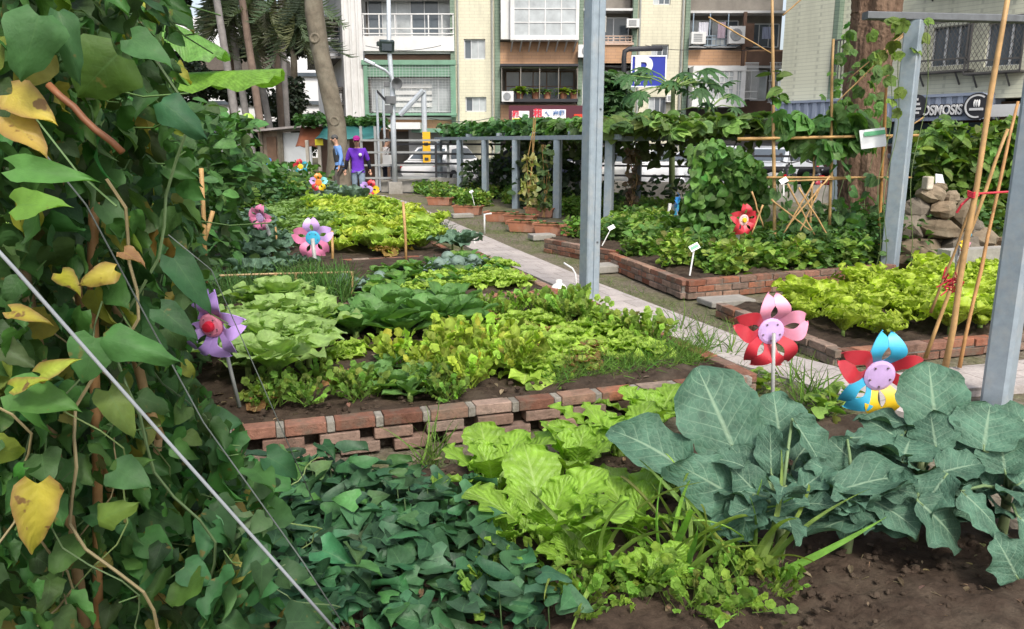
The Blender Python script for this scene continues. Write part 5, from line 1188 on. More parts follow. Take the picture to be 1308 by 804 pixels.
# ------------------------------------------------------------------ broccoli plants
BC=(0.066,0.142,0.094)
def broc_plant(label, stem, leaves, extra=6, Y0=2.9, h=.34):
    g=G(*stem); r=thing('broccoli',label,'broccoli',(g.x,g.y,.03),group='large broccoli plants in the front right corner'); top=Vector((g.x,g.y,h))
    st=MB(); st.tube([(g.x,g.y,-.02),(g.x+.008,g.y,.12),tuple(top)],[.023,.02,.016],10,col=(0.95,0.85,1.0))
    fo=MB()
    for i,L_ in enumerate(leaves):
        base,tip,w,Yb,Yt=L_[:5]; face=L_[5] if len(L_)>5 else .7; roll=L_[6] if len(L_)>6 else (0,0,0); k=L_[7] if len(L_)>7 else 1.0
        c=np.array(BC)*random.uniform(.85,1.15)*k
        a=hero_leaf(fo,T_broc[i%6],base,tip,w,c,Yb,Yt,face,roll=roll)
        low=Vector((g.x,g.y,min(h,max(.08,a.z*.72)))); mid=low.lerp(a,.55)+Vector((0,0,.02)); b_=P(tip[0],tip[1],Yt)
        st.tube([low,mid,a,a+(b_-a)*.10],[.008,.0065,.005,.003],6,col=(.8,.85,1.0))
    for i in range(extra):
        a=random.uniform(0,6.28); el=random.uniform(-.25,.8); d=(math.cos(a)*math.cos(el),math.sin(a)*math.cos(el)*(.9 if math.sin(a)>0 else .55),math.sin(el))
        p_=top+Vector(d)*random.uniform(.06,.16)-Vector((0,0,random.uniform(0,.2))); fo.inst(random.choice(T_broc),[tuple(p_)],d,(0,-.3,1),random.uniform(.12,.22),np.array(BC)*random.uniform(.75,1.2))
    fo.build('foliage',L_broc,r,smooth=True); st.build('stem',M_stem,r,smooth=True); return r
broc_plant('broccoli plant left of the others with one tall upright grey green leaf',(992,726),[
    ((940,580),(890,462),118,2.92,3.05,.8),((872,598),(780,530),86,2.9,3.0,.8,(.25,0,.2)),((962,650),(868,588),80,2.75,2.72,.7),((998,572),(988,498),84,2.95,3.0,.85),
    ((1012,535),(1062,604),62,2.92,2.85,.6,(.4,0,.3)),((985,605),(984,540),48,2.8,2.85,.85),((975,640),(936,594),58,2.75,2.72,.75),((978,655),(1024,632),44,2.7,2.62,.5),((992,650),(1003,602),52,2.78,2.8,.8),
    ((962,632),(940,690),70,2.7,2.6,.55,(-.3,0,.2)),((930,560),(880,520),60,3.05,3.15,.7,(0,0,0),.75),((1015,590),(1050,540),50,3.05,3.15,.6,(0,0,0),.8),((965,590),(940,545),60,3.0,3.1,.7,(0,0,0),.8)],20)
broc_plant('broccoli plant in the middle whose lowest leaf hangs towards the bare soil',(1079,712),[
    ((1118,655),(1022,670),72,2.72,2.6,.35,(0,-.1,.6)),((1056,634),(1182,578),66,2.72,2.75,.45,(0,-.2,.5)),((1082,560),(1148,552),44,2.95,2.95,.5,(0,0,.3)),((1165,545),(1100,520),46,3.05,3.05,.45,(.2,0,.4)),
    ((1100,600),(1060,560),55,2.9,2.95,.7,(0,0,0),.9),((1080,612),(1030,590),40,2.85,2.8,.6),((1110,600),(1150,560),50,3.0,3.05,.6,(0,0,0),.75),((1090,640),(1075,690),50,2.7,2.62,.4,(0,0,0),.9)],20,h=.30)
broc_plant('broccoli plant with the highest jagged leaf in front of the bamboo tripod',(1165,690),[
    ((1196,550),(1186,455),92,2.98,3.1,.85),((1152,590),(1166,548),86,2.85,2.95,.75),((1196,575),(1188,522),66,2.9,3.0,.8,(0,0,0),.8),((1210,606),(1162,662),72,2.75,2.65,.6,(-.3,0,.3)),((1200,604),(1256,588),62,2.78,2.8,.6,(.1,0,.4)),
    ((1172,640),(1248,702),88,2.66,2.6,.6,(0,-.2,.2),.85),((1160,560),(1120,545),50,3.0,3.05,.6,(0,0,0),.8),((1215,560),(1245,520),60,3.0,3.1,.7,(0,0,0),.85),((1215,590),(1262,560),60,2.9,2.95,.6)],26,h=.36)
broc_plant('broccoli plant at the right edge under the thick grey post',(1275,700),[
    ((1256,575),(1266,508),92,2.85,2.95,.8),((1284,605),(1278,552),70,2.8,2.85,.8),((1228,628),(1292,682),66,2.65,2.58,.6,(.2,0,.3)),((1300,740),(1278,690),70,2.5,2.5,.7),((1290,560),(1320,520),80,2.9,3.0,.7),
    ((1300,620),(1340,590),80,2.75,2.8,.6),((1262,620),(1240,585),50,2.85,2.9,.6,(0,0,0),.85),((1300,660),(1345,690),80,2.6,2.55,.5)],26,h=.33)
# bare tufts, garlic leaves and celery at the front
m=MB()
for (x,y,n) in ((880,705,10),(915,715,9),(850,722,9),(975,735,6),(775,738,6),(945,735,6),(870,738,7)):
    g=G(x,y); K=n; pos=np.array([g.x,g.y,.03])+RNG.normal(0,.012,(K,3))*np.array([1,1,0]); scatter(m,[leafT(w_blade,1,.030,1,12,dr,.6,seed=k,twist=.5) for k,dr in enumerate((.3,.6,.85,.45))],pos+np.array([0,-.06,0]),rvec(K,.8,2.6),rvec(K,.1,.4),.30,.48,(0.22,0.36,0.07))
tag(m.build('garlic_leaves',L_small,smooth=True),'long arching garlic leaves in front of the broccoli','garlic plants',kind='stuff')
pr=[veg('celery','x','celery',lambda m: scatter(m,T_cel,RNG.normal(0,.025,(26,3))*np.array([1,1,0]),rvec(26,.3,1.6),rvec(26,.1,.5),.10,.20,(0.2,0.34,0.05),.18),None,L_pale) for _ in range(2)]
used=set()
for i,(x,y,lab) in enumerate([(955,742,'celery clump at the front edge below the garlic leaves'),(920,760,'celery clump lowest at the front below the garlic leaves'),(640,752,'yellow green celery clump at the front beside the sweet potato'),(690,760,'celery clump at the front below the biggest mustard plant'),(845,755,'celery clump at the front below the arching leaves'),(990,765,'celery clump in front of the broccoli stem'),(620,775,'celery clump at the very bottom beside the sweet potato'),(770,770,'celery clump at the very bottom under the mustard plants'),(815,780,'celery clump at the very bottom, third from the sweet potato'),(880,785,'celery clump at the very bottom under the garlic leaves'),(940,790,'celery clump at the very bottom left of the broccoli stem'),(735,790,'celery clump at the very bottom, second from the sweet potato'),(705,540,'yellow celery clump growing against the honeycomb wall'),(712,522,'yellow celery sprig at the top of the honeycomb wall')]):
    g=G(x,y); place(pr[i%2],used,(g.x,g.y,.03),i*1.1,random.uniform(.85,1.2),lab,'celery clumps along the front')
# sweet potato ground cover
T_pot=[leafT(lambda v:(.55+.45*math.sin(min(v/.14,1)*math.pi/2))*(1-max(0,(v-.14)/.86))**.95,1,0.50,4,11,d,c,heart=0.20,seed=s,wave=wv,wn=1.6,twist=tw) for s,(d,c,wv,tw) in enumerate(((.2,.12,.05,.1),(.45,.2,.08,-.2),(.1,.3,.06,.25),(.35,-.12,.07,0),(.25,.4,.05,-.3)))]
poly=gpoly([(240,690),(330,645),(400,628),(470,630),(550,634),(598,650),(618,668),(600,700),(640,730),(660,760),(740,830),(120,830),(180,700)])
sp=np.array(fill(poly,.047,.5)); K=len(sp); hz=.10+.07*np.sin(5*sp[:,0])*np.sin(6*sp[:,1])+RNG.uniform(-.07,.1,K)
m=MB(); scatter(m,T_pot,np.stack([sp[:,0],sp[:,1],hz.clip(.03,.3)],1),rvec(K,-.15,.35)+np.array([.1,-.25,0]),rvec(K,.9,2.2)+np.array([0,-.5,.3]),.06,.13,(0.036,0.10,0.045),.32)
K2=int(K*.07); q=RNG.integers(0,K,K2); scatter(m,T_pot,np.stack([sp[q,0],sp[q,1],hz[q]+.05],1),rvec(K2,.0,.5),rvec(K2,.9,2.2)+np.array([0,-.5,.3]),.06,.12,(0.065,0.16,0.05),.2)
for i in range(0,K,3):
    m.tube([(sp[i,0]+.01,sp[i,1],.0),(sp[i,0],sp[i,1],max(.04,hz[i]))],.0025,4,col=(0.07,0.12,0.04))
tag(m.build('sweet_potato_leaves',L_pot,smooth=True),'dense dark green heart shaped sweet potato leaves covering the front left soil','sweet potato',kind='stuff')
# grass tufts along paths and walls
m=MB()
pts=[]
for poly_,spc in ((gpoly([(905,470),(985,480),(1090,520),(1040,560),(950,500)]),.07),([(1.5,4.75),(1.95,4.8),(1.0,6.9),(.62,7.1)],.10),([(2.35,5.35),(2.05,5.75),(1.5,7.2),(1.9,7.2)],.09),([(1.75,7.3),(1.2,9.0),(.95,9.0),(1.45,7.35)],.11),([(1.1,9.2),(-1.2,16),(-.2,16),(1.2,10.2)],.16),(gpoly([(545,600),(560,585),(600,590),(580,602)]),.05),([(-.5,7.8),(.35,8.8),(-.5,11.4),(-.7,10.6)],.10)):
    pts += fill(poly_,spc,.5)
pts=np.array([(*p,0.0) for p in pts]); n=6; K=len(pts)*n; pos=np.repeat(pts,n,axis=0)+RNG.normal(0,.02,(K,3))*np.array([1,1,0])
scatter(m,T_blade,pos,rvec(K,.4,2.0),rvec(K,.1,.4),.03,.10,(0.12,0.19,0.045),.3)
for (x,y) in ((1015,490),(1040,505),(1050,525),(1025,515),(905,445),(930,455),(890,435),(545,597),(552,592),(870,425)):
    g=G(x,y); K=16; scatter(m,T_blade,np.array(g)+RNG.normal(0,.03,(K,3))*np.array([1,1,0]),rvec(K,.6,2.4),rvec(K,.1,.4),.15,.34,(0.13,0.24,0.04))
g=G(560,300); K=160; scatter(m,T_blade,np.array(g)+RNG.normal(0,.12,(K,3))*np.array([1,1,0]),rvec(K,.8,2.6),rvec(K,.1,.4),.2,.42,(0.08,0.15,0.07))
tag(m.build('grass',L_small,smooth=True),'thin grass and weeds along the path edges','grass',kind='stuff')
pr=[veg('weed_clump','x','weeds',lambda m: scatter(m,T_heart,RNG.normal(0,.06,(34,3))*np.array([1,1,.5])+np.array([0,0,.08]),rvec(34,-.1,.8),rvec(34,.6,2),.05,.09,(0.19,0.3,0.05)),None,L_small)]
used=set()
for x,y,lab in ((1048,535,'low weed clump between the path and the broccoli leaves'),(965,500,'small weed clump below the red and pink pinwheel'),(1065,520,'weed clump beside the blue petal of the pinwheel')):
    g=G(x,y); place(pr[0],used,(g.x,g.y,0),x,1.0,lab,'weed clumps by the path')
# ------------------------------------------------------------------ climbing beans on the left
def pxvol(poly, K, Yf):
    """points seen inside an outline, spread through a real depth range"""
    xs=[p[0] for p in poly]; ys=[p[1] for p in poly]; out=[]; pp=[]
    while len(out)<K:
        x=random.uniform(min(xs),max(xs)); y=random.uniform(min(ys),max(ys))
        if inpoly(x,y,poly): out.append(tuple(P(x,y,Yf(x,y)))); pp.append((x,y))
    return np.array(out), np.array(pp)
T_bean=[leafT(lambda v,q=q:w_heart(v)*q,1,0.44,4,11,d,c,heart=0.12,seed=s,wave=wv,wn=wn_,rag=.04,twist=tw) for s,(d,c,q,wv,wn_,tw) in enumerate(((.3,.15,1,.08,2,.2),(.55,.3,.85,.12,1.5,-.3),(.15,.12,1.1,.10,2.4,.4),(.4,-.2,.8,.14,1.7,.0),(.8,.25,.95,.10,2.1,-.5),(.25,.45,.75,.16,2.6,.3)))]
def vine(label, poly, K, Yf, s0, s1, base, nst, down=-.5, name='climbing_bean'):
    pos,pp=pxvol(poly,K,Yf); c=pos.mean(0); r=thing(name,label,'climbing plant',(c[0],c[1],0))
    m=MB(); d=rvec(K,-1.0,.1)+np.array([.25,-.25,down]); up=rvec(K,.0,1.2)*1.2+np.array([.25,-.65,.4])
    C_=cols(K,base,.30,.14); yl=RNG.random(K)<.07; C_[yl]=cols(int(yl.sum()),(0.20,0.21,0.04),.25,.15); scatter(m,T_bean,pos,d,up,s0,s1,C_)
    m.build('foliage',L_vine,r,smooth=True)
    m=MB()
    for i in range(nst):
        a=pos[random.randrange(K)]; z1=max(a[2],.5); x,y=a[0],a[1]; pts=[]; k=28; o1=random.uniform(0,6)
        for j in range(k): pts.append((x+.07*math.sin(j*.42+o1)+.02*math.sin(j*1.3+i),y+.06*math.cos(j*.37+o1),z1*j/(k-1)))
        m.tube(pts,random.choice((.0018,.0025,.0035)),5,col=random.choice([(0.5,.55,.6),(1.4,.8,1.1),(.9,.9,.8)]))
    for i in range(K//12):
        a=Vector(pos[random.randrange(K)]); b=a+Vector((random.gauss(0,.08),random.gauss(0,.08),random.uniform(-.14,.04))); m.tube([a,a.lerp(b,.5)+Vector((0,0,-.015)),b],.0020,4,col=(.40,.55,.35))
    m.build('stem',M_stem,r); return r
edge=[(-260,-90),(200,-60),(222,20),(216,60),(240,105),(215,140),(238,185),(232,235),(256,290),(270,345),(240,385),(232,430),(240,470),(275,510),(300,560),(290,620),(330,680),(340,800),(-260,800)]
vine('tall tangle of dark green climbing beans filling the left side near the camera',edge,3000,lambda x,y: 1.3+abs(random.gauss(0,.45))+max(0,(x-40)/330),.035,.09,(0.044,0.108,0.028),22)
vine('deeper screen of climbing beans behind the near tangle at the left',[(-300,-90),(205,-60),(225,100),(215,240),(240,330),(225,470),(280,560),(300,640),(-300,700)],2400,lambda x,y: 2.6+random.uniform(0,1.6),.07,.13,(0.038,0.092,0.028),30)
vine('low mass of bean leaves climbing over the soil at the lower left',[(60,470),(230,480),(300,540),(345,575),(360,640),(330,700),(420,800),(-80,800),(0,600)],1000,lambda x,y: 1.7+random.uniform(0,1.0)+max(0,(700-y)/350),.06,.12,(0.045,0.115,0.036),10,-.2)
# big single leaves close to the camera, each told apart
M_yl=leafmat('yellowing_leaf',(0.45,0.42,0.05),.3,6,.5,.35,.05,edge=(0.26,0.15,0.06,.9), quilt=.1, netb=.05, spots=(0.16,0.08,0.035,0.60,30.0))
BIG=[('yellow_leaf','spotted yellow bean leaf high at the left edge',(15,120),(62,150),52,1.15,(0.46,0.36,0.06),M_yl,.9),('yellow_leaf','yellow leaf with brown rotting spots under the higher yellow one',(12,150),(55,196),50,1.15,(0.42,0.29,0.07),M_yl,.9),
 ('yellow_leaf','curled yellow leaf next to a dry brown one in the left tangle',(146,345),(92,362),34,1.2,(0.46,0.38,0.06),M_yl,.8),('yellow_leaf','small green yellow leaf below the curled yellow one',(78,350),(100,374),30,1.22,(0.5,0.47,0.04),M_yl,.8),
 ('yellow_leaf','large yellow heart leaf low at the left edge',(48,618),(42,712),66,1.1,(0.45,0.38,0.05),M_yl,.95),('pale_leaf','small pale yellow green leaf left of the white cord',(52,478),(88,462),30,1.1,(0.35,0.42,0.06),M_yl,.9),('pale_leaf','pale lime leaf at the left edge under the dry flowers',(18,495),(54,486),26,1.1,(0.38,0.44,0.05),M_yl,.9),
 ('pale_leaf','yellow brown dying leaf at the left edge beside the white cord',(15,398),(58,408),26,1.1,(0.32,0.27,0.04),M_yl,.8),('dry_leaf','shrivelled brown leaf hanging on the left tangle',(158,322),(182,336),26,1.2,(0.22,0.115,0.06),M_yl,.7),
 ('bean_leaf','large smooth green leaf in the middle of the left tangle',(132,432),(216,454),52,1.2,(0.062,0.165,0.045),L_vine,.9),('bean_leaf','broad green leaf below the large smooth one',(122,432),(106,492),66,1.2,(0.055,0.14,0.04),L_vine,.9),('bean_leaf','big leaf with a yellowed half beside the white cord',(138,500),(172,560),48,1.25,(0.10,0.15,0.03),L_vine,.85),
 ('bean_leaf','big dark leaf in the top left corner',(50,20),(24,104),74,1.1,(0.06,0.15,0.05),L_vine,.9),('bean_leaf','long dark leaf hanging beside the top corner leaf',(75,15),(100,98),40,1.15,(0.045,0.12,0.04),L_vine,.85),('bean_leaf','wide olive leaf seen from below in the upper left',(150,70),(90,128),90,1.25,(0.06,0.12,0.02),L_vine,.9),
 ('bean_leaf','bright green leaf pointing right at the left edge',(20,215),(110,226),40,1.12,(0.085,0.21,0.05),L_vine,.9),('bean_leaf','bright lime leaf at the left edge above the white cord',(22,262),(78,262),46,1.1,(0.13,0.26,0.04),L_vine,.9),('bean_leaf','green leaf turning up at the lower left edge',(20,500),(92,520),60,1.12,(0.075,0.18,0.04),L_vine,.9),
 ('bean_leaf','dark drooping leaf in front of the purple pinwheel',(205,395),(252,432),40,1.5,(0.03,0.085,0.03),L_vine,.8),('bean_leaf','dark pointed leaf above the purple pinwheel',(222,330),(272,402),44,1.6,(0.03,0.09,0.035),L_vine,.8),('bean_leaf','round grey green leaf right of the white cord',(148,600),(188,620),54,1.3,(0.06,0.14,0.05),L_vine,.9),
 ('bean_leaf','pale edged leaf crossing behind the white cord',(150,605),(185,590),40,1.35,(0.09,0.18,0.045),L_vine,.9),('bean_leaf','yellow tipped leaf low in the left tangle',(125,665),(158,648),44,1.3,(0.12,0.19,0.035),L_vine,.9),('bean_leaf','pointed leaf high in the middle of the left tangle',(168,50),(215,82),44,1.35,(0.06,0.15,0.05),L_vine,.85),
 ('bean_leaf','dark glossy leaf pair end near the tall palms',(206,130),(258,168),46,1.6,(0.04,0.12,0.055),L_vine,.85)]
for nm,lab,b_,t_,w_,Y,c_,mm,f_ in BIG:
    m=MB(); hero_leaf(m,T_bean[(0,2,3)[random.randrange(3)]],b_,t_,w_*1.0,c_,Y,Y-.03,f_); tag(m.build(nm,mm,smooth=True),lab,'leaf')
# cords, wires and canes in the left tangle
def cord(pts,rad,m_,name,label,cat,n=6):
    m=MB(); m.tube(pts,rad,n); return tag(m.build(name,m_,smooth=True),label,cat)
cord([P(-60,258,1.02),P(20,345,1.05),P(190,537,1.12),P(365,733,1.2),P(440,818,1.24)],.0027,M_rope,'cord','taut pale grey cord running diagonally down the lower left','cord',8)
cord([P(60,200,1.35),P(110,262,1.4),P(200,430,1.5),P(260,540,1.55),P(385,715,1.6),P(440,800,1.62)],.0016,mat('dark_wire',(0.12,0.14,0.13),.5),'wire','thin dark wire hanging behind the pale cord','wire')
cord([P(215,300,1.7),P(270,345,1.75),P(330,480,1.8),P(400,640,1.85)],.0012,MATS['dark_wire'],'wire','very thin wire crossing in front of the purple pinwheel','wire')
for i,(a,b,Y,rad,lab) in enumerate(((( 118,250),(128,800),1.7,.011,'brown bamboo cane standing upright in the left tangle'),((75,200),(170,800),1.9,.010,'leaning bamboo cane low in the left tangle'),((150,390),(205,560),1.9,.012,'pale bare stick among the bean leaves'),((60,108),(155,195),1.35,.006,'reddish brown stem crossing the upper left tangle'),((30,330),(110,800),1.6,.012,'grey wooden stake at the left edge'),((200,560),(190,800),2.2,.012,'short pale stake beneath the bean leaves'))):
    t=MB(); p_=[P(a[0]+(b[0]-a[0])*k/6+random.uniform(-3,3),a[1]+(b[1]-a[1])*k/6,Y) for k in range(7)]; t.tube(p_,rad,7,col=[(1,.8,.7),(.9,.75,.6),(1,.95,.9),(.6,.35,.3),(.6,.6,.6),(1,.95,.9)][i]); tag(t.build('cane',M_bamboo,smooth=True),lab,'cane')
# ------------------------------------------------------------------ banana
bx=P(150,200,10.5); r=thing('banana_plant','banana plant whose broad bright leaf sticks out flat above the beans','banana plant',(bx.x,bx.y,0))
m=MB(); m.tube([(bx.x,bx.y,0),(bx.x+.05,bx.y,1.2),(bx.x+.1,bx.y,2.2)],[.14,.11,.07],12,col=(.9,1,.8)); m.build('stem',M_stem,r,smooth=True)
L_ban=leafmat('banana_leaf',(0.42,0.55,0.15),.3,26,.42,.4,.04,quilt=.9)
def w_ban(v): return min(1,v/.1+.25)*(1-max(0,(v-.85)/.15)**2*.75)
m=MB()
def banleaf(b_,t_,w_,Yb,Yt,c_,drp=.12,cup=-.5,roll=(0,0,1)):
    a=P(*b_,Yb); b=P(*t_,Yt); d=b-a; T=leafT(w_ban,1,.2,4,18,drp,cup,wave=.18,wn=3,seed=int(w_)); t=T[0].copy(); t[:,0]*=w_/.2/d.length; t[:,2]*=w_/.2/d.length
    m.inst((t,T[1],T[2]),[tuple(a)],tuple(d),roll,d.length,c_)
banleaf((190,96),(361,85),.26,10.5,9.8,(0.17,0.33,0.05),.02,-.75,(0,-.15,1)); banleaf((170,10),(293,50),.30,10.5,10.0,(0.14,0.30,0.07),.10,-.75,(0.2,-.2,1)); banleaf((150,60),(60,-40),.3,10.6,10.8,(0.1,0.24,0.05),.1,-.5); banleaf((150,60),(230,-60),.3,10.6,11.2,(0.1,0.24,0.05),.1,-.5)
m.build('foliage',L_ban,r,smooth=True)
# tomato / bushy rows behind the beans
def bushy(label,poly,K,Yf,s0,s1,base,T=T_small,M_=None,name='leafy_plant',cat='plant',up=(.1,-.35,.6),dv=.25):
    pos,_=pxvol(poly,K,Yf); m=MB(); scatter(m,T,pos,rvec(K,-.8,.5),rvec(K,.2,1.2)+np.array(up),s0,s1,base,dv); return tag(m.build(name,M_ or L_small,smooth=True),label,cat)
bushy('tall tomato plants with small mid green leaves behind the beans',[(205,140),(258,128),(318,150),(330,215),(300,262),(318,330),(250,385),(190,330)],1500,lambda x,y:7.5+random.uniform(0,2.2),.10,.22,(0.07,0.155,0.045),name='tomato_plant',cat='tomato plants')
bushy('shady shrubs filling the gap behind the climbing beans',[(60,150),(230,140),(240,300),(280,400),(265,480),(60,480)],1500,lambda x,y:4.5+random.uniform(0,2.0),.10,.2,(0.05,0.12,0.035),name='shrub',cat='shrub')
m=MB(); t=P(317,152,9.0); m.ball(t,(.07,.07,.062),12,8,col=(.30,.48,.06)); tag(m.build('green_tomato',M_plastic,smooth=True),'unripe green tomato on the tall tomato plants','tomato')
for i,(a,b,Y,lab) in enumerate((((257,215),(263,372),6.3,'upright bamboo cane right of the bean tangle'),((272,270),(247,352),6.4,'slanting bamboo cane crossing the upright one'),((515,258),(519,348),9.7,'single bamboo stake standing in the second bed'),((352,290),(355,345),10.5,'thin bamboo stake near the small pink pinwheel'),((424,295),(424,350),9.6,'bamboo stake beside the pink and lilac pinwheel'))):
    m=MB(); m.tube([P(*b,Y),P((a[0]+b[0])/2+1,(a[1]+b[1])/2,Y),P(*a,Y)],.018 if i!=3 else .012,7,col=(1.05,.95,.8)); tag(m.build('cane',M_bamboo,smooth=True),lab,'cane')
r=thing('bamboo_rail','low rail of thin bamboo on short stakes in front of the scallions','rail',G(380,390))
m=MB(); m.tube([P(260,353,7.0),P(350,350,7.2),P(452,348,7.5)],.011,6); m.build('rail',M_bamboo,r)
for x in (352,378,450): m=MB(); m.tube([P(x,350,7.2)+Vector((0,0,.01)),P(x,387,7.2)],.011,6); m.build('stake',M_bamboo,r)

# dry straw and leaf litter on the open soil
m=MB(); K=420; pos=np.stack([RNG.uniform(-.6,1.95,K),RNG.uniform(2.0,3.7,K),np.full(K,.045)],1); d=rvec(K,-.05,.12); scatter(m,[leafT(w_blade,1,.05,1,3,.2,.3),leafT(w_oval,1,.25,2,4,.3,.4)],pos,d,(0,0,1),.015,.05,(0.22,0.165,0.10),.4)
K=500; pts_=np.array([(*q,.18) for q in fill(QA,.13,.5)]); K=len(pts_); scatter(m,[leafT(w_blade,1,.05,1,3,.2,.3),leafT(w_oval,1,.25,2,4,.3,.4)],pts_,rvec(K,-.05,.12),(0,0,1),.015,.05,(0.22,0.165,0.10),.4)
tag(m.build('leaf_litter',L_small),'dry straw and leaf litter scattered on the soil','litter',kind='stuff')
# ------------------------------------------------------------------ pergola vines and right-hand climbers
T_gourd=T_lobed+T_heart[:2]
M_gv=L_small
def along(K,s0,s1,o0,o1,z0,z1):
    s=RNG.uniform(s0,s1,K); o=RNG.uniform(o0,o1,K); b=np.array(fa)[None]+np.array(pd)[None]*s[:,None]+np.array(pn)[None]*o[:,None]; b[:,2]=RNG.uniform(z0,z1,K); return b
def canopy(label,K,box,s0,s1,base,name='pergola_vine',zn=.10):
    pos=along(K,*box); pos[:,2]+=zn*np.sin(pos[:,0]*3.1)*np.sin(pos[:,1]*2.3); m=MB(); scatter(m,T_gourd,pos,rvec(K,-.5,.25),rvec(K,.3,1.4)+np.array([0,-.5,.3]),s0,s1,base,.25,.1); return tag(m.build(name,L_small,smooth=True),label,'climbing plant')
canopy('small leaved green vine on the far end of the pergola',4200,(4.2,12.4,.12,3.6,1.74,2.10),.12,.22,(0.07,0.165,0.05))
canopy('broad leaved squash vine on the middle of the pergola roof',1500,(1.2,5.0,.15,3.4,1.76,2.02),.15,.30,(0.12,0.22,0.06))
canopy('large pale squash leaves on the near end of the pergola roof',720,(-2.0,1.4,.2,3.2,1.78,1.98),.16,.32,(0.15,0.24,0.065))
m=MB(); K=420; pos=np.stack([RNG.uniform(1.6,6.4,K),RNG.uniform(14.3,16.5,K),RNG.uniform(1.80,1.94,K)],1); scatter(m,T_gourd,pos,rvec(K,-.6,.2),rvec(K,.3,1.4)+np.array([0,-.5,.3]),.22,.42,(0.13,0.20,0.05),.3); tag(m.build('pergola_vine',L_small,smooth=True),'yellowing squash leaves along the cross beam right of the front post','climbing plant')
# hanging strands and brown dead vine under the beams
m=MB(); K=300; pos=along(K,-1.5,9,.6,2.6,1.2,1.65); scatter(m,T_gourd,pos,rvec(K,-1.3,-.2),rvec(K,.1,1),.10,.22,(0.09,0.13,0.04),.3)
tag(m.build('hanging_vine',L_small,smooth=True),'vine leaves hanging in the shade beneath the pergola roof','climbing plant')
for i,(x,y0,y1,Y,lab,c) in enumerate(((676,150,262,14.2,'dry yellow vine climbing a string in front of the pergola',(0.33,0.33,0.13)),(697,185,270,16.5,'dark hanging vine between the third and fourth pergola posts',(0.10,0.15,0.05)),(808,190,270,14.8,'brown withered vine hanging beside the nearest pergola post',(0.10,0.07,0.04)))):
    K=90; pos,_=pxvol([(x-7,y0),(x+7,y0),(x+8,y1),(x-10,y1)],K,lambda a,b:Y+random.uniform(-.1,.1)); t=thing('vine_strand',lab,'vine',(pos[:,0].mean(),Y,0))
    if i==0: pos=pos[pos[:,2]<1.35]
    K=len(pos); m=MB(); scatter(m,T_heart,pos,rvec(K,-1,.2),rvec(K,.1,1)+np.array([0,-.5,0]),.08,.16,c); m.build('foliage',L_small,t)
    m=MB()
    for k in range(3): m.tube([P(x+6+random.uniform(-4,4) if i==0 else x+random.uniform(-6,6),y0,Y),P(x+random.uniform(-6,6),(y0+y1)/2,Y),P(x-3+random.uniform(-4,4),y1+8,Y)],.008,5,col=(.8,.75,.6))
    m.build('stem',M_bamboo,t)
# shade shrubs under the pergola
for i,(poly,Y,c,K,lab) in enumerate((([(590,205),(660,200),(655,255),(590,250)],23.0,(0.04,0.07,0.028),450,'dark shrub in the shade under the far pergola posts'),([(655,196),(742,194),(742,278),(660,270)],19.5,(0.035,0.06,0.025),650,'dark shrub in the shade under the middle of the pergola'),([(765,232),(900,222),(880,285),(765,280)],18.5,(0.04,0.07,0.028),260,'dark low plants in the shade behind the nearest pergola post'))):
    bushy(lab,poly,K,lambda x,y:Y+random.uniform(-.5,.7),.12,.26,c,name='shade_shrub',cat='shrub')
# bean column right of the pergola
def beanmass(label,poly,K,Yf,s0,s1,base,T=T_heart,name='climbing_bean'):
    pos,_=pxvol(poly,K,Yf); c=pos.mean(0); r=thing(name,label,'climbing plant',(c[0],c[1],0)); m=MB(); scatter(m,T,pos,rvec(K,-1.1,.0)+np.array([0,-.2,-.2]),rvec(K,.1,.8)+np.array([.1,-.9,.5]),s0,s1,base,.2,.1); m.build('foliage',L_pale,r,smooth=True)
    m=MB()
    for i in range(9 if K>200 else 3):
        a=pos[random.randrange(len(pos))]; o1=random.uniform(0,6); m.tube([(a[0]+.06*math.sin(j*.5+o1)-.06*math.sin(10+o1),a[1]+.05*math.cos(j*.4+o1),a[2]*j/20) for j in range(21)],.0045,5,col=(.6,.6,.5))
    m.build('stem',M_stem,r); return r
beanmass('dense bright green bean column right of the nearest pergola post',[(884,188),(912,178),(955,196),(978,212),(985,250),(968,300),(930,318),(888,300),(872,270),(884,230)],1300,lambda x,y:10.6+random.uniform(-.35,.45),.085,.16,(0.105,0.225,0.05))
beanmass('papaya like climbing leaves spreading along the bamboo rail above the beans',[(985,150),(1020,145),(1070,140),(1105,150),(1120,175),(1060,200),(1000,182)],120,lambda x,y:9.8+random.uniform(-.3,.3),.14,.26,(0.075,0.17,0.04),T_lobed)
beanmass('leafy climber wrapped around the big reddish trunk',[(1060,70),(1080,20),(1110,60),(1130,110),(1135,180),(1115,200),(1060,190),(1050,120)],80,lambda x,y:10.7+random.uniform(-.3,.2),.08,.16,(0.09,0.19,0.04),T_lobed)
beanmass('yellow green climber high on the grey post beside the trunk',[(1105,45),(1130,20),(1195,22),(1205,60),(1172,80),(1160,150),(1130,140),(1120,100)],26,lambda x,y:9.0+random.uniform(-.25,.2),.09,.16,(0.15,0.23,0.04),T_lobed)
beanmass('dark leafy climber on the bamboo trellis in front of the trunk',[(985,215),(1060,205),(1130,215),(1140,330),(1080,345),(1000,330)],120,lambda x,y:9.7+random.uniform(-.4,.5),.09,.18,(0.06,0.145,0.038))
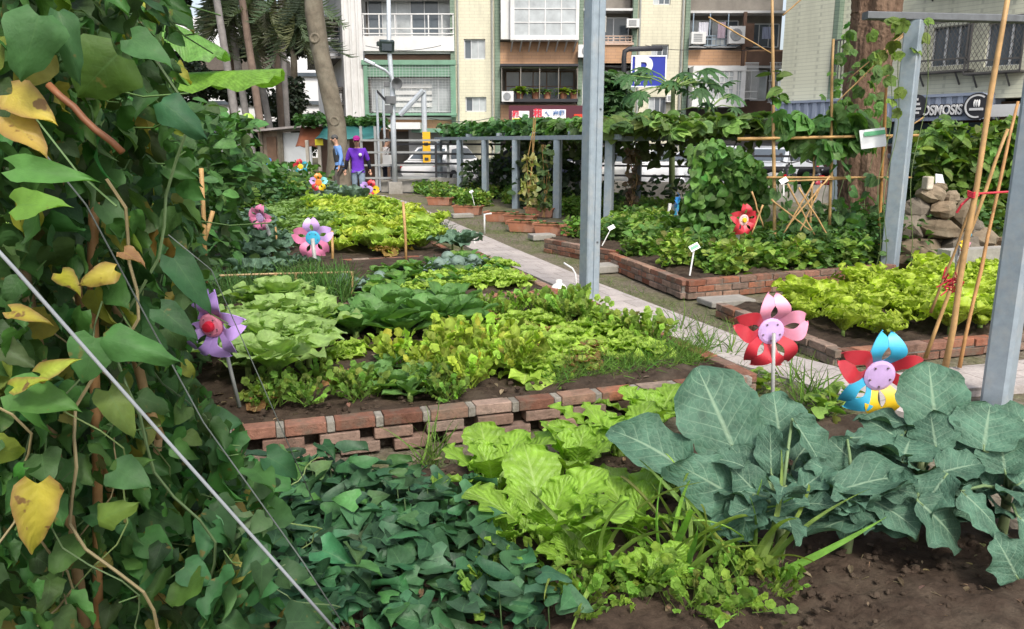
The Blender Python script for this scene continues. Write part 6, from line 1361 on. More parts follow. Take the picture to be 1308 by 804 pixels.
for (dy,lab,poly,c) in ((11.5,'light green leafy hedge right of the grey post behind the rocks',[(1170,175),(1200,150),(1240,162),(1300,150),(1340,150),(1340,290),(1260,300),(1235,260),(1180,250)],(0.125,0.215,0.04)),(13.0,'darker leafy hedge behind the rock pile at the right edge',[(1150,190),(1340,165),(1340,330),(1150,320)],(0.06,0.125,0.035))):
    bushy(lab,poly,1500,lambda x,y:dy+random.uniform(-.5,.6),.12,.24,c,T_heart+T_small,name='hedge',cat='hedge')
# broad leaved papaya trees behind the pergola
T_pap=[]
for s in range(2):
    q=leafT(lambda v:(math.sin(math.pi*min(1,v*.95+.04))**.7)*(0.62+.38*abs(math.cos(v*8))),1,.17,2,9,.35,.1,rag=.3,seed=s)
    T_pap.append(multi([rotT(q,rz=a,rx=-.15,s=sc,t=(0,0,0)) for a,sc in ((0,1),(.62,.95),(-.62,.95),(1.25,.8),(-1.25,.8),(1.9,.62),(-1.9,.62),(2.6,.5),(-2.6,.5))]))
def papaya(label,px,py,Y,n,s,ln):
    t=P(px,py,Y); r=thing('papaya_tree',label,'papaya tree',(t.x,Y,0)); m=MB(); m.tube([(t.x+.1,Y,0),(t.x+.03,Y,t.z*.5),tuple(t)],[.09,.07,.05],9,col=(.7,.65,.7)); m.build('trunk',M_stem,r,smooth=True)
    m=MB(); st=MB()
    for i in range(n):
        a=i*2.4+.3; el=random.uniform(-.2,.75); d=Vector((math.cos(a)*math.cos(el),math.sin(a)*math.cos(el)*.6,math.sin(el))); e=t+d*ln*random.uniform(.6,1.1); mid=t.lerp(e,.5)+Vector((0,0,.08))
        st.tube([t,mid,e],[.018,.014,.009],5,col=(1.1,1.2,.8)); m.inst(random.choice(T_pap),[tuple(e)],(d.x,d.y,d.z-.35),(0,-.45,1),s*random.uniform(.8,1.2),np.array((0.05,0.125,0.04))*random.uniform(.8,1.25))
    m.build('foliage',L_small,r,smooth=True); st.build('leaf_stalk',M_stem,r)
papaya('papaya tree with wide dark lobed leaves in front of the parking sign',860,112,20,18,.52,1.25)
papaya('smaller papaya tree at the right shoulder of the parking sign',905,140,21,9,.45,.85)
bushy('feathery green shrub between the tall front post and the parking sign',[(764,90),(800,95),(806,160),(764,165)],420,lambda x,y:24+random.uniform(-.5,.5),.18,.34,(0.06,0.13,0.045),T_lobed,name='shrub',cat='shrub')
bushy('tip of a leafy branch left of the big trunk, above the bamboo rail',[(984,92),(1000,88),(1003,130),(984,135)],16,lambda x,y:9.3,.12,.22,(0.08,0.17,0.035),T_small,name='branch_tip',cat='branch')
# ------------------------------------------------------------------ bamboo trellis and tripod
def pole(parent,a,b,rad,c=(1,1,1),name='pole'):
    m=MB(); n=9; pts=[];rr=[]
    for k in range(n): 
        t=k/(n-1); pts.append(a.lerp(b,t)+Vector((random.uniform(-.006,.006),random.uniform(-.006,.006),0))); rr.append(rad*(1.0-.25*t)*(1.12 if k%3==0 else 1))
    m.tube(pts,rr,8,col=np.array(c)*random.uniform(.85,1.1)); return m.build(name,M_bamboo,parent,smooth=True)
r=thing('bamboo_trellis','bamboo trellis of tall canes and crossing rails in front of the big trunk','trellis',(4,9.7,0)); Y=9.6
for a,b,rad,c in (((986,-20),(990,335),.022,(1,.95,.9)),((1064,50),(1060,310),.02,(1,.95,.8)),((1133,90),(1120,350),.022,(1,.75,.45)),((1041,195),(1034,290),.016,(.9,.85,.8))): pole(r,P(*b,Y),P(*a,Y),rad,c)
for a,b,rad in (((942,178),(1173,173),.02),((980,227),(1165,227),.014),((1000,232),(1090,228),.012)): pole(r,P(*a,Y-.05),P(*b,Y-.05),rad,(1,.9,.7),'rail')
for a,b in (((960,245),(975,290)),((975,262),(960,300)),((1006,235),(1040,300)),((1040,232),(1000,300)),((1020,240),(1060,305)),((1060,225),(1005,290)),((1050,235),(1020,300)),((985,255),(1035,295))): pole(r,P(*a,Y-.3),P(*b,Y-.3),.011,(1.1,1,.9),'lattice_cane')
for a,b in (((1180,150),(1130,180)),((1160,40),(1070,130)),((1170,30),(1085,100)),((1000,20),(1045,-20)),((905,22),(985,68))): pole(r,P(*a,Y-.1),P(*b,Y-.1),.009,(1,.9,.75),'lattice_cane')
r=thing('bamboo_tripod','leaning bamboo canes tied with red string at the right edge','tripod',G(1205,468)); Y=5.3
pole(r,P(1207,474,5.2),P(1290,-20,5.35),.021,(1.05,.95,.85)); pole(r,P(1182,458,5.45),P(1286,165,5.5),.014,(1.05,.95,.8)); pole(r,P(1224,470,5.25),P(1300,130,5.6),.013,(.95,.75,.6)); pole(r,P(1190,400,5.5),P(1245,250,5.4),.010,(.9,.8,.7))
m=MB()
m.tube([P(1310,244,5.35),P(1275,246,5.33),P(1243,248,5.3),P(1228,262,5.3),P(1222,272,5.32)],.008,6)
for k in range(4): m.tube([P(1236,244+2*k,5.27),P(1243,247+2*k,5.24),P(1250,244+2*k,5.29)],.006,5)
m.build('string',M_red,r)
m=MB()
for k in range(16): 
    c=P(1215+random.uniform(-9,9),358+random.uniform(-11,10),5.3); m.tube([c,c+Vector((random.gauss(0,.03),random.gauss(0,.03),random.gauss(0,.04))),c+Vector((random.gauss(0,.04),random.gauss(0,.04),-.05))],.005,5)
m.build('string_knot',M_red,r)
# ------------------------------------------------------------------ rockery
M_rock=mat('rock',(1,1,1),.95,var=.35,vs=7,bump=.9,bs=18,spec=.1,vcol=True,dirt=(.16,.15,.11,.6))
RK=[(1172,330,52,36),(1225,322,40,30),(1262,335,34,26),(1165,292,30,30),(1197,292,40,18),(1170,268,32,24),(1205,268,26,16),(1232,275,26,30),(1190,250,30,16),(1215,252,18,12),(1250,305,34,22),(1160,310,20,18),(1245,292,18,14),(1180,310,34,20),(1212,305,26,16),(1280,318,28,22),(1285,345,30,22),(1198,240,20,8)]
for i,(x,y,w_,h_) in enumerate(RK):
    Y=9.7+random.uniform(-.1,.25)-(0.25 if y>315 else 0)
    c=P(x,y,Y); rx=w_*Y/1000*.72; rz_=h_*Y/1000*.70; m=MB()
    col=np.array(random.choice([(0.24,.18,.12),(0.20,.155,.105),(0.17,.145,.115),(0.28,.22,.155)]))*random.uniform(.8,1.15)
    m.ball((0,0,0),(rx,rx*.8,rz_),9,7,col=col,noise=.16); o=m.build('rock',M_rock,smooth=False); o.location=c; o.rotation_euler=(0,random.uniform(-.3,.3),random.uniform(0,3))
    s_=o.modifiers.new('b','BEVEL'); s_.width=.012; s_.segments=2
    tag(o,'weathered brown rock in the rock pile behind the lettuce bed','rock','rocks of the pile behind the lettuce bed')
m=MB(); m.box(P(1185,258-24,9.7),(.1,.1,.16),.3,(0.62,.55,.45)); o=tag(m.build('stone_block',M_rock),'pale upright stone block on top of the rock pile','stone'); bv=o.modifiers.new('b','BEVEL'); bv.width=.015; bv.segments=2
m=MB(); c=P(1200,231,10.5); V=[(c.x-.04,c.y,c.z-.08),(c.x+.07,c.y-.03,c.z-.07),(c.x+.03,c.y,c.z+.08),(c.x-.05,c.y+.02,c.z+.09)]; V2=[(a,b+.02,d) for a,b,d in V]; m.add(V+V2,BOXF,(.8,.8,.82)); tag(m.build('plastic_scrap',M_paint),'torn white plastic bag scrap caught in the hedge above the rocks','bag')
m=MB(); q=P(1250,362,8.7); m.box((q.x+.2,q.y,.22),(1.6,.18,.45),.3); tag(m.build('kerb_block',M_conc),'grey concrete kerb block behind the lettuce bed','block')
# ------------------------------------------------------------------ markers, tags and hooks
def marker(x,y,xb,yb,label,Y=None,col=(.82,.82,.8),green=False,size=.09):
    g=G(xb,yb) if Y is None else P(xb,yb,Y); c=P(x,y,g.y-.01); r=thing('plant_marker',label,'plant label',g)
    m=MB(); m.bar(g,c,.016,.012,col=(.8,.8,.78)); m.build('stake',M_paint,r)
    m=MB(); m.box(c,(size,.008,size*.62),0,col,tilt=(-.5,-.5)); b=m.build('plate',M_paint,r)
    if green: m=MB(); m.box(c+Vector((0,-.008,.004)),(size*.8,.004,size*.3),0,(.1,.35,.2),tilt=(-.5,-.5)); m.build('printed_band',M_paint,b)
marker(887,316,881,352,'white plant label with a green print in the tall brick bed',Y=8.3,green=True,size=.11)
marker(781,291,769,314,'white plant label leaning beside the front post',Y=10.4)
marker(602,245,606,262,'small white plant label among the planters under the pergola',Y=18.5)
marker(1001,231,1001,250,'small white tag on the bamboo trellis',Y=9.4,size=.1)
r=thing('plant_sign','white board with a green heading tied to the bamboo rail before the trunk','sign',P(1115,177,9.45)); c=P(1115,177,9.42)
m=MB(); m.box(c,(.30,.012,.22),0,(.85,.86,.86),tilt=(-.2,-.12)); b=m.build('board',M_paint,r); m=MB(); m.box(c+Vector((0.01,-.012,.06)),(.25,.004,.05),0,(.15,.5,.25),tilt=(-.2,-.12)); m.build('heading',M_paint,b)
def hook(pts,label,Y):
    m=MB(); m.tube([P(x,y,Y) for x,y in pts],.014*Y/11,6,col=(.82,.82,.8)); tag(m.build('wire_hook',M_paint,smooth=True),label,'hook')
hook([(548,300),(547,282),(545,275),(537,268)],'bent white plastic tube at the far path edge',15.2); hook([(608,324),(605,302),(600,295),(593,294)],'bent white plastic tube in the middle of the path edge',12.2); hook([(619,300),(619,274),(628,273)],'white tube shaped like a corner near the planters',14.0); hook([(736,372),(735,350),(731,343),(720,336)],'bent white plastic tube just left of the front post',8.6)
g=G(720,392); r=thing('watering_can','small white plastic container with a black cap by the front post','container',(g.x-.05,g.y,.02)); m=MB(); m.lathe((g.x-.05,g.y,.02),[(.07,0),(.085,.02),(.085,.16),(.06,.2),(.03,.22),(.03,.25)],14,col=(.78,.77,.72)); m.build('container_body',M_plastic,r,smooth=True); m=MB(); m.lathe((g.x+.0,g.y-.08,.1),[(.02,0),(.025,.03),(.02,.07)],10,col=(.02,.02,.02)); m.build('cap',M_plastic,r)
# ------------------------------------------------------------------ pinwheel flowers
PK=(.78,.30,.42); RD=(.48,.03,.045); LI=(.55,.36,.72); CY=(.05,.40,.62); PU=(.45,.28,.66); HP=(.58,.40,.70); YE=(.75,.50,.02); OR=(.75,.22,.03); BL=(.03,.22,.6); MG_=(.66,.2,.36)
def petal(m,ang,Rr,col,bend,hole=True,hub=.3):
    """two-armed petal with a notch at the tip and a slot in the middle; local XZ plane, facing -Y"""
    n=30; th=.004; V=[];F=[]; ca,sa=math.cos(ang),math.sin(ang)
    def pt(x,r_,y): return (r_*sa+x*ca, y, r_*ca-x*sa)
    for sgn in (-1,1):
        base=len(V)
        for i in range(n+1):
            t=i/n; r_=Rr*(hub*.75+(1-hub*.75)*t); wo=Rr*.40*math.sin(math.pi*(0.14+.80*t)**.95)**.75*(1 if t<.97 else .75); wi=Rr*(.085*math.sin(math.pi*min(1,max(0,t-.1)/.5)) if (hole and .1<t<.6) else 0.003)
            if t>.84: wi=Rr*.13*((t-.84)/.16)
            wi=min(wi,wo*.92); y=-bend*Rr*math.sin(t*math.pi)*.5 
            xo=wo*(1-.0*t)
            for x,yy in ((wi,y),(xo,y-.10*Rr*bend),(xo,y-.10*Rr*bend+th),(wi,y+th)): V.append(pt(sgn*x,r_,yy))
        for i in range(n):
            a=base+i*4; b=a+4
            for j in range(4): F.append((a+j,a+(j+1)%4,b+(j+1)%4,b+j))
        F.append((base,base+1,base+2,base+3)); F.append((base+n*4,base+n*4+1,base+n*4+2,base+n*4+3))
    m.add(V,F,col)
def pinwheel(label,px,py,Rpx,Y,cols_,hubc,start,stem,tilt=(0,0),bend=.5,core=None,stemcol=(.36,.36,.35),hubr=.34,front=False):
    c=P(px,py,Y); Rr=Rpx*Y/1000; r=thing('pinwheel_flower',label,'pinwheel',c,group='plastic pinwheel flowers in the beds')
    n=len(cols_)
    for i,cc in enumerate(cols_):
        if cc is None: continue
        m=MB(); petal(m,math.radians(start[i] if isinstance(start,(list,tuple)) else start+360/n*i),Rr,cc,bend,True,hubr); m.build('petal',M_plastic,r,local=True)
    m=MB(); hr=Rr*hubr; m.lathe((0,-.012-.03*Rr,0),[(hr*.2,-.010),(hr*.8,-.008),(hr,-.002),(hr,.008),(hr*.3,.012)],22,col=hubc,axis='y'); hb=m.build('hub',M_plastic,r,local=True,smooth=False)
    if Rpx>15:
        for k in range(5):
            a=math.radians(36+72*k); m=MB(); m.ball((hr*.68*math.sin(a),-.024-.03*Rr,hr*.68*math.cos(a)),hr*.07,8,5,col=(.16,.10,.12)); m.build('rivet',M_plastic,hb,local=True)
    if core: m=MB(); m.lathe((0,-.03-.03*Rr,0),[(hr*.05,-.012),(hr*.38,-.01),(hr*.45,.0),(hr*.45,.012)],16,col=core,axis='y'); m.build('core',M_plastic,hb,local=True)
    r.rotation_euler=(tilt[0],0,tilt[1])
    if stem:
        e=P(stem[0],stem[1],Y+ (-.035 if front else .06)); Mi=(Matrix.Rotation(tilt[1],3,'Z')@Matrix.Rotation(tilt[0],3,'X')).inverted()
        top=Vector((0,-.03 if front else .03,0)) if not front else Vector((.0,-.05,0))
        m=MB(); m.tube([top+Vector((0,0,.0)),Mi@(e-c)],max(.006,.0026*Y),8,col=stemcol); m.build('stem',M_plastic,r,local=True,smooth=True)
    return r
pinwheel('large red and pink pinwheel with a lavender hub in front of the path',983,422,52,3.75,[PK,PK,RD,RD,RD],HP,[-2,72,152,212,285],(986,560),(.05,.1),.5,front=True)
pinwheel('red and sky blue pinwheel with a lavender hub above the broccoli',1121,478,62,3.45,[CY,RD,YE,CY,RD],HP,[2,78,172,228,295],(1128,560),(.1,.05),.45,front=False)
pinwheel('purple pinwheel with a pink and red centre half hidden by bean leaves',273,414,48,2.5,[PU,PU,PU,PU,PU],(.75,.25,.36),[5,85,150,215,290],(306,520),(.1,-.2),.6,core=(.65,.02,.05))
pinwheel('pink and lilac pinwheel with a bright blue hub in the second bed',400,304,27,8.6,[LI,LI,MG_,MG_,MG_],CY,[-3,70,142,205,285],(406,366),(.05,.1),.4,front=True)
pinwheel('small all pink pinwheel left of the lilac one',333,278,18,10.6,[MG_]*5,HP,20,(352,318),(.1,-.4),.5)
pinwheel('red pinwheel with a yellow dotted hub in front of the bean column',949,281,21,9.3,[RD]*5,(.75,.5,.5),0,(938,325),(.05,.35),.5,core=YE)
pinwheel('yellow, blue and pink pinwheel seen from the side by the tripod',1228,314,22,6.6,[CY,PK,RD,YE],(.12,.12,.15),[-5,110,190,285],(1222,380),(.1,.9),.6)
pinwheel('far orange, lilac, cyan and yellow pinwheel in front of the gardeners',407,233,12,18,[OR,(.25,.65,.7),YE,RD,LI],OR,0,(409,255),(.05,.1),.4)
pinwheel('far red and teal pinwheel below the shed',384,213,10,22,[RD,(.05,.35,.45),(.05,.35,.45),(.05,.35,.45),RD],YE,-10,(385,240),(.05,.1),.4)
pinwheel('far pinwheel of red, yellow, blue and violet at the feet of the gardeners',472,242,13,19,[RD,YE,RD,BL,PU],PU,20,(474,268),(.05,.1),.4)
pinwheel('tiny orange and blue pinwheel near the shed wall',340,206,7,26,[OR,BL,BL,RD,OR],YE,0,(341,225),(.05,.1),.4)
pinwheel('orange pinwheel among the far left plants',322,228,9,17,[OR,OR,YE,OR,OR],OR,0,(324,250),(.05,.6),.4)
pinwheel('blue pinwheel seen edge on under the pergola',862,262,16,14,[BL,CY,BL,CY,BL],YE,15,(868,290),(.1,1.25),.5)
m=MB(); m.tube([P(852,290,13.8),P(856,260,13.8)],.03,8,col=(.5,.5,.48)); tag(m.build('stake',M_plastic,smooth=True),'short grey stake beside the blue pinwheel under the pergola','stake')
# ------------------------------------------------------------------ people
def skin(verts,edges,rad,sub=2,root=0):
    me=bpy.data.meshes.new('body'); me.from_pydata(verts,edges,[])
    o=bpy.data.objects.new('t',me); COL.objects.link(o); md=o.modifiers.new('k','SKIN'); md.use_smooth_shade=True
    for i,s in enumerate(me.skin_vertices[0].data): s.radius=rad[i] if isinstance(rad[i],tuple) else (rad[i],rad[i]); s.use_root=(i==root)
    su=o.modifiers.new('s','SUBSURF'); su.levels=su.render_levels=sub
    dg=bpy.context.evaluated_depsgraph_get(); m2=bpy.data.meshes.new_from_object(o.evaluated_get(dg)); bpy.data.objects.remove(o); return m2
def put(me,name,m_,parent,Mx=None):
    if Mx is not None: me.transform(Mx)
    me.name=name; me.materials.clear(); me.materials.append(m_); me.polygons.foreach_set('use_smooth',[True]*len(me.polygons)); o=bpy.data.objects.new(name,me); COL.objects.link(o); o.parent=parent; return o
M_skin=mat('skin',(.48,.27,.18),.55,var=.1,vs=20); M_hair=mat('dark_hair',(.018,.015,.014),.6); M_grey_hair=mat('grey_hair',(.07,.07,.07),.7)
def cloth(n,c): return mat(n,c,.85,var=.22,vs=9,bump=.5,bs=16,spec=.15)
def person(label,loc,rz,h,armL,armR,shirt,trousers,sleeve,head_tilt=.25,legs=((.0,.02),(.0,-.04)),hair=M_hair,cap=None,vest=None,bag=False,logo=False,lean=.05):
    """faces -Y; armL/armR give elbow and wrist points"""
    r=thing('person',label,'person',loc); k=h/1.7
    W=.19
    hipz=.90; sh=1.40
    J=[(0,.0,.95),(0,-lean*.4,1.15),(0,-lean,1.33),(0,-lean*1.2,1.43),(0,-lean*1.3,1.50),(0,-lean*1.3-.02-head_tilt*.06,1.58),(0,-lean*1.3-.03-head_tilt*.1,1.66)]
    rad=[(.15,.10),(.135,.095),(.15,.10),(.07,.06),(.052,.052),(.075,.088),(.07,.08)]
    E_=[(i,i+1) for i in range(6)]
    v=list(J); rd=list(rad)
    def chain(a,pts,rs):
        for p_,q in zip(pts,rs): v.append(p_); rd.append(q); E_.append((a,len(v)-1)); a=len(v)-1
        return a
    for s,(e,wr) in ((1,armL),(-1,armR)):
        shp=(s*W,-lean,1.385); hand=Vector(wr)+(Vector(wr)-Vector(e)).normalized()*.09
        chain(2,[shp,tuple(Vector(shp).lerp(Vector(e),.5)),e,tuple(Vector(e).lerp(Vector(wr),.4)),wr,tuple(hand)],[.058,.050,.042,.042,.027,(.036,.02)])
    for s,(fy,by) in zip((1,-1),legs):
        chain(0,[(s*.09,0,.86),(s*.1,fy-.02,.66),(s*.105,fy-.03,.48),(s*.105,(fy+by)/2+.01,.30),(s*.105,by+.02,.08),(s*.11,by-.08,.035),(s*.112,by-.16,.03)],[.09,.08,.056,.058,.04,.04,.03])
    Mx=Matrix.Scale(k,4)
    body=put(skin(v,E_,rd),'body',M_skin,r,Mx)
    # fingers, nose and ears belong to the same body mesh
    m=MB()
    for s,(e,wr) in ((1,armL),(-1,armR)):
        d=(Vector(wr)-Vector(e)).normalized(); hd=Vector(wr)+d*.085; x=d.cross(Vector((0,1,0))).normalized()
        for i,L_ in enumerate((.068,.078,.073,.056)):
            b=hd+x*(-.024+.016*i); m.tube([b,b+d*L_*.5+Vector((0,-.006,0)),b+d*L_+Vector((0,-.02,0))],[.0085,.008,.006],6)
        b=hd-d*.05-x*.03; m.tube([b,b-x*.018+d*.03,b-x*.02+d*.06+Vector((0,-.01,0))],[.0095,.009,.007],6)
    hc=Vector(J[6]); fy=hc.y-.085
    m.ball((0,fy-.005,hc.z-.035),(.014,.02,.022),8,6); 
    for s in (1,-1): m.ball((s*.078,hc.y+.01,hc.z-.03),(.012,.022,.032),8,6)
    m2=m.mesh('x',smooth=True); m2.transform(Mx); bb=bpy.data.objects.new('x',m2)
    import bmesh as _b
    bm=_b.new(); bm.from_mesh(body.data); bm.from_mesh(m2); bm.to_mesh(body.data); bm.free(); bpy.data.meshes.remove(m2)
    body.data.polygons.foreach_set('use_smooth',[True]*len(body.data.polygons))
    m=MB()
    for s in (1,-1): m.ball((s*.03,fy+.012,hc.z-.005),.0065,8,6)
    e=m.mesh('eyes',smooth=True); put(e,'eye',M_black,r,Mx)
    m=MB(); m.box((0,fy+.008,hc.z-.075),(.045,.012,.010),0); put(m.mesh('mouth'),'mouth',mat('lip',(.32,.11,.1),.5),r,Mx)
    m=MB(); m.ball((0,hc.y+.02,hc.z+.022),(.086,.098,.085),14,10); put(m.mesh('hair',smooth=True),'hair',hair,r,Mx)
    # clothes
    v=[tuple(J[0]),J[1],J[2],(0,-lean*1.1,1.42)]; rd=[(.185,.135),(.17,.125),(.185,.125),(.10,.085)]; E_=[(0,1),(1,2),(2,3)]
    v.insert(0,(0,0.0,.80)); rd.insert(0,(.185,.135)); E_=[(0,1),(1,2),(2,3),(3,4)]
    for s,(e,wr) in ((1,armL),(-1,armR)):
        shp=Vector((s*W,-lean,1.39)); t=.95 if sleeve=='long' else 0; pts=[tuple(shp),tuple(shp.lerp(Vector(e),.55)),tuple(Vector(e))] ; rs=[.085,.072,.06]
        if t: pts.append(tuple(Vector(e).lerp(Vector(wr),.95))); rs.append(.046)
        a=3
        for p_,q in zip(pts,rs): v.append(p_); rd.append(q); E_.append((a,len(v)-1)); a=len(v)-1
    put(skin(v,E_,rd,2,1),'shirt',shirt,r,Mx)
    if sleeve=='under':
        for s,(e,wr) in ((1,armL),(-1,armR)):
            m=MB(); m.tube([Vector((s*W,-lean,1.39)).lerp(Vector(e),.8),Vector(e),Vector(e).lerp(Vector(wr),.97)],[.058,.056,.042],10); put(m.mesh('sleeve',smooth=True),'sleeve',cloth('black_sleeve',(.02,.02,.03)),r,Mx)
    v=[(0,0,.93)]; rd=[(.175,.125)]; E_=[]
    for s,(fy_,by) in zip((1,-1),legs):
        a=0
        for p_,q in (((s*.092,0,.82),.115),((s*.1,fy_-.02,.64),.10),((s*.105,fy_-.03,.46),.08),((s*.105,by+.02,.09),.068)): v.append(p_); rd.append(q); E_.append((a,len(v)-1)); a=len(v)-1
    put(skin(v,E_,rd),'trousers',trousers,r,Mx)
    m=MB()
    for s,(fy_,by) in zip((1,-1),legs): m.ball((s*.11,by-.06,.045),(.055,.14,.05),12,8)
    put(m.mesh('shoe',smooth=True),'shoe',cloth('dark_shoe',(.05,.045,.045)),r,Mx)
    if cap:
        m=MB(); m.ball((0,hc.y+.01,hc.z+.04),(.10,.11,.085),14,10); m.add([(-.08,hc.y-.08,hc.z+.03),(.08,hc.y-.08,hc.z+.03),(.065,hc.y-.19,hc.z-.005),(-.065,hc.y-.19,hc.z-.005),(-.08,hc.y-.08,hc.z+.05),(.08,hc.y-.08,hc.z+.05),(.065,hc.y-.19,hc.z+.01),(-.065,hc.y-.19,hc.z+.01)],BOXF); put(m.mesh('cap'),'cap',cap,r,Mx)
    if vest:
        put(skin([(0,0,.86),(0,-lean*.4,1.12),(0,-lean,1.33),(0,-lean*1.1,1.40)],[(0,1),(1,2),(2,3)],[(.20,.15),(.19,.145),(.20,.145),(.13,.11)],2,0),'vest',vest,r,Mx)
    if logo:
        m=MB(); m.lathe((.085,-lean-.135,1.27),[(.045,-.008),(.045,.03)],16,axis='y'); put(m.mesh('shirt_print'),'shirt_print',M_white,r,Mx)
    if bag:
        m=MB(); m.box((.27,-.05,.98),(.12,.36,.34),.2); m2=m.mesh('bag')
    r.rotation_euler=(0,0,rz); return r
g=G(459,257); person('person in a purple t-shirt over dark sleeves with a magenta cap, looking down',(g.x,g.y,0),0.15,1.66,((.29,.02,1.10),(.33,-.06,.86)),((-.29,.02,1.10),(-.33,-.05,.86)),cloth('purple_shirt',(.13,.035,.42)),cloth('pale_jeans',(.19,.24,.31)),'under',1.0,((-.05,-.05),(.03,.05)),cap=cloth('magenta_cap',(.30,.02,.18)),logo=True,lean=.08)
g=G(440,249); person('person in a blue shirt and dark vest turned sideways beside the grey tree',(g.x+.02,g.y-.6,0),-1.1,1.72,((.25,.0,1.12),(.27,-.08,.86)),((-.25,-.02,1.12),(-.26,-.12,.88)),cloth('blue_shirt',(.16,.30,.62)),cloth('brown_trousers',(.10,.085,.075)),'long',.3,((-.1,-.12),(.06,.1)),hair=M_grey_hair,vest=cloth('dark_vest',(.05,.05,.055)))
wl=P(489,215,26.2); rw=person('person in a white long sleeved top with dark trousers carrying a bag behind the railing',(wl.x,26.2,0),2.2,1.64,((.26,.0,1.12),(.30,-.1,.90)),((-.26,-.02,1.12),(-.22,-.25,1.02)),cloth('white_top',(.7,.66,.64)),cloth('black_trousers',(.025,.025,.035)),'long',.5,lean=.1)
c=P(498,205,25.85); r=thing('tote_bag','white tote bag with dark handles on the shoulder of the person in white','bag',c)
m=MB(); m.box(c,(.42,.14,.34),-.1,(.8,.79,.77)); m.box(c-Vector((0,0,.18)),(.40,.13,.05),-.1,(.04,.05,.09)); o=m.build('bag_body',M_paint,r); 
m=MB(); m.tube([c+Vector((-.12,-.03,.16)),c+Vector((-.06,-.03,.36)),c+Vector((.02,-.02,.42)),c+Vector((.08,-.03,.34)),c+Vector((.13,-.03,.16))],.014,6); m.build('handle',M_black,r)
# ------------------------------------------------------------------ vehicles in the car park
def car(label,loc,rz,col,cat='car'):
    r=thing('parked_car',label,cat,loc,group='cars parked behind the fence')
    mp=mat('car_paint_'+label.split()[0],col,.3,var=.04,vs=3,coat=.6,spec=.5)
    st=[(-2.2,.42,.62,.70,.70),(-2.12,.30,.66,.86,.78),(-1.6,.24,.68,.98,.84),(-.9,.22,.70,.98,.86),(.3,.22,.70,.96,.87),(1.1,.22,.70,.93,.86),(1.7,.26,.68,.86,.82),(2.08,.32,.62,.74,.74),(2.18,.42,.58,.64,.66)]
    m=MB(); V=[];n=8
    for x,zb,zm,zt,w_ in st: V += [(x,-w_*.9,zb),(x,-w_,zm*.8),(x,-w_*.97,zm+.1),(x,-w_*.9,zt),(x,w_*.9,zt),(x,w_*.97,zm+.1),(x,w_,zm*.8),(x,w_*.9,zb)]
    k=len(st); m.add(V,[(i*n+j,i*n+(j+1)%n,(i+1)*n+(j+1)%n,(i+1)*n+j) for i in range(k-1) for j in range(n)]+[tuple(range(n))[::-1],tuple(range((k-1)*n,k*n))]); b=m.build('body',mp,r,local=True,smooth=True); es=b.modifiers.new('e','EDGE_SPLIT'); es.split_angle=.6
    cab=[(-1.75,.96,.70),(-1.15,1.38,.60),(-.4,1.47,.58),(.35,1.42,.59),(1.15,.93,.70)]
    m=MB(); V=[]
    for x,z,w_ in cab: V += [(x,-w_-.06,.93),(x,-w_,z),(x,w_,z),(x,w_+.06,.93)]
    m.add(V,[(i*4+j,i*4+j+1,(i+1)*4+j+1,(i+1)*4+j) for i in range(4) for j in range(3)]); m.build('cabin',mp,r,local=True)
    m=MB()
    for s in (-1,1):
        m.add([(-1.3,s*.775,.99),(-.42,s*.775,.99),(-.42,s*.655,1.37),(-1.05,s*.67,1.31)],[(0,1,2,3)]); m.add([(-.36,s*.775,.99),(.85,s*.775,.98),(.34,s*.665,1.34),(-.36,s*.655,1.38)],[(0,1,2,3)])
    m.add([(-1.72,-.62,.995),(-1.72,.62,.995),(-1.22,.52,1.345),(-1.22,-.52,1.345)],[(0,1,2,3)]); m.add([(1.12,-.66,.965),(1.12,.66,.965),(.43,.54,1.395),(.43,-.54,1.395)],[(0,1,2,3)])
    m.build('car_window',M_glass,r,local=True)
    for x in (-1.35,1.35):
        for s in (-1,1):
            m=MB(); m.lathe((x,s*.80,.31),[(.2,-.10),(.31,-.09),(.31,.09),(.2,.10)],18,axis='y'); w_=m.build('wheel',M_black,r,local=True); m=MB(); m.lathe((x,s*.88,.31),[(.19,-.04),(.19,.03),(.05,.04)],14,axis='y'); m.build('rim',M_alu,w_,local=True)
    for s in (-1,1):
        m=MB(); m.box((-2.13,s*.62,.76),(.08,.26,.14),0,(.5,.01,.015)); m.build('tail_light',M_plastic,r,local=True); m=MB(); m.box((2.07,s*.55,.64),(.14,.28,.13),0,(.8,.8,.78)); m.build('headlight',M_plastic,r,local=True)
    m=MB(); m.box((-2.2,0,.55),(.02,.36,.13),0,(.75,.75,.72)); m.build('number_plate',M_plastic,r,local=True)
    r.rotation_euler=(0,0,rz); return r
a=P(572,215,29); car('white car with a red tail light parked at the far end of the pergola',(a.x,29,0),1.2,(.75,.75,.76))
a=P(690,215,27.5); car('navy dark car parked behind the middle pergola posts',(a.x,27.5,0),.15,(.02,.025,.05))
a=P(825,212,25.5); car('bright white van-like car right of the tall front post behind the fence',(a.x,25.5,0),1.0,(.8,.8,.8))
a=P(905,205,27.5); car('silver white car behind the bean column',(a.x+.4,27.5,0),.6,(.62,.64,.66))
a=P(1000,205,26.5); car('pale grey car behind the bamboo trellis',(a.x,26.5,0),.9,(.5,.52,.55))
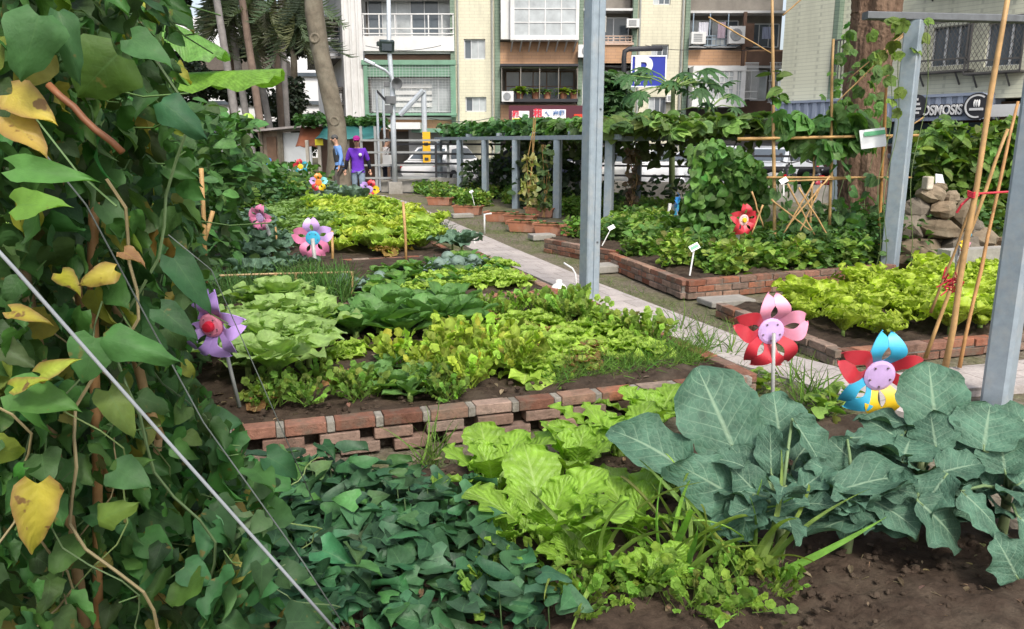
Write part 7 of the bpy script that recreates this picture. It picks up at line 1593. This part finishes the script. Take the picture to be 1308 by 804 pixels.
def scooter(label,loc,rz,col):
    r=thing('scooter',label,'scooter',loc,group='scooters parked by the fence'); mp=mat('scooter_paint_'+label.split()[0],col,.3,var=.05,coat=.5)
    for x in (-.6,.62):
        m=MB(); m.lathe((x,0,.24),[(.13,-.05),(.23,-.05),(.25,0),(.23,.05),(.13,.05)],16,axis='y'); w_=m.build('wheel',M_black,r,local=True); m=MB(); m.lathe((x,0,.24),[(.04,-.06),(.12,-.04),(.12,.04),(.04,.06)],12,axis='y'); m.build('rim',M_alu,w_,local=True)
    m=MB(); m.tube([(-.85,0,.72),(-.6,0,.66),(-.25,0,.5),(.0,0,.33),(.25,0,.30),(.42,0,.45),(.50,0,.75),(.46,0,.95)],[.05,.15,.17,.13,.12,.13,.13,.07],12); m.build('body',mp,r,local=True,smooth=True)
    m=MB(); m.tube([(-.8,0,.80),(-.5,0,.80),(-.1,0,.75),(.02,0,.68)],[.09,.12,.13,.06],10); m.build('seat',M_black,r,local=True,smooth=True)
    m=MB(); m.tube([(.62,0,.24),(.50,0,.7),(.44,0,1.0)],.028,8); m.tube([(.40,-.32,1.05),(.45,-.1,1.0),(.45,.1,1.0),(.40,.32,1.05)],.018,8); m.build('handlebar',M_dark,r,local=True)
    for s in (-1,1): m=MB(); m.tube([(.42,s*.25,1.03),(.42,s*.3,1.2)],.008,5); m.ball((.42,s*.31,1.23),(.015,.06,.045),8,6); m.build('mirror',M_dark,r,local=True)
    m=MB(); m.box((-.9,0,.66),(.05,.16,.08),0,(.6,.01,.02)); m.build('tail_light',M_plastic,r,local=True); m=MB(); m.box((.57,0,.8),(.05,.14,.1),0,(.8,.8,.75)); m.build('headlight',M_plastic,r,local=True)
    r.rotation_euler=(0,0,rz); return r
for x,Y,rz,col,lab in ((966,22.5,2.2,(.6,.6,.6),'silver scooter nearest the bean column behind the fence'),(1020,21.8,1.9,(.03,.03,.035),'black scooter in the middle of the row behind the fence'),(1052,21.4,1.7,(.5,.02,.04),'red scooter beside the big trunk behind the fence'),(1160,20.6,1.9,(.04,.04,.05),'dark scooter right of the grey post behind the fence'),(880,23.5,2.0,(.7,.7,.72),'white scooter behind the beans and the fence')):
    scooter(lab,(P(x,230,Y).x,Y,0.005),rz,col)
